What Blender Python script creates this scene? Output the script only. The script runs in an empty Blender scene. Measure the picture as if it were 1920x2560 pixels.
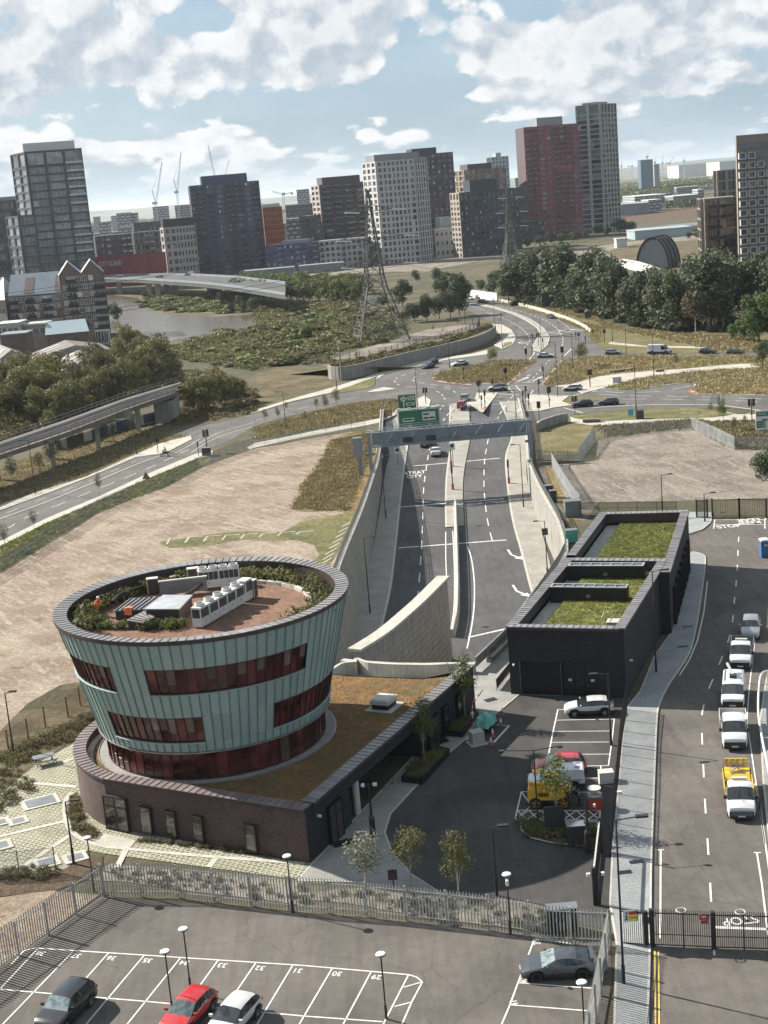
import bpy,math,random
from math import sin,cos,pi,radians,atan2,sqrt
from mathutils import Vector,Matrix
V_=Vector
from mathutils.geometry import tessellate_polygon
random.seed(7)
sc=bpy.context.scene
col=sc.collection
# -- camera
F,H,HY=3550.0,46.0,475.0
ROLL=radians(4.75)
PIT=math.atan((1280-HY)*cos(ROLL)/F)
CRo,SRo,CPi,SPi=cos(ROLL),sin(ROLL),cos(PIT),sin(PIT)
cd=bpy.data.cameras.new('camera')
cam=bpy.data.objects.new('camera',cd)
col.objects.link(cam)
cam.location=(0,0,H)
cam.rotation_euler=(Matrix.Rotation(pi/2-PIT,4,'X')@Matrix.Rotation(-ROLL,4,'Z')).to_euler()
cd.sensor_fit='HORIZONTAL'
cd.sensor_width=36.0
cd.lens=36.0*F/1920.0
cd.clip_start=.5
cd.clip_end=60000
sc.camera=cam
# -- exposure
sc.view_settings.view_transform='Standard'
sc.view_settings.look='None'
sc.view_settings.exposure=1.3
sc.view_settings.gamma=1.0
sc.view_settings.use_curve_mapping=False
# -- sun and sky
SUN=V_((-1.22,.77,1.0)).normalized()
SEL=math.asin(SUN.z)
SAZ=atan2(SUN.x,SUN.y)
sd=bpy.data.lights.new('sun','SUN')
sd.energy=5.0
sd.angle=radians(.53)
sd.color=(1.0,.94,.84)
so=bpy.data.objects.new('sun',sd)
so.rotation_euler=SUN.to_track_quat('Z','Y').to_euler()
col.objects.link(so)
world=bpy.data.worlds.new('World')
sc.world=world
world.use_nodes=True
class NT:
 """small node-expression builder"""
 def __init__(s,tree):
  s.t=tree;s.n=tree.nodes;s.l=tree.links
  s.n.clear()
 def node(s,typ,**kw):
  nd=s.n.new(typ)
  for k,v in kw.items():
   setattr(nd,k,v)
  return nd
 def put(s,sock,v):
  if v is None:return
  if hasattr(v,'links'):s.l.new(v,sock)
  elif isinstance(v,(tuple,list)):
   v=tuple(v)
   if sock.type=='RGBA' and len(v)==3:v=v+(1,)
   sock.default_value=v
  else:sock.default_value=v
 def m(s,op,a,b=None,c=None,clamp=False):
  nd=s.node('ShaderNodeMath',operation=op,use_clamp=clamp)
  s.put(nd.inputs[0],a);s.put(nd.inputs[1],b);s.put(nd.inputs[2],c)
  return nd.outputs[0]
 def vm(s,op,a,b=None):
  nd=s.node('ShaderNodeVectorMath',operation=op)
  s.put(nd.inputs[0],a);s.put(nd.inputs[1],b)
  return nd.outputs[0]
 def comb(s,x,y,z=.0):
  nd=s.node('ShaderNodeCombineXYZ')
  s.put(nd.inputs[0],x);s.put(nd.inputs[1],y);s.put(nd.inputs[2],z)
  return nd.outputs[0]
 def sep(s,v):
  nd=s.node('ShaderNodeSeparateXYZ');s.put(nd.inputs[0],v)
  return nd.outputs
 def noise(s,v,scale,det=4,rough=.55,dist=.0,dim='3D'):
  nd=s.node('ShaderNodeTexNoise',noise_dimensions=dim)
  s.put(nd.inputs['Vector'],v);nd.inputs['Scale'].default_value=scale
  nd.inputs['Detail'].default_value=det;nd.inputs['Roughness'].default_value=rough
  nd.inputs['Distortion'].default_value=dist
  return nd.outputs['Fac']
 def vor(s,v,scale,feat='F1',rand=1.0):
  nd=s.node('ShaderNodeTexVoronoi',feature=feat)
  s.put(nd.inputs['Vector'],v);nd.inputs['Scale'].default_value=scale
  nd.inputs['Randomness'].default_value=rand
  return nd
 def ss(s,v,lo,hi,a=.0,b=1.0):
  nd=s.node('ShaderNodeMapRange',interpolation_type='SMOOTHSTEP')
  s.put(nd.inputs[0],v);s.put(nd.inputs[1],lo);s.put(nd.inputs[2],hi)
  s.put(nd.inputs[3],a);s.put(nd.inputs[4],b)
  return nd.outputs[0]
 def mix(s,f,a,b,blend='MIX'):
  nd=s.node('ShaderNodeMix',data_type='RGBA',blend_type=blend)
  s.put(nd.inputs[0],f);s.put(nd.inputs[6],a);s.put(nd.inputs[7],b)
  return nd.outputs[2]
 def bump(s,h,strength=.3,dist=.05):
  nd=s.node('ShaderNodeBump');s.put(nd.inputs['Height'],h)
  nd.inputs['Strength'].default_value=strength;nd.inputs['Distance'].default_value=dist
  return nd.outputs[0]
def build_sky():
 N=NT(world.node_tree)
 tc=N.node('ShaderNodeTexCoord')
 d=tc.outputs['Generated']
 x,y,z=N.sep(d)[0:3]
 az=N.m('ARCTAN2',x,y)
 el=N.m('ARCSINE',z)
 sky=N.node('ShaderNodeTexSky',sky_type='NISHITA',sun_disc=False)
 sky.sun_elevation=SEL
 sky.sun_rotation=SAZ
 sky.altitude=40
 sky.dust_density=1.6
 sky.air_density=1.0
 sky.ozone_density=1.2
 elc=N.m('MAXIMUM',el,.0)
 hgt=N.m('MULTIPLY',N.m('LOGARITHM',N.m('ADD',elc,.035),2.718),.115)
 def dens(dx,dy):
  p=N.vm('MULTIPLY',N.comb(N.m('MULTIPLY',N.m('ADD',az,dx),.72),N.m('ADD',hgt,dy),3.7),(1.35,1.35,1))
  big=N.noise(p,9.0,2,.5)
  mid=N.noise(p,22,14,.60,.15)
  puff=N.vor(N.vm('ADD',p,N.comb(N.m('MULTIPLY',mid,.03),N.m('MULTIPLY',mid,.025),0)),46,'SMOOTH_F1')
  puff.inputs['Smoothness'].default_value=.35
  pf=N.m('SUBTRACT',.55,puff.outputs['Distance'])
  s=N.m('MULTIPLY',big,1.5)
  s=N.m('ADD',s,N.m('MULTIPLY',mid,.9))
  return N.m('ADD',s,N.m('MULTIPLY',pf,.34))
 d0=dens(.0,.0)
 d1=dens(-.008,.012)
 def bank(a,e,wa,we,k):
  u=N.m('DIVIDE',N.m('SUBTRACT',az,a),wa)
  v=N.m('DIVIDE',N.m('SUBTRACT',el,e),we)
  r=N.m('ADD',N.m('MULTIPLY',u,u),N.m('MULTIPLY',v,v))
  return N.m('MULTIPLY',N.m('POWER',2.718,N.m('MULTIPLY',r,-1.0)),k)
 add=bank(-.20,.100,.075,.030,.34)
 for b in((-.245,.085,.05,.03,.2),(-.12,.085,.04,.022,.25),(-.03,.098,.055,.028,.34),(.115,.085,.06,.018,.36),(.20,.090,.07,.022,.34),(.22,.052,.06,.010,.22),(.16,.055,.09,.006,.2),(-.05,.046,.07,.008,.18),(-.17,.040,.10,.009,.2),(.045,.082,.026,.022,-.42),(.005,.06,.03,.012,-.28),(-.09,.118,.04,.008,-.25),(.28,.112,.06,.012,-.2)):
  add=N.m('ADD',add,bank(*b))
 lift=N.ss(el,.012,.05,-.02,.0)
 t=N.m('ADD',N.m('ADD',d0,add),lift)
 cover=N.ss(t,1.21,1.31)
 thick=N.ss(t,1.25,1.95)
 lit=N.ss(N.m('SUBTRACT',d0,d1),-.15,.13)
 fine=N.noise(N.comb(az,hgt,9.1),60,6,.6)
 lit2=N.m('ADD',N.m('MULTIPLY',lit,.80),N.m('MULTIPLY',N.ss(fine,.3,.7),.38),clamp=True)
 shade=N.m('SUBTRACT',lit2,N.m('MULTIPLY',thick,.34),clamp=True)
 c_dark=(4.1,4.7,5.35)
 c_lit=(8.0,8.1,8.15)
 ccol=N.mix(shade,c_dark,c_lit)
 veil=N.ss(N.noise(N.comb(az,N.m('MULTIPLY',hgt,2.2),1.3),9,5,.6),.38,.72,.04,.34)
 base=N.mix(.7,sky.outputs[0],(2.9,4.3,5.6))
 base=N.mix(veil,base,(5.6,6.6,7.2))
 hz=N.ss(el,-.02,.05,1.0,.0)
 base=N.mix(N.m('MULTIPLY',hz,.7),base,(5.6,6.7,7.3))
 f=N.m('MULTIPLY',cover,N.ss(el,.004,.04,.3,.96))
 out=N.mix(f,base,ccol)
 bg=N.node('ShaderNodeBackground')
 bg.inputs['Strength'].default_value=.050
 N.put(bg.inputs['Color'],out)
 world.cycles.sampling_method='MANUAL'
 world.cycles.sample_map_resolution=512
 o=N.node('ShaderNodeOutputWorld')
 N.l.new(bg.outputs[0],o.inputs[0])
build_sky()
# -- surveying: photograph pixel -> point in the place
def ray(px,py):
 x=px-960.0;y=py-1280.0
 u=x*CRo-y*SRo;v=x*SRo+y*CRo
 return V_((u,F*CPi-v*SPi,-(F*SPi+v*CPi)))
def at(px,py,z=.0):
 d=ray(px,py)
 return V_((0,0,H))+d*((z-H)/d.z)
def atY(px,py,Y):
 d=ray(px,py)
 return V_((0,0,H))+d*(Y/d.y)
RA,RB,RY=.0,.060,300.0
def rz(Y):return-max(.0,min(9.4,(RY-Y)*RB))
def ramp(px,py,dz=.0):
 d=ray(px,py)
 t=(H+RY*RB-dz)/(d.y*RB-d.z)
 p=V_((0,0,H))+d*t
 if p.y>RY:p=at(px,py,dz)
 return p
class Z:
 """enlarged window of the photograph: its own pixels -> photograph pixels, or straight to the ground"""
 def __init__(s,ox,oy,k):s.o=(ox,oy,k)
 def __call__(s,x,y):return(s.o[0]+x/s.o[2],s.o[1]+y/s.o[2])
 def g(s,x,y):return at(*s(x,y))
K=1920/1659.0
def D(x,y):return(x*K,y*K)
def G(x,y,z=.0):return at(x*K,y*K,z)
def hgt(base,px,py):
 """height of the point seen at a pixel that stands over a ground point"""
 d=ray(px,py)
 t=base.xy.length/d.xy.length
 return H+d.z*t
 # -- mesh helper
class MB:
 def __init__(s):
  s.v=[];s.f=[];s.mi=[];s.uv=[];s.cur=0
 def poly(s,pts,uv=None):
  i=len(s.v);n=len(pts)
  s.v+=[tuple(p)for p in pts]
  s.f.append(tuple(range(i,i+n)));s.mi.append(s.cur)
  if uv is None:
   a,b,c=V_(pts[0]),V_(pts[1]),V_(pts[2])
   nn=(b-a).cross(c-a)
   if nn.length<1e-12:nn=V_((0,0,1))
   nn.normalize()
   if abs(nn.z)>.7:uv=[(p[0],p[1])for p in pts]
   else:
    tx,ty=-nn.y,nn.x
    l=sqrt(tx*tx+ty*ty);tx/=l;ty/=l
    uv=[(p[0]*tx+p[1]*ty,p[2])for p in pts]
  s.uv+=uv
 def box(s,x0,y0,z0,x1,y1,z1,skip=''):
  P=[(x0,y0,z0),(x1,y0,z0),(x1,y1,z0),(x0,y1,z0),(x0,y0,z1),(x1,y0,z1),(x1,y1,z1),(x0,y1,z1)]
  s.hexa(P,skip)
 def hexa(s,P,skip=''):
  for k,q in(('b',(3,2,1,0)),('t',(4,5,6,7)),('f',(0,1,5,4)),('r',(1,2,6,5)),('k',(2,3,7,6)),('l',(3,0,4,7))):
   if k not in skip:s.poly([P[i]for i in q])
 def bar(s,a,b,w,h,up=(0,0,1)):
  """box beam from a to b, width w, height h (centred)"""
  a=V_(a);b=V_(b);d=(b-a).normalized()
  u=V_(up);sd=d.cross(u)
  if sd.length<1e-4:sd=d.cross(V_((1,0,0)))
  sd.normalize();u=sd.cross(d).normalized()
  sx=sd*(w/2);ux=u*(h/2)
  s.hexa([a-sx-ux,a+sx-ux,b+sx-ux,b-sx-ux,a-sx+ux,a+sx+ux,b+sx+ux,b-sx+ux])
 def tube(s,a,b,r,n=6,r2=None,cap=True):
  a=V_(a);b=V_(b);d=(b-a).normalized()
  q=d.cross(V_((0,0,1)))
  if q.length<1e-3:q=V_((1,0,0))
  q.normalize();w=d.cross(q)
  r2=r if r2 is None else r2
  A=[a+(q*cos(2*pi*i/n)+w*sin(2*pi*i/n))*r for i in range(n)]
  B=[b+(q*cos(2*pi*i/n)+w*sin(2*pi*i/n))*r2 for i in range(n)]
  for i in range(n):
   j=(i+1)%n
   s.poly([A[i],B[i],B[j],A[j]])
  if cap:
   s.poly(A);s.poly(B[::-1])
 def path(s,pts,r,n=5):
  for a,b in zip(pts,pts[1:]):s.tube(a,b,r,n)
 def prism(s,pts,z0,z1,bottom=False,top=True):
  """pts: 2-D outline (any winding)"""
  A=sum(p[0]*q[1]-q[0]*p[1]for p,q in zip(pts,pts[1:]+pts[:1]))
  if A<0:pts=pts[::-1]
  n=len(pts)
  for i in range(n):
   p,q=pts[i],pts[(i+1)%n]
   s.poly([(p[0],p[1],z0),(q[0],q[1],z0),(q[0],q[1],z1),(p[0],p[1],z1)])
  if top:s.sheet(pts,z1)
  if bottom:s.sheet(pts,z0,True)
 def sheet(s,pts,z=.0,down=False,holes=()):
  loops=[[V_((p[0],p[1],0))for p in pts]]+[[V_((p[0],p[1],0))for p in h]for h in holes]
  flat=[p for l in loops for p in l]
  zz=z if callable(z)else(lambda x,y:z)
  for t in tessellate_polygon(loops):
   a,b,c=(flat[i]for i in t)
   k=(b-a).cross(c-a).z
   if abs(k)<1e-9:continue
   if(k<0)!=down:b,c=c,b
   s.poly([(q.x,q.y,zz(q.x,q.y))for q in(a,b,c)])
 def lathe(s,prof,n=12,c=(0,0),a0=.0,a1=2*pi):
  full=abs(a1-a0-2*pi)<1e-6
  for k in range(n):
   t0=a0+(a1-a0)*k/n;t1=a0+(a1-a0)*(k+1)/n
   for(r0,z0),(r1,z1)in zip(prof,prof[1:]):
    P=[(c[0]+r0*cos(t0),c[1]+r0*sin(t0),z0),(c[0]+r0*cos(t1),c[1]+r0*sin(t1),z0),(c[0]+r1*cos(t1),c[1]+r1*sin(t1),z1),(c[0]+r1*cos(t0),c[1]+r1*sin(t0),z1)]
    R=max(r0,r1)
    u=[(R*t0,z0),(R*t1,z0),(R*t1,z1),(R*t0,z1)]
    if r0<1e-6:P=P[1:];u=u[1:]
    elif r1<1e-6:P=P[:3];u=u[:3]
    s.poly(P,u)
 def ball(s,c,r,n=8,m=5,sz=1.0):
  prof=[(r*sin(pi*k/m),c[2]-r*sz*cos(pi*k/m))for k in range(m+1)]
  prof[0]=(0,prof[0][1]);prof[-1]=(0,prof[-1][1])
  s.lathe(prof,n,(c[0],c[1]))
 def mesh(s,name,mats,off=(0,0,0),smooth=False):
  me=bpy.data.meshes.new(name)
  ox,oy,oz=off
  me.from_pydata([(a-ox,b-oy,c-oz)for a,b,c in s.v],[],s.f)
  if not isinstance(mats,(list,tuple)):mats=[mats]
  for mm in mats:me.materials.append(mm)
  me.polygons.foreach_set('material_index',s.mi)
  ul=me.uv_layers.new(name='uv')
  ul.data.foreach_set('uv',[c for p in s.uv for c in p])
  if smooth:me.polygons.foreach_set('use_smooth',[True]*len(s.f))
  me.update()
  return me
 def bd(s,name,mats,parent=None,world=True,smooth=False):
  off=parent.location if(parent is not None and world)else(0,0,0)
  if parent is not None and parent.parent is not None and world:off=V_(off)+parent.parent.location
  me=s.mesh(name,mats,off,smooth)
  return obj(name,me,parent)
def obj(name,me,parent=None,loc=None,rotz=None):
 o=bpy.data.objects.new(name,me)
 col.objects.link(o)
 if parent is not None:o.parent=parent
 if loc is not None:o.location=loc
 if rotz is not None:o.rotation_euler=(0,0,rotz)
 return o
def weld(o,dist=1e-4,smooth_deg=None):
 import bmesh
 bm=bmesh.new();bm.from_mesh(o.data)
 bmesh.ops.remove_doubles(bm,verts=bm.verts,dist=dist)
 bmesh.ops.recalc_face_normals(bm,faces=bm.faces)
 bm.to_mesh(o.data);bm.free()
 if smooth_deg:
  o.data.polygons.foreach_set('use_smooth',[True]*len(o.data.polygons))
  o.data.set_sharp_from_angle(angle=radians(smooth_deg))
 return o
def tag(o,label=None,cat=None,group=None,kind=None):
 if label:o['label']=label
 if cat:o['category']=cat
 if group:o['group']=group
 if kind:o['kind']=kind
 return o
def thing(name,label,cat,loc=(0,0,0),rz=.0,group=None):
 o=bpy.data.objects.new(name,None)
 col.objects.link(o)
 o.location=loc;o.rotation_euler=(0,0,rz)
 o.empty_display_size=.3
 return tag(o,label,cat,group)
def dup(root,loc,rz=.0,label=None,group=None,scale=None):
 c=root.copy();col.objects.link(c)
 c.location=loc;c.rotation_euler=(0,0,rz)
 if scale:c.scale=scale if isinstance(scale,tuple)else(scale,)*3
 if label:c['label']=label
 if group:c['group']=group
 for ch in KIDS.get(root.name,()):
  a=ch.copy();col.objects.link(a);a.parent=c
  for g in KIDS.get(ch.name,()):
   b=g.copy();col.objects.link(b);b.parent=a
 return c
KIDS={}
def kids(root):
 """remember a finished thing's parts so copies are quick"""
 for o in root.children:
  KIDS.setdefault(root.name,[]).append(o)
  for g in o.children:KIDS.setdefault(o.name,[]).append(g)
 return root
def struct(name,mb,m,label=None):
 o=mb.bd(name,m)
 o['kind']='structure'
 if label:o['label']=label
 return o
def arc(c,r,a0,a1,n):
 return[(c[0]+r*cos(a0+(a1-a0)*i/n),c[1]+r*sin(a0+(a1-a0)*i/n))for i in range(n+1)]
def smln(pts,per=6):
 """Catmull-Rom through points"""
 P=[V_(p)for p in pts]
 if len(P)<3:return P
 out=[]
 for i in range(len(P)-1):
  a=P[max(i-1,0)];b=P[i];c=P[i+1];d=P[min(i+2,len(P)-1)]
  for k in range(per):
   t=k/per
   out.append(.5*((2*b)+(c-a)*t+(2*a-5*b+4*c-d)*t*t+(3*b-a-3*c+d)*t**3))
 out.append(P[-1])
 return out
def resam(P,step):
 P=[V_(p)for p in P]
 out=[P[0].copy()];need=step
 for a,b in zip(P,P[1:]):
  L=(b-a).length;pos=.0
  while L-pos>=need:
   pos+=need;out.append(a.lerp(b,pos/L));need=step
  need-=L-pos
 return out
def offset(P,d):
 """shift a polyline sideways (to its left for d > 0)"""
 out=[]
 for i,p in enumerate(P):
  a=P[max(i-1,0)];b=P[min(i+1,len(P)-1)]
  t=(V_(b)-V_(a));t.z=0;t.normalize()
  out.append(V_(p)+V_((-t.y,t.x,0))*d)
 return out
def ribbon(mb,P,w,z=None):
 A=offset(P,w/2);B=offset(P,-w/2)
 for i in range(len(P)-1):
  q=[B[i],B[i+1],A[i+1],A[i]]
  if z is not None:q=[V_((p.x,p.y,z))for p in q]
  mb.poly(q)
def dashes(mb,P,w,dash,gap,z=None):
 P=resam(P,.5)
 n=max(1,int(dash/.5));g=max(1,int(gap/.5))
 i=0
 while i+1<len(P):
  ribbon(mb,P[i:i+n+1],w,z)
  i+=n+g
  # -- materials
class MS_(dict):
 __getattr__=dict.__getitem__
M_=MS_()
def Q_(k,n,m,r,*a,w=False,**q):
 mb=MB();getattr(mb,k)(*a,**q);return mb.bd(n,M_[m],r,w)
def Q1_(k,n,m,r,*a,**q):return Q_(k,n,m,r,*a,w=True,**q)
def newmat(name):
 m=bpy.data.materials.new(name);m.use_nodes=True
 N=NT(m.node_tree)
 b=N.node('ShaderNodeBsdfPrincipled')
 o=N.node('ShaderNodeOutputMaterial')
 N.l.new(b.outputs[0],o.inputs[0])
 return m,N,b
def pos(N):return N.node('ShaderNodeNewGeometry').outputs['Position']
def uvn(N):return N.node('ShaderNodeUVMap',uv_map='uv').outputs[0]
def rnd(N):return N.node('ShaderNodeObjectInfo').outputs['Random']
def mat(name,c,rough=.75,metal=.0,var=.12,scale=1.5,bump=.0,bscale=12.0,rv=.0,spec=.5,c2=None,fine=.0,obj_space=False,trans=.0,coat=.0):
 """plain weathered surface: base colour varied by noise, optional per-object variation rv"""
 m,N,b=newmat(name)
 p=N.node('ShaderNodeTexCoord').outputs['Object']if obj_space else pos(N)
 col_=None
 if c2 is None:c2=tuple(x*(1-var)for x in c)
 c1=tuple(min(1,x*(1+var*.6))for x in c)if c2[0]==c[0]*(1-var)else c
 f=N.ss(N.noise(p,scale,5,.6),.32,.68)
 col_=N.mix(f,c1,c2)
 if fine:
  g=N.ss(N.noise(p,scale*22,3,.6),.3,.7,1-fine,1+fine)
  col_=N.mix(1.0,col_,N.comb(g,g,g),'MULTIPLY')
 if rv:
  g=N.ss(rnd(N),0,1,1-rv,1+rv)
  col_=N.mix(1.0,col_,N.comb(g,g,g),'MULTIPLY')
 N.put(b.inputs['Base Color'],col_)
 b.inputs['Roughness'].default_value=rough
 b.inputs['Metallic'].default_value=metal
 b.inputs['Specular IOR Level'].default_value=spec
 if coat:
  b.inputs['Coat Weight'].default_value=coat;b.inputs['Coat Roughness'].default_value=.06
 if bump:N.put(b.inputs['Normal'],N.bump(N.noise(p,bscale,4,.6),bump,.05))
 M_[name]=m
 return m
def asphalt(name,c,patch=.25,scale=.12):
 m,N,b=newmat(name)
 p=pos(N)
 big=N.ss(N.noise(p,scale,3,.55,.6),.3,.7,1-patch,1+patch*.5)
 mid=N.ss(N.noise(p,1.1,4,.65),.3,.72,.90,1.08)
 grit=N.ss(N.noise(p,26,2,.6),.25,.75,.82,1.18)
 st=N.ss(N.noise(N.vm('MULTIPLY',p,(1.0,.09,1.0)),1.4,3,.6),.40,.66,1.06,.90)
 pt_=N.vor(N.vm('MULTIPLY',p,(1,.6,1)),.11,'F1').outputs['Color']
 pch=N.ss(N.sep(pt_)[0],.80,.81,1.0,.86)
 crack=N.vor(N.vm('ADD',p,N.comb(N.noise(p,.7,3),N.noise(p,.9,3),0)),.16,'DISTANCE_TO_EDGE').outputs['Distance']
 cr_=N.ss(crack,.0,.012,.80,1.0)
 g=N.m('MULTIPLY',N.m('MULTIPLY',big,mid),N.m('MULTIPLY',grit,N.m('MULTIPLY',st,cr_)))
 oil=N.ss(N.noise(p,.55,4,.7,.8),.66,.8,1.0,.78)
 g=N.m('MULTIPLY',g,N.m('MULTIPLY',oil,pch))
 N.put(b.inputs['Base Color'],N.mix(1.0,c,N.comb(g,g,g),'MULTIPLY'))
 b.inputs['Roughness'].default_value=.88
 b.inputs['Specular IOR Level'].default_value=.3
 N.put(b.inputs['Normal'],N.bump(N.noise(p,40,2,.6),.35,.01))
 M_[name]=m
 return m
def brick(name,c,c2,mortar,bw=.225,bh=.075,rough=.8):
 m,N,b=newmat(name)
 u=uvn(N)
 t=N.node('ShaderNodeTexBrick')
 N.put(t.inputs['Vector'],u)
 t.inputs['Color1'].default_value=c+(1,);t.inputs['Color2'].default_value=c2+(1,)
 t.inputs['Mortar'].default_value=mortar+(1,)
 t.inputs['Scale'].default_value=1.0
 t.inputs['Brick Width'].default_value=bw;t.inputs['Row Height'].default_value=bh
 t.inputs['Mortar Size'].default_value=bh*.16;t.inputs['Mortar Smooth'].default_value=.2
 g=N.ss(N.noise(pos(N),.5,5,.6),.3,.7,.82,1.12)
 N.put(b.inputs['Base Color'],N.mix(1.0,t.outputs[0],N.comb(g,g,g),'MULTIPLY'))
 b.inputs['Roughness'].default_value=rough
 N.put(b.inputs['Normal'],N.bump(N.m('SUBTRACT',1.0,t.outputs[1]),.6,.02))
 M_[name]=m
 return m
def ground(name,cols,scale=.05,bumpy=.5,tracks=None,stones=.0):
 """mottled soil or turf from several colours"""
 m,N,b=newmat(name)
 p=pos(N)
 w=N.vm('ADD',p,N.comb(N.m('MULTIPLY',N.noise(p,scale*2,3),8),N.m('MULTIPLY',N.noise(N.vm('ADD',p,(31,7,0)),scale*2,3),8),0))
 col_=cols[0]
 for i,c in enumerate(cols[1:]):
  f=N.ss(N.noise(N.vm('ADD',w,(i*37.0,i*11.0,0)),scale*(1+i*1.7),6,.65),.44,.60)
  col_=N.mix(N.m('MULTIPLY',f,.85),col_,c)
 if tracks:
  a,ccol=tracks
  q=N.comb(N.m('ADD',N.m('MULTIPLY',N.sep(p)[0],cos(a)),N.m('MULTIPLY',N.sep(p)[1],sin(a))),N.m('MULTIPLY',N.m('SUBTRACT',N.m('MULTIPLY',N.sep(p)[1],cos(a)),N.m('MULTIPLY',N.sep(p)[0],sin(a))),.14))
  f=N.ss(N.noise(q,1.0,8,.70,.5),.50,.62,0,.8)
  col_=N.mix(f,col_,ccol)
 fine=N.ss(N.noise(p,1.6,6,.72),.28,.72,.70,1.24)
 gr=N.ss(N.noise(p,9,4,.7),.3,.7,.78,1.2)
 g=N.m('MULTIPLY',fine,gr)
 col_=N.mix(1.0,col_,N.comb(g,g,g),'MULTIPLY')
 if tracks:
  rut=N.ss(N.noise(N.vm('MULTIPLY',q,(.5,3.2,1)),.8,5,.7,.8),.60,.66,1.0,.70)
  col_=N.mix(1.0,col_,N.comb(rut,rut,rut),'MULTIPLY')
 N.put(b.inputs['Base Color'],col_)
 b.inputs['Roughness'].default_value=.95
 b.inputs['Specular IOR Level'].default_value=.15
 h=N.m('ADD',N.m('MULTIPLY',N.noise(p,1.6,6,.7),1.0),N.m('MULTIPLY',N.noise(p,9,3,.7),.35))
 N.put(b.inputs['Normal'],N.bump(h,bumpy,.35))
 M_[name]=m
 return m
def concrete(name,c,board=None,stain=.3,joints=None):
 """cast concrete: water streaks run down, board/diamond formliner optional, pour joints"""
 m,N,b=newmat(name)
 p=pos(N);u=uvn(N)
 streak=N.ss(N.noise(N.vm('MULTIPLY',u,(1.0,.08,1.0)),1.6,5,.65),.35,.75,1.06,1-stain)
 mott=N.ss(N.noise(p,.7,5,.6),.3,.7,.88,1.08)
 g=N.m('MULTIPLY',streak,mott)
 if joints:
  s=N.sep(u)
  jx=N.m('ABSOLUTE',N.m('SUBTRACT',N.m('FRACT',N.m('DIVIDE',s[0],joints[0])),.5))
  g=N.m('MULTIPLY',g,N.ss(jx,.488,.496,1.0,.62))
  if len(joints)>1:
   jy=N.m('ABSOLUTE',N.m('SUBTRACT',N.m('FRACT',N.m('DIVIDE',s[1],joints[1])),.5))
   g=N.m('MULTIPLY',g,N.ss(jy,.48,.492,1.0,.74))
 N.put(b.inputs['Base Color'],N.mix(1.0,c,N.comb(g,g,g),'MULTIPLY'))
 b.inputs['Roughness'].default_value=.85
 b.inputs['Specular IOR Level'].default_value=.3
 h=N.noise(p,14,3,.6)
 if board:
  s=N.sep(u)
  a1=N.m('SINE',N.m('MULTIPLY',N.m('ADD',s[0],N.m('MULTIPLY',s[1],.8)),board))
  a2=N.m('SINE',N.m('MULTIPLY',N.m('SUBTRACT',s[0],N.m('MULTIPLY',s[1],.8)),board))
  h=N.m('ADD',N.m('MULTIPLY',N.m('MULTIPLY',a1,a2),1.6),N.m('MULTIPLY',h,.4))
  N.put(b.inputs['Normal'],N.bump(h,.55,.06))
 else:N.put(b.inputs['Normal'],N.bump(h,.25,.02))
 M_[name]=m
 return m
def paving(name,c,c2,lw,lh,joint,rough=.85,jw=.03):
 m,N,b=newmat(name)
 p=pos(N)
 t=N.node('ShaderNodeTexBrick')
 N.put(t.inputs['Vector'],uvn(N))
 t.inputs['Color1'].default_value=c+(1,);t.inputs['Color2'].default_value=c2+(1,);t.inputs['Mortar'].default_value=joint+(1,)
 t.inputs['Scale'].default_value=1;t.inputs['Brick Width'].default_value=lw;t.inputs['Row Height'].default_value=lh
 t.inputs['Mortar Size'].default_value=jw
 g=N.m('MULTIPLY',N.ss(N.noise(p,.35,4,.6),.3,.7,.84,1.1),N.ss(N.noise(p,7,3,.6),.3,.7,.9,1.08))
 N.put(b.inputs['Base Color'],N.mix(1.0,t.outputs[0],N.comb(g,g,g),'MULTIPLY'))
 b.inputs['Roughness'].default_value=rough
 N.put(b.inputs['Normal'],N.bump(N.m('SUBTRACT',1.0,t.outputs[1]),.4,.01))
 M_[name]=m
 return m
def leafmat(name,c,c2,var=.35):
 m,N,b=newmat(name)
 p=pos(N)
 f=N.ss(N.noise(p,.45,3,.6),.35,.66)
 col_=N.mix(f,c,c2)
 g=N.ss(N.noise(p,3.5,3,.7),.3,.7,1-var,1+var)
 r=N.ss(rnd(N),0,1,.78,1.2)
 g=N.m('MULTIPLY',g,r)
 col_=N.mix(1.0,col_,N.comb(g,g,g),'MULTIPLY')
 N.put(b.inputs['Base Color'],col_)
 b.inputs['Roughness'].default_value=.6
 b.inputs['Specular IOR Level'].default_value=.25
 tr=N.node('ShaderNodeBsdfTranslucent')
 N.put(tr.inputs[0],col_)
 mx=N.node('ShaderNodeMixShader');mx.inputs[0].default_value=.28
 N.l.new(b.outputs[0],mx.inputs[1]);N.l.new(tr.outputs[0],mx.inputs[2])
 o=[n for n in N.n if n.type=='OUTPUT_MATERIAL'][0]
 N.l.new(mx.outputs[0],o.inputs[0])
 M_[name]=m
 return m
def glass(name,c,rough=.08,var=.5,scale=.35,spec=.6):
 """building glass seen from outside: dark room behind, reflective front"""
 m,N,b=newmat(name)
 f=N.ss(N.noise(pos(N),scale,3,.6),.4,.6,1-var,1+var)
 g=N.m('MULTIPLY',f,N.ss(rnd(N),0,1,.55,1.5))
 N.put(b.inputs['Base Color'],N.mix(1.0,c,N.comb(g,g,g),'MULTIPLY'))
 b.inputs['Roughness'].default_value=rough
 b.inputs['Specular IOR Level'].default_value=spec
 b.inputs['IOR'].default_value=1.55
 M_[name]=m
 return m
asphalt('car_park_asphalt',(.095,.085,.076),.22)
asphalt('yard_asphalt',(.050,.048,.046),.3)
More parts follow.
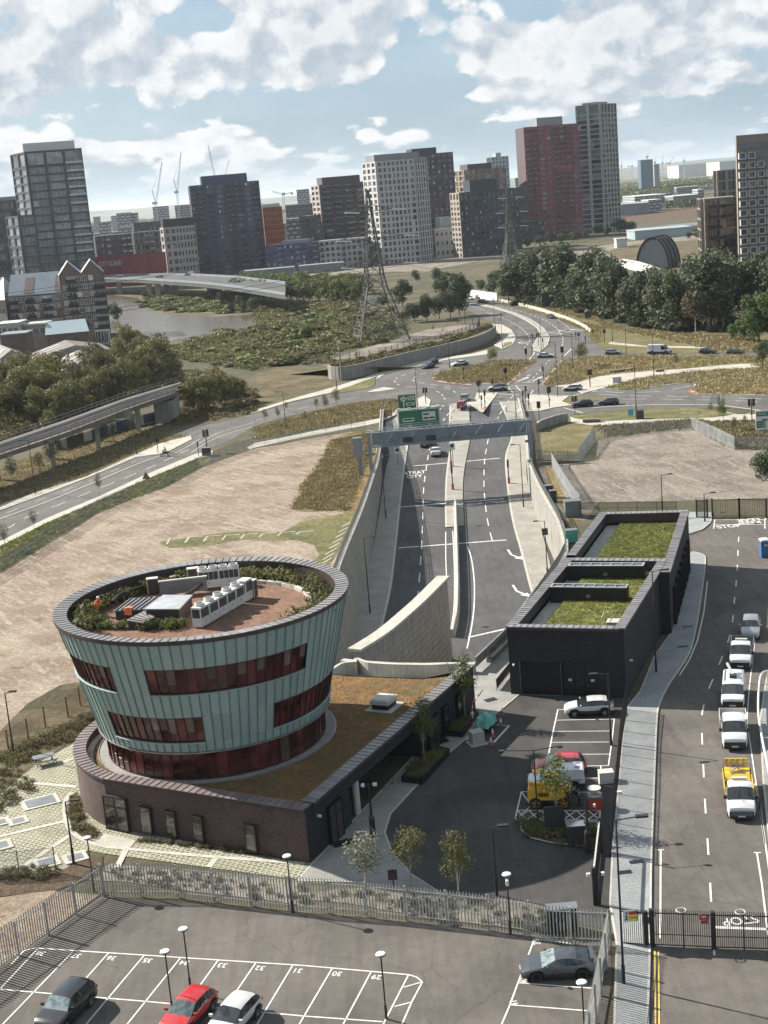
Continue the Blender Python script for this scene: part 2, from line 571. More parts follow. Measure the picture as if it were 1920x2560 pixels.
asphalt('road_asphalt',(.092,.088,.083),.2)
asphalt('lane_asphalt',(.068,.067,.068),.18)
ground('base_ground',[(.074,.070,.044),(.056,.059,.033),(.111,.092,.063)],.012,.5)
ground('scrub_ground',[(.085,.066,.038),(.13,.10,.055),(.06,.055,.03),(.14,.115,.07)],.035,.7)
ground('soil',[(.223,.171,.133),(.260,.211,.167),(.273,.229,.177),(.174,.130,.096)],.035,.55,(radians(35),(.310,.267,.211)))
ground('gravel',[(.180,.155,.130),(.223,.195,.164),(.136,.118,.099)],.05,.6,(radians(10),(.248,.223,.192)))
ground('dry_grass',[(.15,.118,.06),(.20,.16,.09),(.10,.088,.042),(.125,.125,.055)],.08,.8)
ground('straw_grass',[(.20,.13,.055),(.25,.18,.085),(.16,.11,.045),(.12,.11,.05)],.12,.8)
ground('verge_grass',[(.145,.132,.06),(.19,.165,.08),(.085,.092,.04)],.1,.8)
ground('sedum',[(.19,.10,.042),(.24,.13,.05),(.145,.09,.04),(.11,.09,.045)],.25,.8)
ground('green_roof',[(.089,.098,.032),(.136,.136,.038),(.064,.072,.025),(.204,.200,.043)],.3,.9)
ground('red_gravel',[(.176,.104,.072),(.208,.128,.096),(.136,.080,.060)],.5,.5)
ground('bark',[(.085,.06,.042),(.05,.04,.03),(.13,.09,.06)],.6,.8)
concrete('wall_concrete',(.238,.227,.205),5.2,.22,(5.0,))
concrete('plain_concrete',(.330,.317,.284),None,.22)
concrete('pale_concrete',(.375,.358,.318),None,.18)
concrete('dark_concrete',(.24,.23,.21),None,.3,(2.4,))
paving('footway',(.261,.244,.216),(.238,.227,.199),1.2,.9,(.170,.159,.142))
paving('pale_paving',(.352,.329,.284),(.329,.306,.261),.6,.45,(.255,.238,.205),jw=.012)
paving('grey_setts',(.240,.232,.216),(.208,.200,.188),.4,.2,(.136,.132,.128),jw=.012)
paving('slab_pavement',(.232,.240,.240),(.208,.216,.220),.6,.4,(.152,.152,.152),jw=.012)
mat('kerb',(.361,.344,.310),.85,var=.15,scale=1.2)
mat('paint',(.518,.511,.483),.75,var=.16,scale=2.4,fine=.08)
mat('paint_worn',(.52,.51,.48),.8,var=.3,scale=2.0,fine=.15)
mat('paint_yellow',(.62,.42,.10),.75,var=.2,scale=2)
mat('red_surfacing',(.30,.11,.085),.85,var=.2,scale=1.5)
brick('dark_brick',(.0105,.0115,.0145),(.019,.0205,.025),(.006,.0065,.008),.34,.15)
brick('purple_brick',(.078,.049,.045),(.118,.076,.069),(.034,.022,.020),.34,.15)  # same dark brick, with a red window reflection mixed into its colour
brick('brown_brick',(.155,.10,.078),(.11,.072,.058),(.13,.10,.085),.6,.3)
mat('coping',(.228,.218,.223),.45,.35,.14,.8,rv=.12)
mat('coping_brown',(.20,.16,.157),.47,.35,.14,.8,rv=.12)
mat('coping_edge',(.055,.04,.04),.5,.3)
mat('dark_metal',(.014,.015,.017),.45,.3,.2,2)
mat('black_paint',(.016,.016,.018),.5,0,.2,3)
mat('grey_metal',(.19,.205,.215),.5,.55,.15,.6)
mat('galvanised',(.320,.328,.320),.45,.75,.22,1.3,fine=.1)
mat('fence_steel',(.33,.335,.32),.55,.25,.2,1.3)
mat('steel_pale',(.44,.46,.47),.5,.6,.18,.5)
mat('gantry_grey',(.20,.225,.25),.55,.35,.15,.5)
mat('pylon_steel',(.115,.112,.105),.6,.4,.25,.4)
mat('white_paint',(.546,.539,.518),.5,0,.06,1.5)
mat('off_white',(.420,.406,.378),.6,0,.12,1.5)
mat('rust',(.20,.10,.06),.85,0,.4,2)
mat('timber',(.17,.13,.09),.8,0,.3,2)
mat('rubber',(.018,.018,.019),.8,0,.2,5)
mat('red_plastic',(.42,.06,.045),.5)
mat('orange_cloth',(.75,.17,.04),.8)
mat('teal_sheet',(.10,.34,.28),.55,0,.3,2.5,bump=.3,bscale=3)
mat('sign_green',(.012,.135,.06),.45,0,.05)
mat('sign_white',(.546,.546,.532),.45,0,.03)
mat('sign_yellow',(.66,.55,.05),.5)
mat('sign_red',(.40,.03,.03),.5)
mat('sign_blue',(.05,.30,.45),.5)
mat('sign_back',(.03,.032,.035),.5)
mat('skin',(.42,.25,.17),.6)
mat('blue_plastic',(.035,.11,.24),.45)
mat('dark_glass',(.012,.014,.017),.06,0,.3,1,spec=.8)
mat('lamp_glass',(.62,.63,.62),.3)
mat('trunk',(.085,.07,.055),.9,0,.3,3)
mat('pale_trunk',(.30,.27,.22),.85,0,.3,3)
def copper():
 m,N,b=newmat('patina_copper')
 p=pos(N)
 r=rnd(N)
 a=N.mix(N.ss(r,0,1),(.25,.335,.32),(.33,.42,.40))
 sel=N.ss(r,.78,.80)
 a=N.mix(N.m('MULTIPLY',sel,.55),a,(.26,.30,.29))
 f=N.ss(N.noise(N.vm('MULTIPLY',p,(1,1,.25)),1.1,6,.65),.35,.7)
 a=N.mix(N.m('MULTIPLY',f,.45),a,(.20,.29,.285))
 st=N.ss(N.noise(N.vm('MULTIPLY',p,(6,6,.22)),1.0,4,.6),.52,.72,0,.35)
 a=N.mix(st,a,(.36,.45,.41))
 N.put(b.inputs['Base Color'],a)
 b.inputs['Roughness'].default_value=.52
 b.inputs['Metallic'].default_value=.12
 N.put(b.inputs['Normal'],N.bump(N.noise(p,1.3,3,.5),.12,.1))
 M_['patina_copper']=m
copper()
def grasscrete():
 m,N,b=newmat('grasscrete')
 p=pos(N)
 a=radians(22)
 s=N.sep(p)
 u=N.m('ADD',N.m('MULTIPLY',s[0],cos(a)),N.m('MULTIPLY',s[1],sin(a)))
 v=N.m('SUBTRACT',N.m('MULTIPLY',s[1],cos(a)),N.m('MULTIPLY',s[0],sin(a)))
 ru=N.m('DIVIDE',u,.50);rv_=N.m('DIVIDE',v,.36)
 row=N.m('FLOOR',rv_)
 sh=N.m('MULTIPLY',N.m('MODULO',row,2.0),.5)
 fu=N.m('ABSOLUTE',N.m('SUBTRACT',N.m('FRACT',N.m('ADD',ru,sh)),.5))
 fv=N.m('ABSOLUTE',N.m('SUBTRACT',N.m('FRACT',rv_),.5))
 cell=N.m('MULTIPLY',N.ss(fu,.30,.38,1,0),N.ss(fv,.27,.36,1,0))
 grow=N.ss(N.noise(p,.35,5,.65),.35,.62,.55,1.0)
 g1=N.mix(N.ss(N.noise(p,.8,4,.6),.4,.6),(.062,.068,.026),(.105,.088,.045))
 over=N.ss(N.noise(p,.22,5,.7),.46,.7,0,.75)
 st=N.ss(N.noise(p,1.2,4,.6),.3,.7,.86,1.06)
 conc=N.mix(1.0,(.29,.28,.215),N.comb(st,st,st),'MULTIPLY')
 c=N.mix(N.m('MAXIMUM',N.m('MULTIPLY',cell,grow),N.m('MULTIPLY',over,.8)),conc,g1)
 N.put(b.inputs['Base Color'],c)
 b.inputs['Roughness'].default_value=.9
 N.put(b.inputs['Normal'],N.bump(N.m('SUBTRACT',1.0,cell),.5,.03))
 M_['grasscrete']=m
grasscrete()
def watermat():
 m,N,b=newmat('river_water')
 p=pos(N)
 N.put(b.inputs['Base Color'],N.mix(N.ss(N.noise(p,.01,4),.4,.6),(.095,.08,.058),(.13,.105,.075)))
 b.inputs['Roughness'].default_value=.10
 b.inputs['IOR'].default_value=1.33
 h=N.m('ADD',N.noise(N.vm('MULTIPLY',p,(.35,1,1)),.22,5,.65),N.m('MULTIPLY',N.noise(N.vm('MULTIPLY',p,(.6,1,1)),1.3,3,.6),.25))
 N.put(b.inputs['Normal'],N.bump(h,.55,.5))
 M_['river_water']=m
watermat()
def hillmat():
 m,N,b=newmat('hill_cover')
 p=pos(N)
 f=N.ss(N.noise(p,.004,6,.7),.4,.6)
 c=N.mix(f,(.055,.075,.05),(.13,.13,.11))
 sp_=N.ss(N.noise(p,.03,3,.7),.62,.72)
 c=N.mix(N.m('MULTIPLY',sp_,.7),c,(.30,.28,.26))
 N.put(b.inputs['Base Color'],c)
 b.inputs['Roughness'].default_value=.95
 M_['hill_cover']=m
hillmat()
leafmat('leaf_dark',(.044,.060,.028),(.078,.096,.046))
leafmat('leaf_mid',(.085,.105,.03),(.14,.15,.05))
leafmat('leaf_grey',(.085,.098,.058),(.12,.13,.08))
leafmat('leaf_olive',(.10,.098,.032),(.15,.14,.055))
leafmat('leaf_bright',(.060,.095,.024),(.09,.125,.036))
leafmat('leaf_brown',(.105,.088,.042),(.15,.122,.058))
leafmat('leaf_rust',(.13,.085,.055),(.10,.085,.05))
leafmat('leaf_silver',(.15,.155,.115),(.11,.12,.08))
leafmat('grass_blades',(.165,.135,.065),(.24,.195,.10),.25)
leafmat('green_blades',(.10,.125,.035),(.17,.175,.05),.25)
leafmat('flower_yellow',(.30,.29,.04),(.20,.21,.045),.2)
# -- the ground and everything painted on it
z1=Z(0,800,2.592);z5=Z(640,640,2.592);z6=Z(1280,700,2.592);r2=Z(800,1040,2.592);b3=Z(1240,1220,2.44)
y4=Z(700,1640,2.765);y5=Z(1240,1640,2.44);c6=Z(0,1840,2.183);c7=Z(700,2000,2.304);c8=Z(1280,1960,2.592)
j4=Z(1160,840,5.184);s8=Z(1100,680,4.1475);n6=Z(1480,860,3.77);g5=Z(1500,1960,3.95);h3=Z(1280,240,2.592)
def pts(zf,L,z=.0):return[at(*zf(*p),z)for p in L]
def rpts(zf,L,dz=.0):return[ramp(*zf(*p),dz)for p in L]
LW=rpts(r2,[(450,260),(430,330),(405,480),(385,620),(345,850),(300,1050),(240,1340),(200,1470)])
LT=[V_((1.6,300,.5)),V_((.9,275,.5))]+pts(r2,[(380,270),(330,440),(275,600),(210,760),(130,960),(75,1120)],.5)+[V_((-9.2,150,.5)),V_((-9.6,138.5,.5)),V_((-5.2,134.6,.5))]
RT=[V_((30.5,300,.5)),V_((27.6,262,.5))]+pts(r2,[(1345,225),(1350,290),(1400,420),(1470,550),(1540,680),(1575,800),(1580,860),(1560,930)],.5)+[V_((16.4,153,.5)),V_((11.4,138.3,.5)),V_((7.6,130.2,.5))]
HEAD=[V_(p)for p in((-5.2,134.6,0),(-4.0,133.9,0),(-2.9,133.3,0),(0,132.0,0),(2.7,131.2,0),(5.6,130.7,0),(7.6,130.2,0))]
hole=[p.xy for p in LT[:-1]]+[p.xy for p in HEAD]+[p.xy for p in RT[::-1][1:]]
mb=MB()
mb.sheet([(-9000,-300),(9000,-300),(16000,16000),(-16000,16000)],0,holes=[hole])
struct('ground',mb,M_.base_ground)
OFF=[0]
def lay(name,P,m,z,parent=None):
 mb=MB();mb.sheet([(p[0],p[1])for p in P],z)
 return struct(name,mb,M_[m])
def raised(name,P,m,z0,h,kerb=None):
 """island or footway: a kerbed slab"""
 P2=[(p[0],p[1])for p in P]
 mb=MB();mb.prism(P2,z0-.05,z0+h,top=False);mb.cur=1;mb.sheet(P2,z0+h)
 o=mb.bd(name,[M_.kerb,M_[m]]);o['kind']='structure'
 if kerb:
  k=MB();loop=[V_((p[0],p[1],0))for p in P2]+[V_((P2[0][0],P2[0][1],0))]
  A=sum(p[0]*q[1]-q[0]*p[1]for p,q in zip(P2,P2[1:]+P2[:1]))
  s=kerb/2 if A>0 else-kerb/2
  ribbon(k,offset(loop,s),kerb,z0+h+.012)
  ko=k.bd('kerb',M_.kerb);ko['kind']='structure'
 return o
 # --- broad natural surfaces
fence_line=pts(z1,[(-500,1960),(-200,1770),(0,1645),(270,1475),(430,1385),(620,1262),(860,1155),(1080,1085),(1300,962),(1500,885),(1659,832)])+pts(z5,[(150,1225),(300,1192),(600,1142),(760,1128)])
soil=fence_line+[V_((1.4,262,0)),V_((-1.6,232,0)),V_((-4.0,200,0)),V_((-7,175,0)),V_((-9.8,150,0)),V_((-10.2,138,0))]+[G(400,1500),G(200,1530),G(100,1590),G(0,1650),G(-200,1740)]
lay('bare_soil',soil,'soil',.02)
g=pts(z5,[(480,1195),(600,1150),(745,1140)])+[V_((1.0,258,0)),V_((-1.9,232,0)),V_((-4.3,200,0)),V_((-5.6,186,0))]+pts(z5,[(560,1640),(400,1659),(230,1640),(300,1540),(280,1480),(400,1385),(440,1290)])
lay('straw_grass',smln(g+[g[0]],3),'straw_grass',.035)
gc=[G(*p)for p in((345,1172),(430,1158),(510,1148),(610,1150),(650,1128),(700,1118),(772,1104),(748,1160),(722,1205),(700,1240),(655,1230),(690,1200),(678,1178),(640,1166),(600,1168),(520,1166),(440,1180),(365,1184))]
lay('reinforced_grass',gc,'verge_grass',.05)
lay('dry_bank',[G(*p)for p in((-150,1840),(-150,1600),(0,1580),(60,1520),(130,1480),(195,1470),(215,1560),(150,1600),(80,1660),(20,1740),(-60,1830))],'scrub_ground',.03)
gp=[G(*p)for p in((-120,1905),(-60,1800),(-20,1735),(80,1650),(150,1612),(215,1566),(300,1560),(640,1720),(690,1860),(640,1900),(560,1890),(400,1868),(225,1845),(190,1838),(90,1920),(-60,1925))]
lay('garden_paving',gp,'grasscrete',.045)
lay('planting_bed',[G(*p)for p in((-40,1885),(10,1890),(100,1895),(180,1860),(222,1850),(222,1890),(120,1925),(-60,1945),(-120,1940))],'bark',.06)
lay('sandy_verge',[G(*p)for p in((-150,1940),(-60,1948),(110,1925),(215,1935),(0,2090),(-200,2230))],'soil',.055)
# --- car park in the foreground
lay('car_park',[G(*p)for p in((222,1936),(1318,2030),(1322,2100),(1297,2320),(1270,2600),(-700,2640),(-420,2370),(0,2088))],'car_park_asphalt',.03)
# --- service yard between the two buildings
yard=[G(*p)for p in((845,1760),(900,1700),(975,1625),(1120,1500),(1345,1500),(1345,1600),(1330,1700),(1318,1880),(1312,2010),(1100,1965),(960,1930),(890,1890),(850,1840),(835,1800))]
lay('yard',yard,'yard_asphalt',.04)
apron=[G(*p)for p in((640,1905),(690,1850),(1020,1500),(1010,1440),(1095,1390),(1125,1500),(975,1625),(900,1700),(845,1760),(833,1800),(848,1840),(890,1890),(960,1935),(880,1925),(760,1908))]
raised('footway',apron,'grey_setts',.03,.06,.12)
# --- access road on the right, its pavement and what lies beyond it
rl=pts(b3,[(1180,295),(1270,268),(1308,228),(1322,180)])
kerbR=pts(y5,[(950,1540),(952,1300),(962,1000),(975,650),(985,420)])+pts(b3,[(1000,1330),(1062,1200),(1180,1020),(1226,850),(1265,600),(1281,445),(1262,410),(1200,392)])
kerbR=[G(1400,2600),G(1402,2212),G(1405,2100)]+kerbR
kerbS=smln(kerbR,4)
road_r=kerbS+rl+[G(1620,1125),G(1720,1118),G(2000,1200),G(2100,1600),G(2300,2100),G(2500,2600)]
lay('access_road',road_r,'car_park_asphalt',.025)
bl=[G(1318,2600),G(1325,2212),G(1330,2040)]+pts(y5,[(690,1520),(705,1200),(725,1000),(770,500),(790,330)])+pts(b3,[(880,1240),(960,1040),(1070,880),(1130,640),(1180,410)])
raised('pavement',kerbS+bl[::-1],'slab_pavement',.03,.1,.14)
raised('pavement',[G(*p)for p in((1485,1108),(1540,1108),(1536,1130),(1518,1145),(1480,1158),(1478,1135))],'slab_pavement',.03,.1,.14)
far_kerb=[G(*p)for p in((1700,1280),(1652,1480),(1640,1560),(1648,1700),(1668,1900),(1680,2100),(1700,2300))]
raised('pavement',far_kerb+[G(2100,2300),G(2000,1280)],'slab_pavement',.03,.1,.14)
gv=pts(z6,[(560,1040),(640,1020),(900,985),(1160,960),(1300,1030),(1450,1095),(1700,1100),(1800,1420),(1650,1415),(1180,1430),(560,1440),(480,1440),(370,1250),(380,1190),(540,1170)])
lay('gravel_yard',gv,'gravel',.03)
lay('dirt_strip',pts(z6,[(170,1220),(250,1200),(370,1190),(370,1250),(500,1450),(560,1440),(480,1560),(320,1560),(250,1420)]),'gravel',.022)
lay('straw_strip',pts(z6,[(210,1215),(255,1210),(300,1330),(370,1450),(440,1560),(370,1560),(300,1430),(240,1310)]),'straw_grass',.036)
lay('dry_mound',pts(z6,[(185,1000),(260,950),(380,935),(530,945),(500,1000),(440,1080),(430,1130),(200,1135),(180,1080)]),'dry_grass',.033)
lay('verge',pts(z6,[(380,880),(700,850),(900,835),(1200,830),(1380,860),(1430,870),(1300,890),(900,900),(560,915),(420,900)]),'verge_grass',.03)
lay('path',pts(z6,[(375,885),(420,900),(560,917),(900,902),(1300,892),(1440,872),(1700,870),(1700,905),(1440,910),(1300,915),(1160,900),(900,925),(560,945),(500,940),(385,925)]),'pale_paving',.034)
lay('dry_verge',pts(z6,[(540,945),(900,925),(1160,905),(1300,920),(1700,910),(1700,1100),(1450,1095),(1160,960),(900,985),(640,1020),(540,1040)]),'dry_grass',.028)
# --- junction asphalt (one sheet, islands stand on it)
asph=pts(z1,[(-600,1480),(0,1238),(300,1128),(600,1012),(880,892),(1060,868),(1100,850),(1245,775),(1235,752),(1110,742),(1090,716),(1300,686),(1480,650),(1640,610)])
asph+=pts(z5,[(230,950),(500,893),(760,852),(775,805),(840,765),(1060,712),(1250,672),(1500,640)])
asph+=pts(s8,[(300,880),(560,832),(650,806),(760,750),(792,682),(740,600),(640,545),(480,500),(300,400),(200,355),(150,340),(80,290),(490,290),(620,335),(830,385),(1000,430),(1200,490),(1400,555),(1490,610),(1530,670),(1600,732),(1659,765)])
asph+=pts(n6,[(150,85),(280,88),(520,95),(900,88),(1300,82),(2200,70),(2300,700),(1659,660),(1500,622),(1250,600),(1000,604),(560,612),(300,625),(0,650)])
asph+=pts(j4,[(1440,1010),(1370,1045),(1100,1060),(830,1120)])+[V_((30.4,300.2,0)),V_((1.8,300.2,0))]
asph+=pts(z5,[(920,985),(915,925),(800,932),(560,962),(380,1006),(200,1040),(0,1100)])
asph+=pts(z1,[(1500,775),(1270,870),(940,1008),(640,1148),(300,1290),(0,1440),(-600,1720)])
lay('road',asph,'road_asphalt',.03)
raised('footway',pts(z1,[(-600,1440),(0,1200),(270,1108),(560,1018),(820,898),(1050,798),(1235,752),(1245,775),(1100,850),(1060,868),(880,892),(600,1012),(300,1128),(0,1238),(-600,1480)]),'pale_paving',.03,.1)
raised('footway',pts(z1,[(-600,1720),(0,1440),(300,1290),(640,1148),(940,1008),(1270,870),(1380,850),(1380,880),(1280,900),(960,1030),(650,1170),(310,1315),(0,1472),(-600,1760)]),'pale_paving',.03,.1)
lay('verge',pts(z1,[(-600,1760),(0,1472),(310,1315),(650,1170),(960,1030),(1280,900),(1400,880),(1300,955),(1080,1080),(860,1150),(620,1256),(430,1380),(270,1470),(0,1640),(-600,2000)]),'verge_grass',.024)
raised('footway',pts(z5,[(-40,1012),(240,925),(520,848),(800,757),(1060,686),(1250,655),(1400,636),(1500,610),(1500,640),(1250,672),(1060,712),(840,765),(775,805),(790,780),(500,885),(230,945),(-30,1025)]),'pale_paving',.03,.1)
lay('dry_bank',pts(z1,[(-600,1430),(-600,1150),(0,960),(360,830),(700,720),(1000,690),(1090,716),(1110,742),(1235,752),(1050,798),(820,898),(560,1018),(270,1108),(0,1200)]),'scrub_ground',.022)
lay('scrub_slope',pts(z1,[(1100,700),(1120,560),(1300,500),(1659,420),(1659,605),(1480,640),(1300,684)]),'scrub_ground',.021)
lay('scrub_slope',pts(z5,[(0,1020),(0,760),(200,720),(480,790),(490,842),(240,918)]),'scrub_ground',.023)
raised('verge',pts(z5,[(0,1118),(200,1062),(380,1012),(560,968),(800,938),(910,932),(916,985),(850,1040),(600,1088),(200,1140),(0,1190)]),'verge_grass',.03,.08)
lay('path',pts(z5,[(-60,1240),(0,1212),(200,1172),(420,1125),(600,1092),(850,1042),(916,988),(905,1030),(800,1080),(600,1120),(300,1175),(0,1240),(-40,1255)]),'pale_paving',.036)
raised('traffic_island',pts(z5,[(715,885),(765,868),(830,852),(908,862),(800,880)]),'pale_paving',.03,.1)
raised('verge',pts(z5,[(520,895),(560,862),(700,815),(765,792),(775,808),(770,838),(735,855),(600,882)]),'verge_grass',.03,.1)
isl=pts(z5,[(1148,792),(1160,770),(1200,755),(1290,733),(1500,698)])+pts(j4,[(300,330),(560,318),(800,318),(922,312),(600,612),(560,628),(300,622),(0,606)])+pts(z5,[(1400,838),(1260,825),(1180,812)])
raised('grass_island',smln(isl+[isl[0]],3),'verge_grass',.03,.12,.35)
isl2=pts(j4,[(1270,312),(1400,296)])+pts(n6,[(0,122),(330,116),(800,111),(1250,109),(1480,105),(2200,92),(2250,500),(1659,490),(1300,482),(1000,472),(930,445),(965,415),(960,362),(800,378),(600,408),(430,433),(150,430)])+pts(z6,[(640,700),(600,702),(460,738),(380,700),(260,690)])+pts(j4,[(1005,628)])
raised('grass_island',isl2,'dry_grass',.03,.12,.35)
lay('plaza',pts(z6,[(270,690),(380,700),(460,738),(600,702),(640,690),(700,672),(830,640),(1100,605),(1400,578),(1580,580),(1620,565),(1540,545),(1380,555),(1100,582),(940,590),(700,612),(560,630),(460,660),(380,680)]),'pale_paving',.175)
lay('planting_bed',pts(z6,[(200,680),(280,630),(400,600),(470,640),(440,665),(380,690),(260,692)]),'bark',.172)
lay('green_verge',pts(z6,[(620,700),(690,672),(760,680),(900,690),(880,705),(800,712),(700,712)]),'green_roof',.172)
lay('green_verge',pts(z6,[(1080,550),(1200,510),(1540,505),(1540,545),(1300,555),(1100,575)]),'green_roof',.171)
lay('straw_mound',pts(z6,[(1160,715),(1200,690),(1350,660),(1500,655),(1700,690),(1700,740),(1400,745),(1200,738)]),'straw_grass',.171)
lay('straw_verge',pts(z6,[(480,560),(620,520),(840,500),(1000,510),(900,560),(700,590),(560,620),(460,640),(440,600)]),'straw_grass',.171)
raised('traffic_island',pts(j4,[(870,765),(1120,775),(1370,780),(1265,856),(1390,905),(1150,938),(980,980),(720,990),(690,980),(730,915),(790,830)]),'pale_paving',.03,.12,.3)
raised('verge',pts(j4,[(1268,856),(1385,803),(1500,790),(1800,800),(1900,830),(1659,850),(1500,870),(1395,902)]),'dry_grass',.03,.13)
raised('traffic_island',pts(z5,[(1040,1002),(1045,930),(1090,908),(1132,938),(1122,985)]),'pale_paving',.03,.12,.3)
isl5=pts(s8,[(650,800),(560,760),(640,690),(560,560),(480,540),(640,546),(740,602),(788,682),(758,748)])
raised('footway',isl5,'pale_paving',.03,.1,.3)
lay('verge',pts(s8,[(650,790),(665,740),(740,725),(755,745)]),'verge_grass',.15)
cres=pts(s8,[(1045,830),(940,810),(1000,700),(1040,640),(1000,580),(900,510),(760,440),(560,378),(380,340),(250,318),(250,300),(400,322),(600,368),(800,432),(960,502),(1080,590),(1140,680),(1120,760)])
raised('central_reserve',cres,'footway',.03,.16,.3)
lay('dry_bank',pts(s8,[(600,285),(800,290),(1260,370),(1659,440),(1659,750),(1600,715),(1530,652),(1490,590),(1400,535),(1200,470),(1000,410),(620,320)]),'dry_grass',.024)
lay('dry_bank',pts(n6,[(80,36),(200,78),(500,90),(1300,78),(2200,66),(2300,-120),(1300,-60),(400,-140),(60,-150)]),'dry_grass',.0245)
lay('path',pts(n6,[(180,-20),(500,18),(900,22),(1300,25),(1480,22),(1480,40),(1300,45),(800,38),(400,22),(150,0)]),'pale_paving',.036)
# --- the ramp down to the tunnel
def rlay(name,P,m,dz):
 mb=MB();mb.sheet([(p[0],p[1])for p in P],lambda x,y:rz(y)+dz)
 return struct(name,mb,M_[m])
def rdepth(Y):return rz(Y)
xl=[(p.x,p.y)for p in LW]
fl=[(1.0,300.2),(.4,270)]+[(x-1.2,y)for x,y in xl]+[(-9,150),(-9.5,143),(-7,135.0),(8.0,130.4),(13,139.4),(18,151.4)]+[(23.0,185),(23.8,197),(24.4,208),(25.2,225),(26.2,242),(28.4,262),(31.4,300.2)]
mb=MB()
mb.sheet(fl,lambda x,y:rz(y)-.0)
struct('tunnel_ramp',mb,M_.lane_asphalt)
kl=rpts(r2,[(570,200),(545,380),(520,600),(495,850),(460,1130),(400,1390)])
KL=[V_((7.4,300,0)),V_((6.4,280,0))]+kl+[V_((-3.2,155,0)),V_((-4.5,143,0))]
kr=rpts(r2,[(1240,140),(1200,260),(1210,450),(1245,680),(1300,880),(1350,1080),(1370,1160)])
KR=[V_((26.5,300,0)),V_((26.2,280,0))]+kr+[V_((17.2,168,0)),V_((13.6,152,0)),V_((10.4,141,0))]
def rslab(name,A,B,m,h):
 """pavement between two edges, following the ramp, with a kerb face along A"""
 mb=MB()
 A=resam(smln([V_((p[0],p[1],0))for p in A],4),2.0);B=resam(smln([V_((p[0],p[1],0))for p in B],4),2.0)
 n=min(len(A),len(B))
 n=40
 def lerpline(P,t):
  i=min(int(t*(len(P)-1)),len(P)-2);f=t*(len(P)-1)-i
  return P[i].lerp(P[i+1],f)
 for k in range(n):
  a0,a1=lerpline(A,k/n),lerpline(A,(k+1)/n);b0,b1=lerpline(B,k/n),lerpline(B,(k+1)/n)
  q=[V_((p.x,p.y,rz(p.y)+h))for p in(a0,a1,b1,b0)]
  if(q[1]-q[0]).cross(q[2]-q[0]).z<0:q=q[::-1]
  mb.cur=0;mb.poly(q)
  mb.cur=1
  for a,b in((a0,a1),(b0,b1)):
   mb.poly([(a.x,a.y,rz(a.y)-.05),(b.x,b.y,rz(b.y)-.05),(b.x,b.y,rz(b.y)+h),(a.x,a.y,rz(a.y)+h)])
  c0=a0+(b0-a0).normalized()*.3;c1=a1+(b1-a1).normalized()*.3
  q=[V_((p.x,p.y,rz(p.y)+h+.012))for p in(a0,a1,c1,c0)]
  if(q[1]-q[0]).cross(q[2]-q[0]).z<0:q=q[::-1]
  mb.poly(q)
 o=mb.bd(name,[M_[m],M_.kerb]);o['kind']='structure'
 return o
rslab('ramp_pavement',KL,[V_((1.9,300,0)),V_((1.7,275,0))]+LW+[V_((-7.4,152,0)),V_((-8,143,0))],'footway',.12)
rslab('ramp_pavement',KR,[V_((30.2,300,0)),V_((27.6,262,0))]+rpts(r2,[(1338,340),(1345,440),(1390,600),(1440,760),(1475,900),(1500,1010)])+[V_((19.5,166,0)),V_((15.6,152,0)),V_((11.6,140.2,0))],'footway',.12)
ML=[V_((14.3,280,0))]+rpts(r2,[(840,200),(815,400),(810,600),(812,728)])
MR=[V_((18.6,280,0))]+rpts(r2,[(970,165),(935,350),(925,500),(935,715)])
rslab('median',ML,MR,'footway',.12)
raised('median',[V_((20.2,300.4,0)),V_((15.8,300.4,0))]+pts(z5,[(1420,930),(1430,890),(1568,890),(1470,1018)]),'pale_paving',.03,.12,.3)
rslab('median',[V_((15.8,300.4,0)),V_((14.3,280,0))],[V_((20.2,300.4,0)),V_((18.6,280,0))],'footway',.12)
# --- retaining walls of the cutting, built panel by panel
def ret_wall(name,T,Fo,label,zt=.5,th=.5,panel=5.0,flip=1):
 """T: top line, Fo: function giving the foot line offset"""
 root=thing(name,label,'retaining wall',(T[0].x,T[0].y,0))
 P=resam(smln([V_((p.x,p.y,0))for p in T],6),panel)
 for a,b in zip(P,P[1:]):
  t=(b-a).normalized();n=V_((-t.y,t.x,0))*flip
  mb=MB()
  e=t*.012
  a1,b1=a+e,b-e
  fa,fb=a1+n*Fo(a.y),b1+n*Fo(b.y)
  za,zb=rz(a.y)-.3,rz(b.y)-.3
  q=[V_((fa.x,fa.y,za)),V_((fb.x,fb.y,zb)),V_((b1.x,b1.y,zt)),V_((a1.x,a1.y,zt))]
  o1=a1-n*th;o2=b1-n*th
  mb.hexa([q[0],q[1],V_((o2.x,o2.y,zb)),V_((o1.x,o1.y,za)),q[3],q[2],V_((o2.x,o2.y,zt)),V_((o1.x,o1.y,zt))])
  mb.bd('panel',M_.wall_concrete,root)
 cap=MB()
 ribbon(cap,offset(P,-.2*flip),.75,zt+.14)
 for s in(-.575,.175):
  Q=offset(P,s*flip)
  for a,b in zip(Q,Q[1:]):cap.poly([(a.x,a.y,zt-.02),(b.x,b.y,zt-.02),(b.x,b.y,zt+.14),(a.x,a.y,zt+.14)])
 cap.bd('capping_beam',M_.plain_concrete,root)
 return root,P
lw_root,LWP=ret_wall('retaining_wall',LT[:-1],lambda Y:max(.1,min(1.6,(262-Y)*.018)),'tall concrete retaining wall along the left side of the sunken road',flip=1)
rw_root,RWP=ret_wall('retaining_wall',RT,lambda Y:.25,'sunlit pale concrete retaining wall on the right side of the sunken road',flip=-1)
hw=thing('portal_headwall','concrete tunnel headwall where both carriageways go under the brick wing','headwall',HEAD[3])
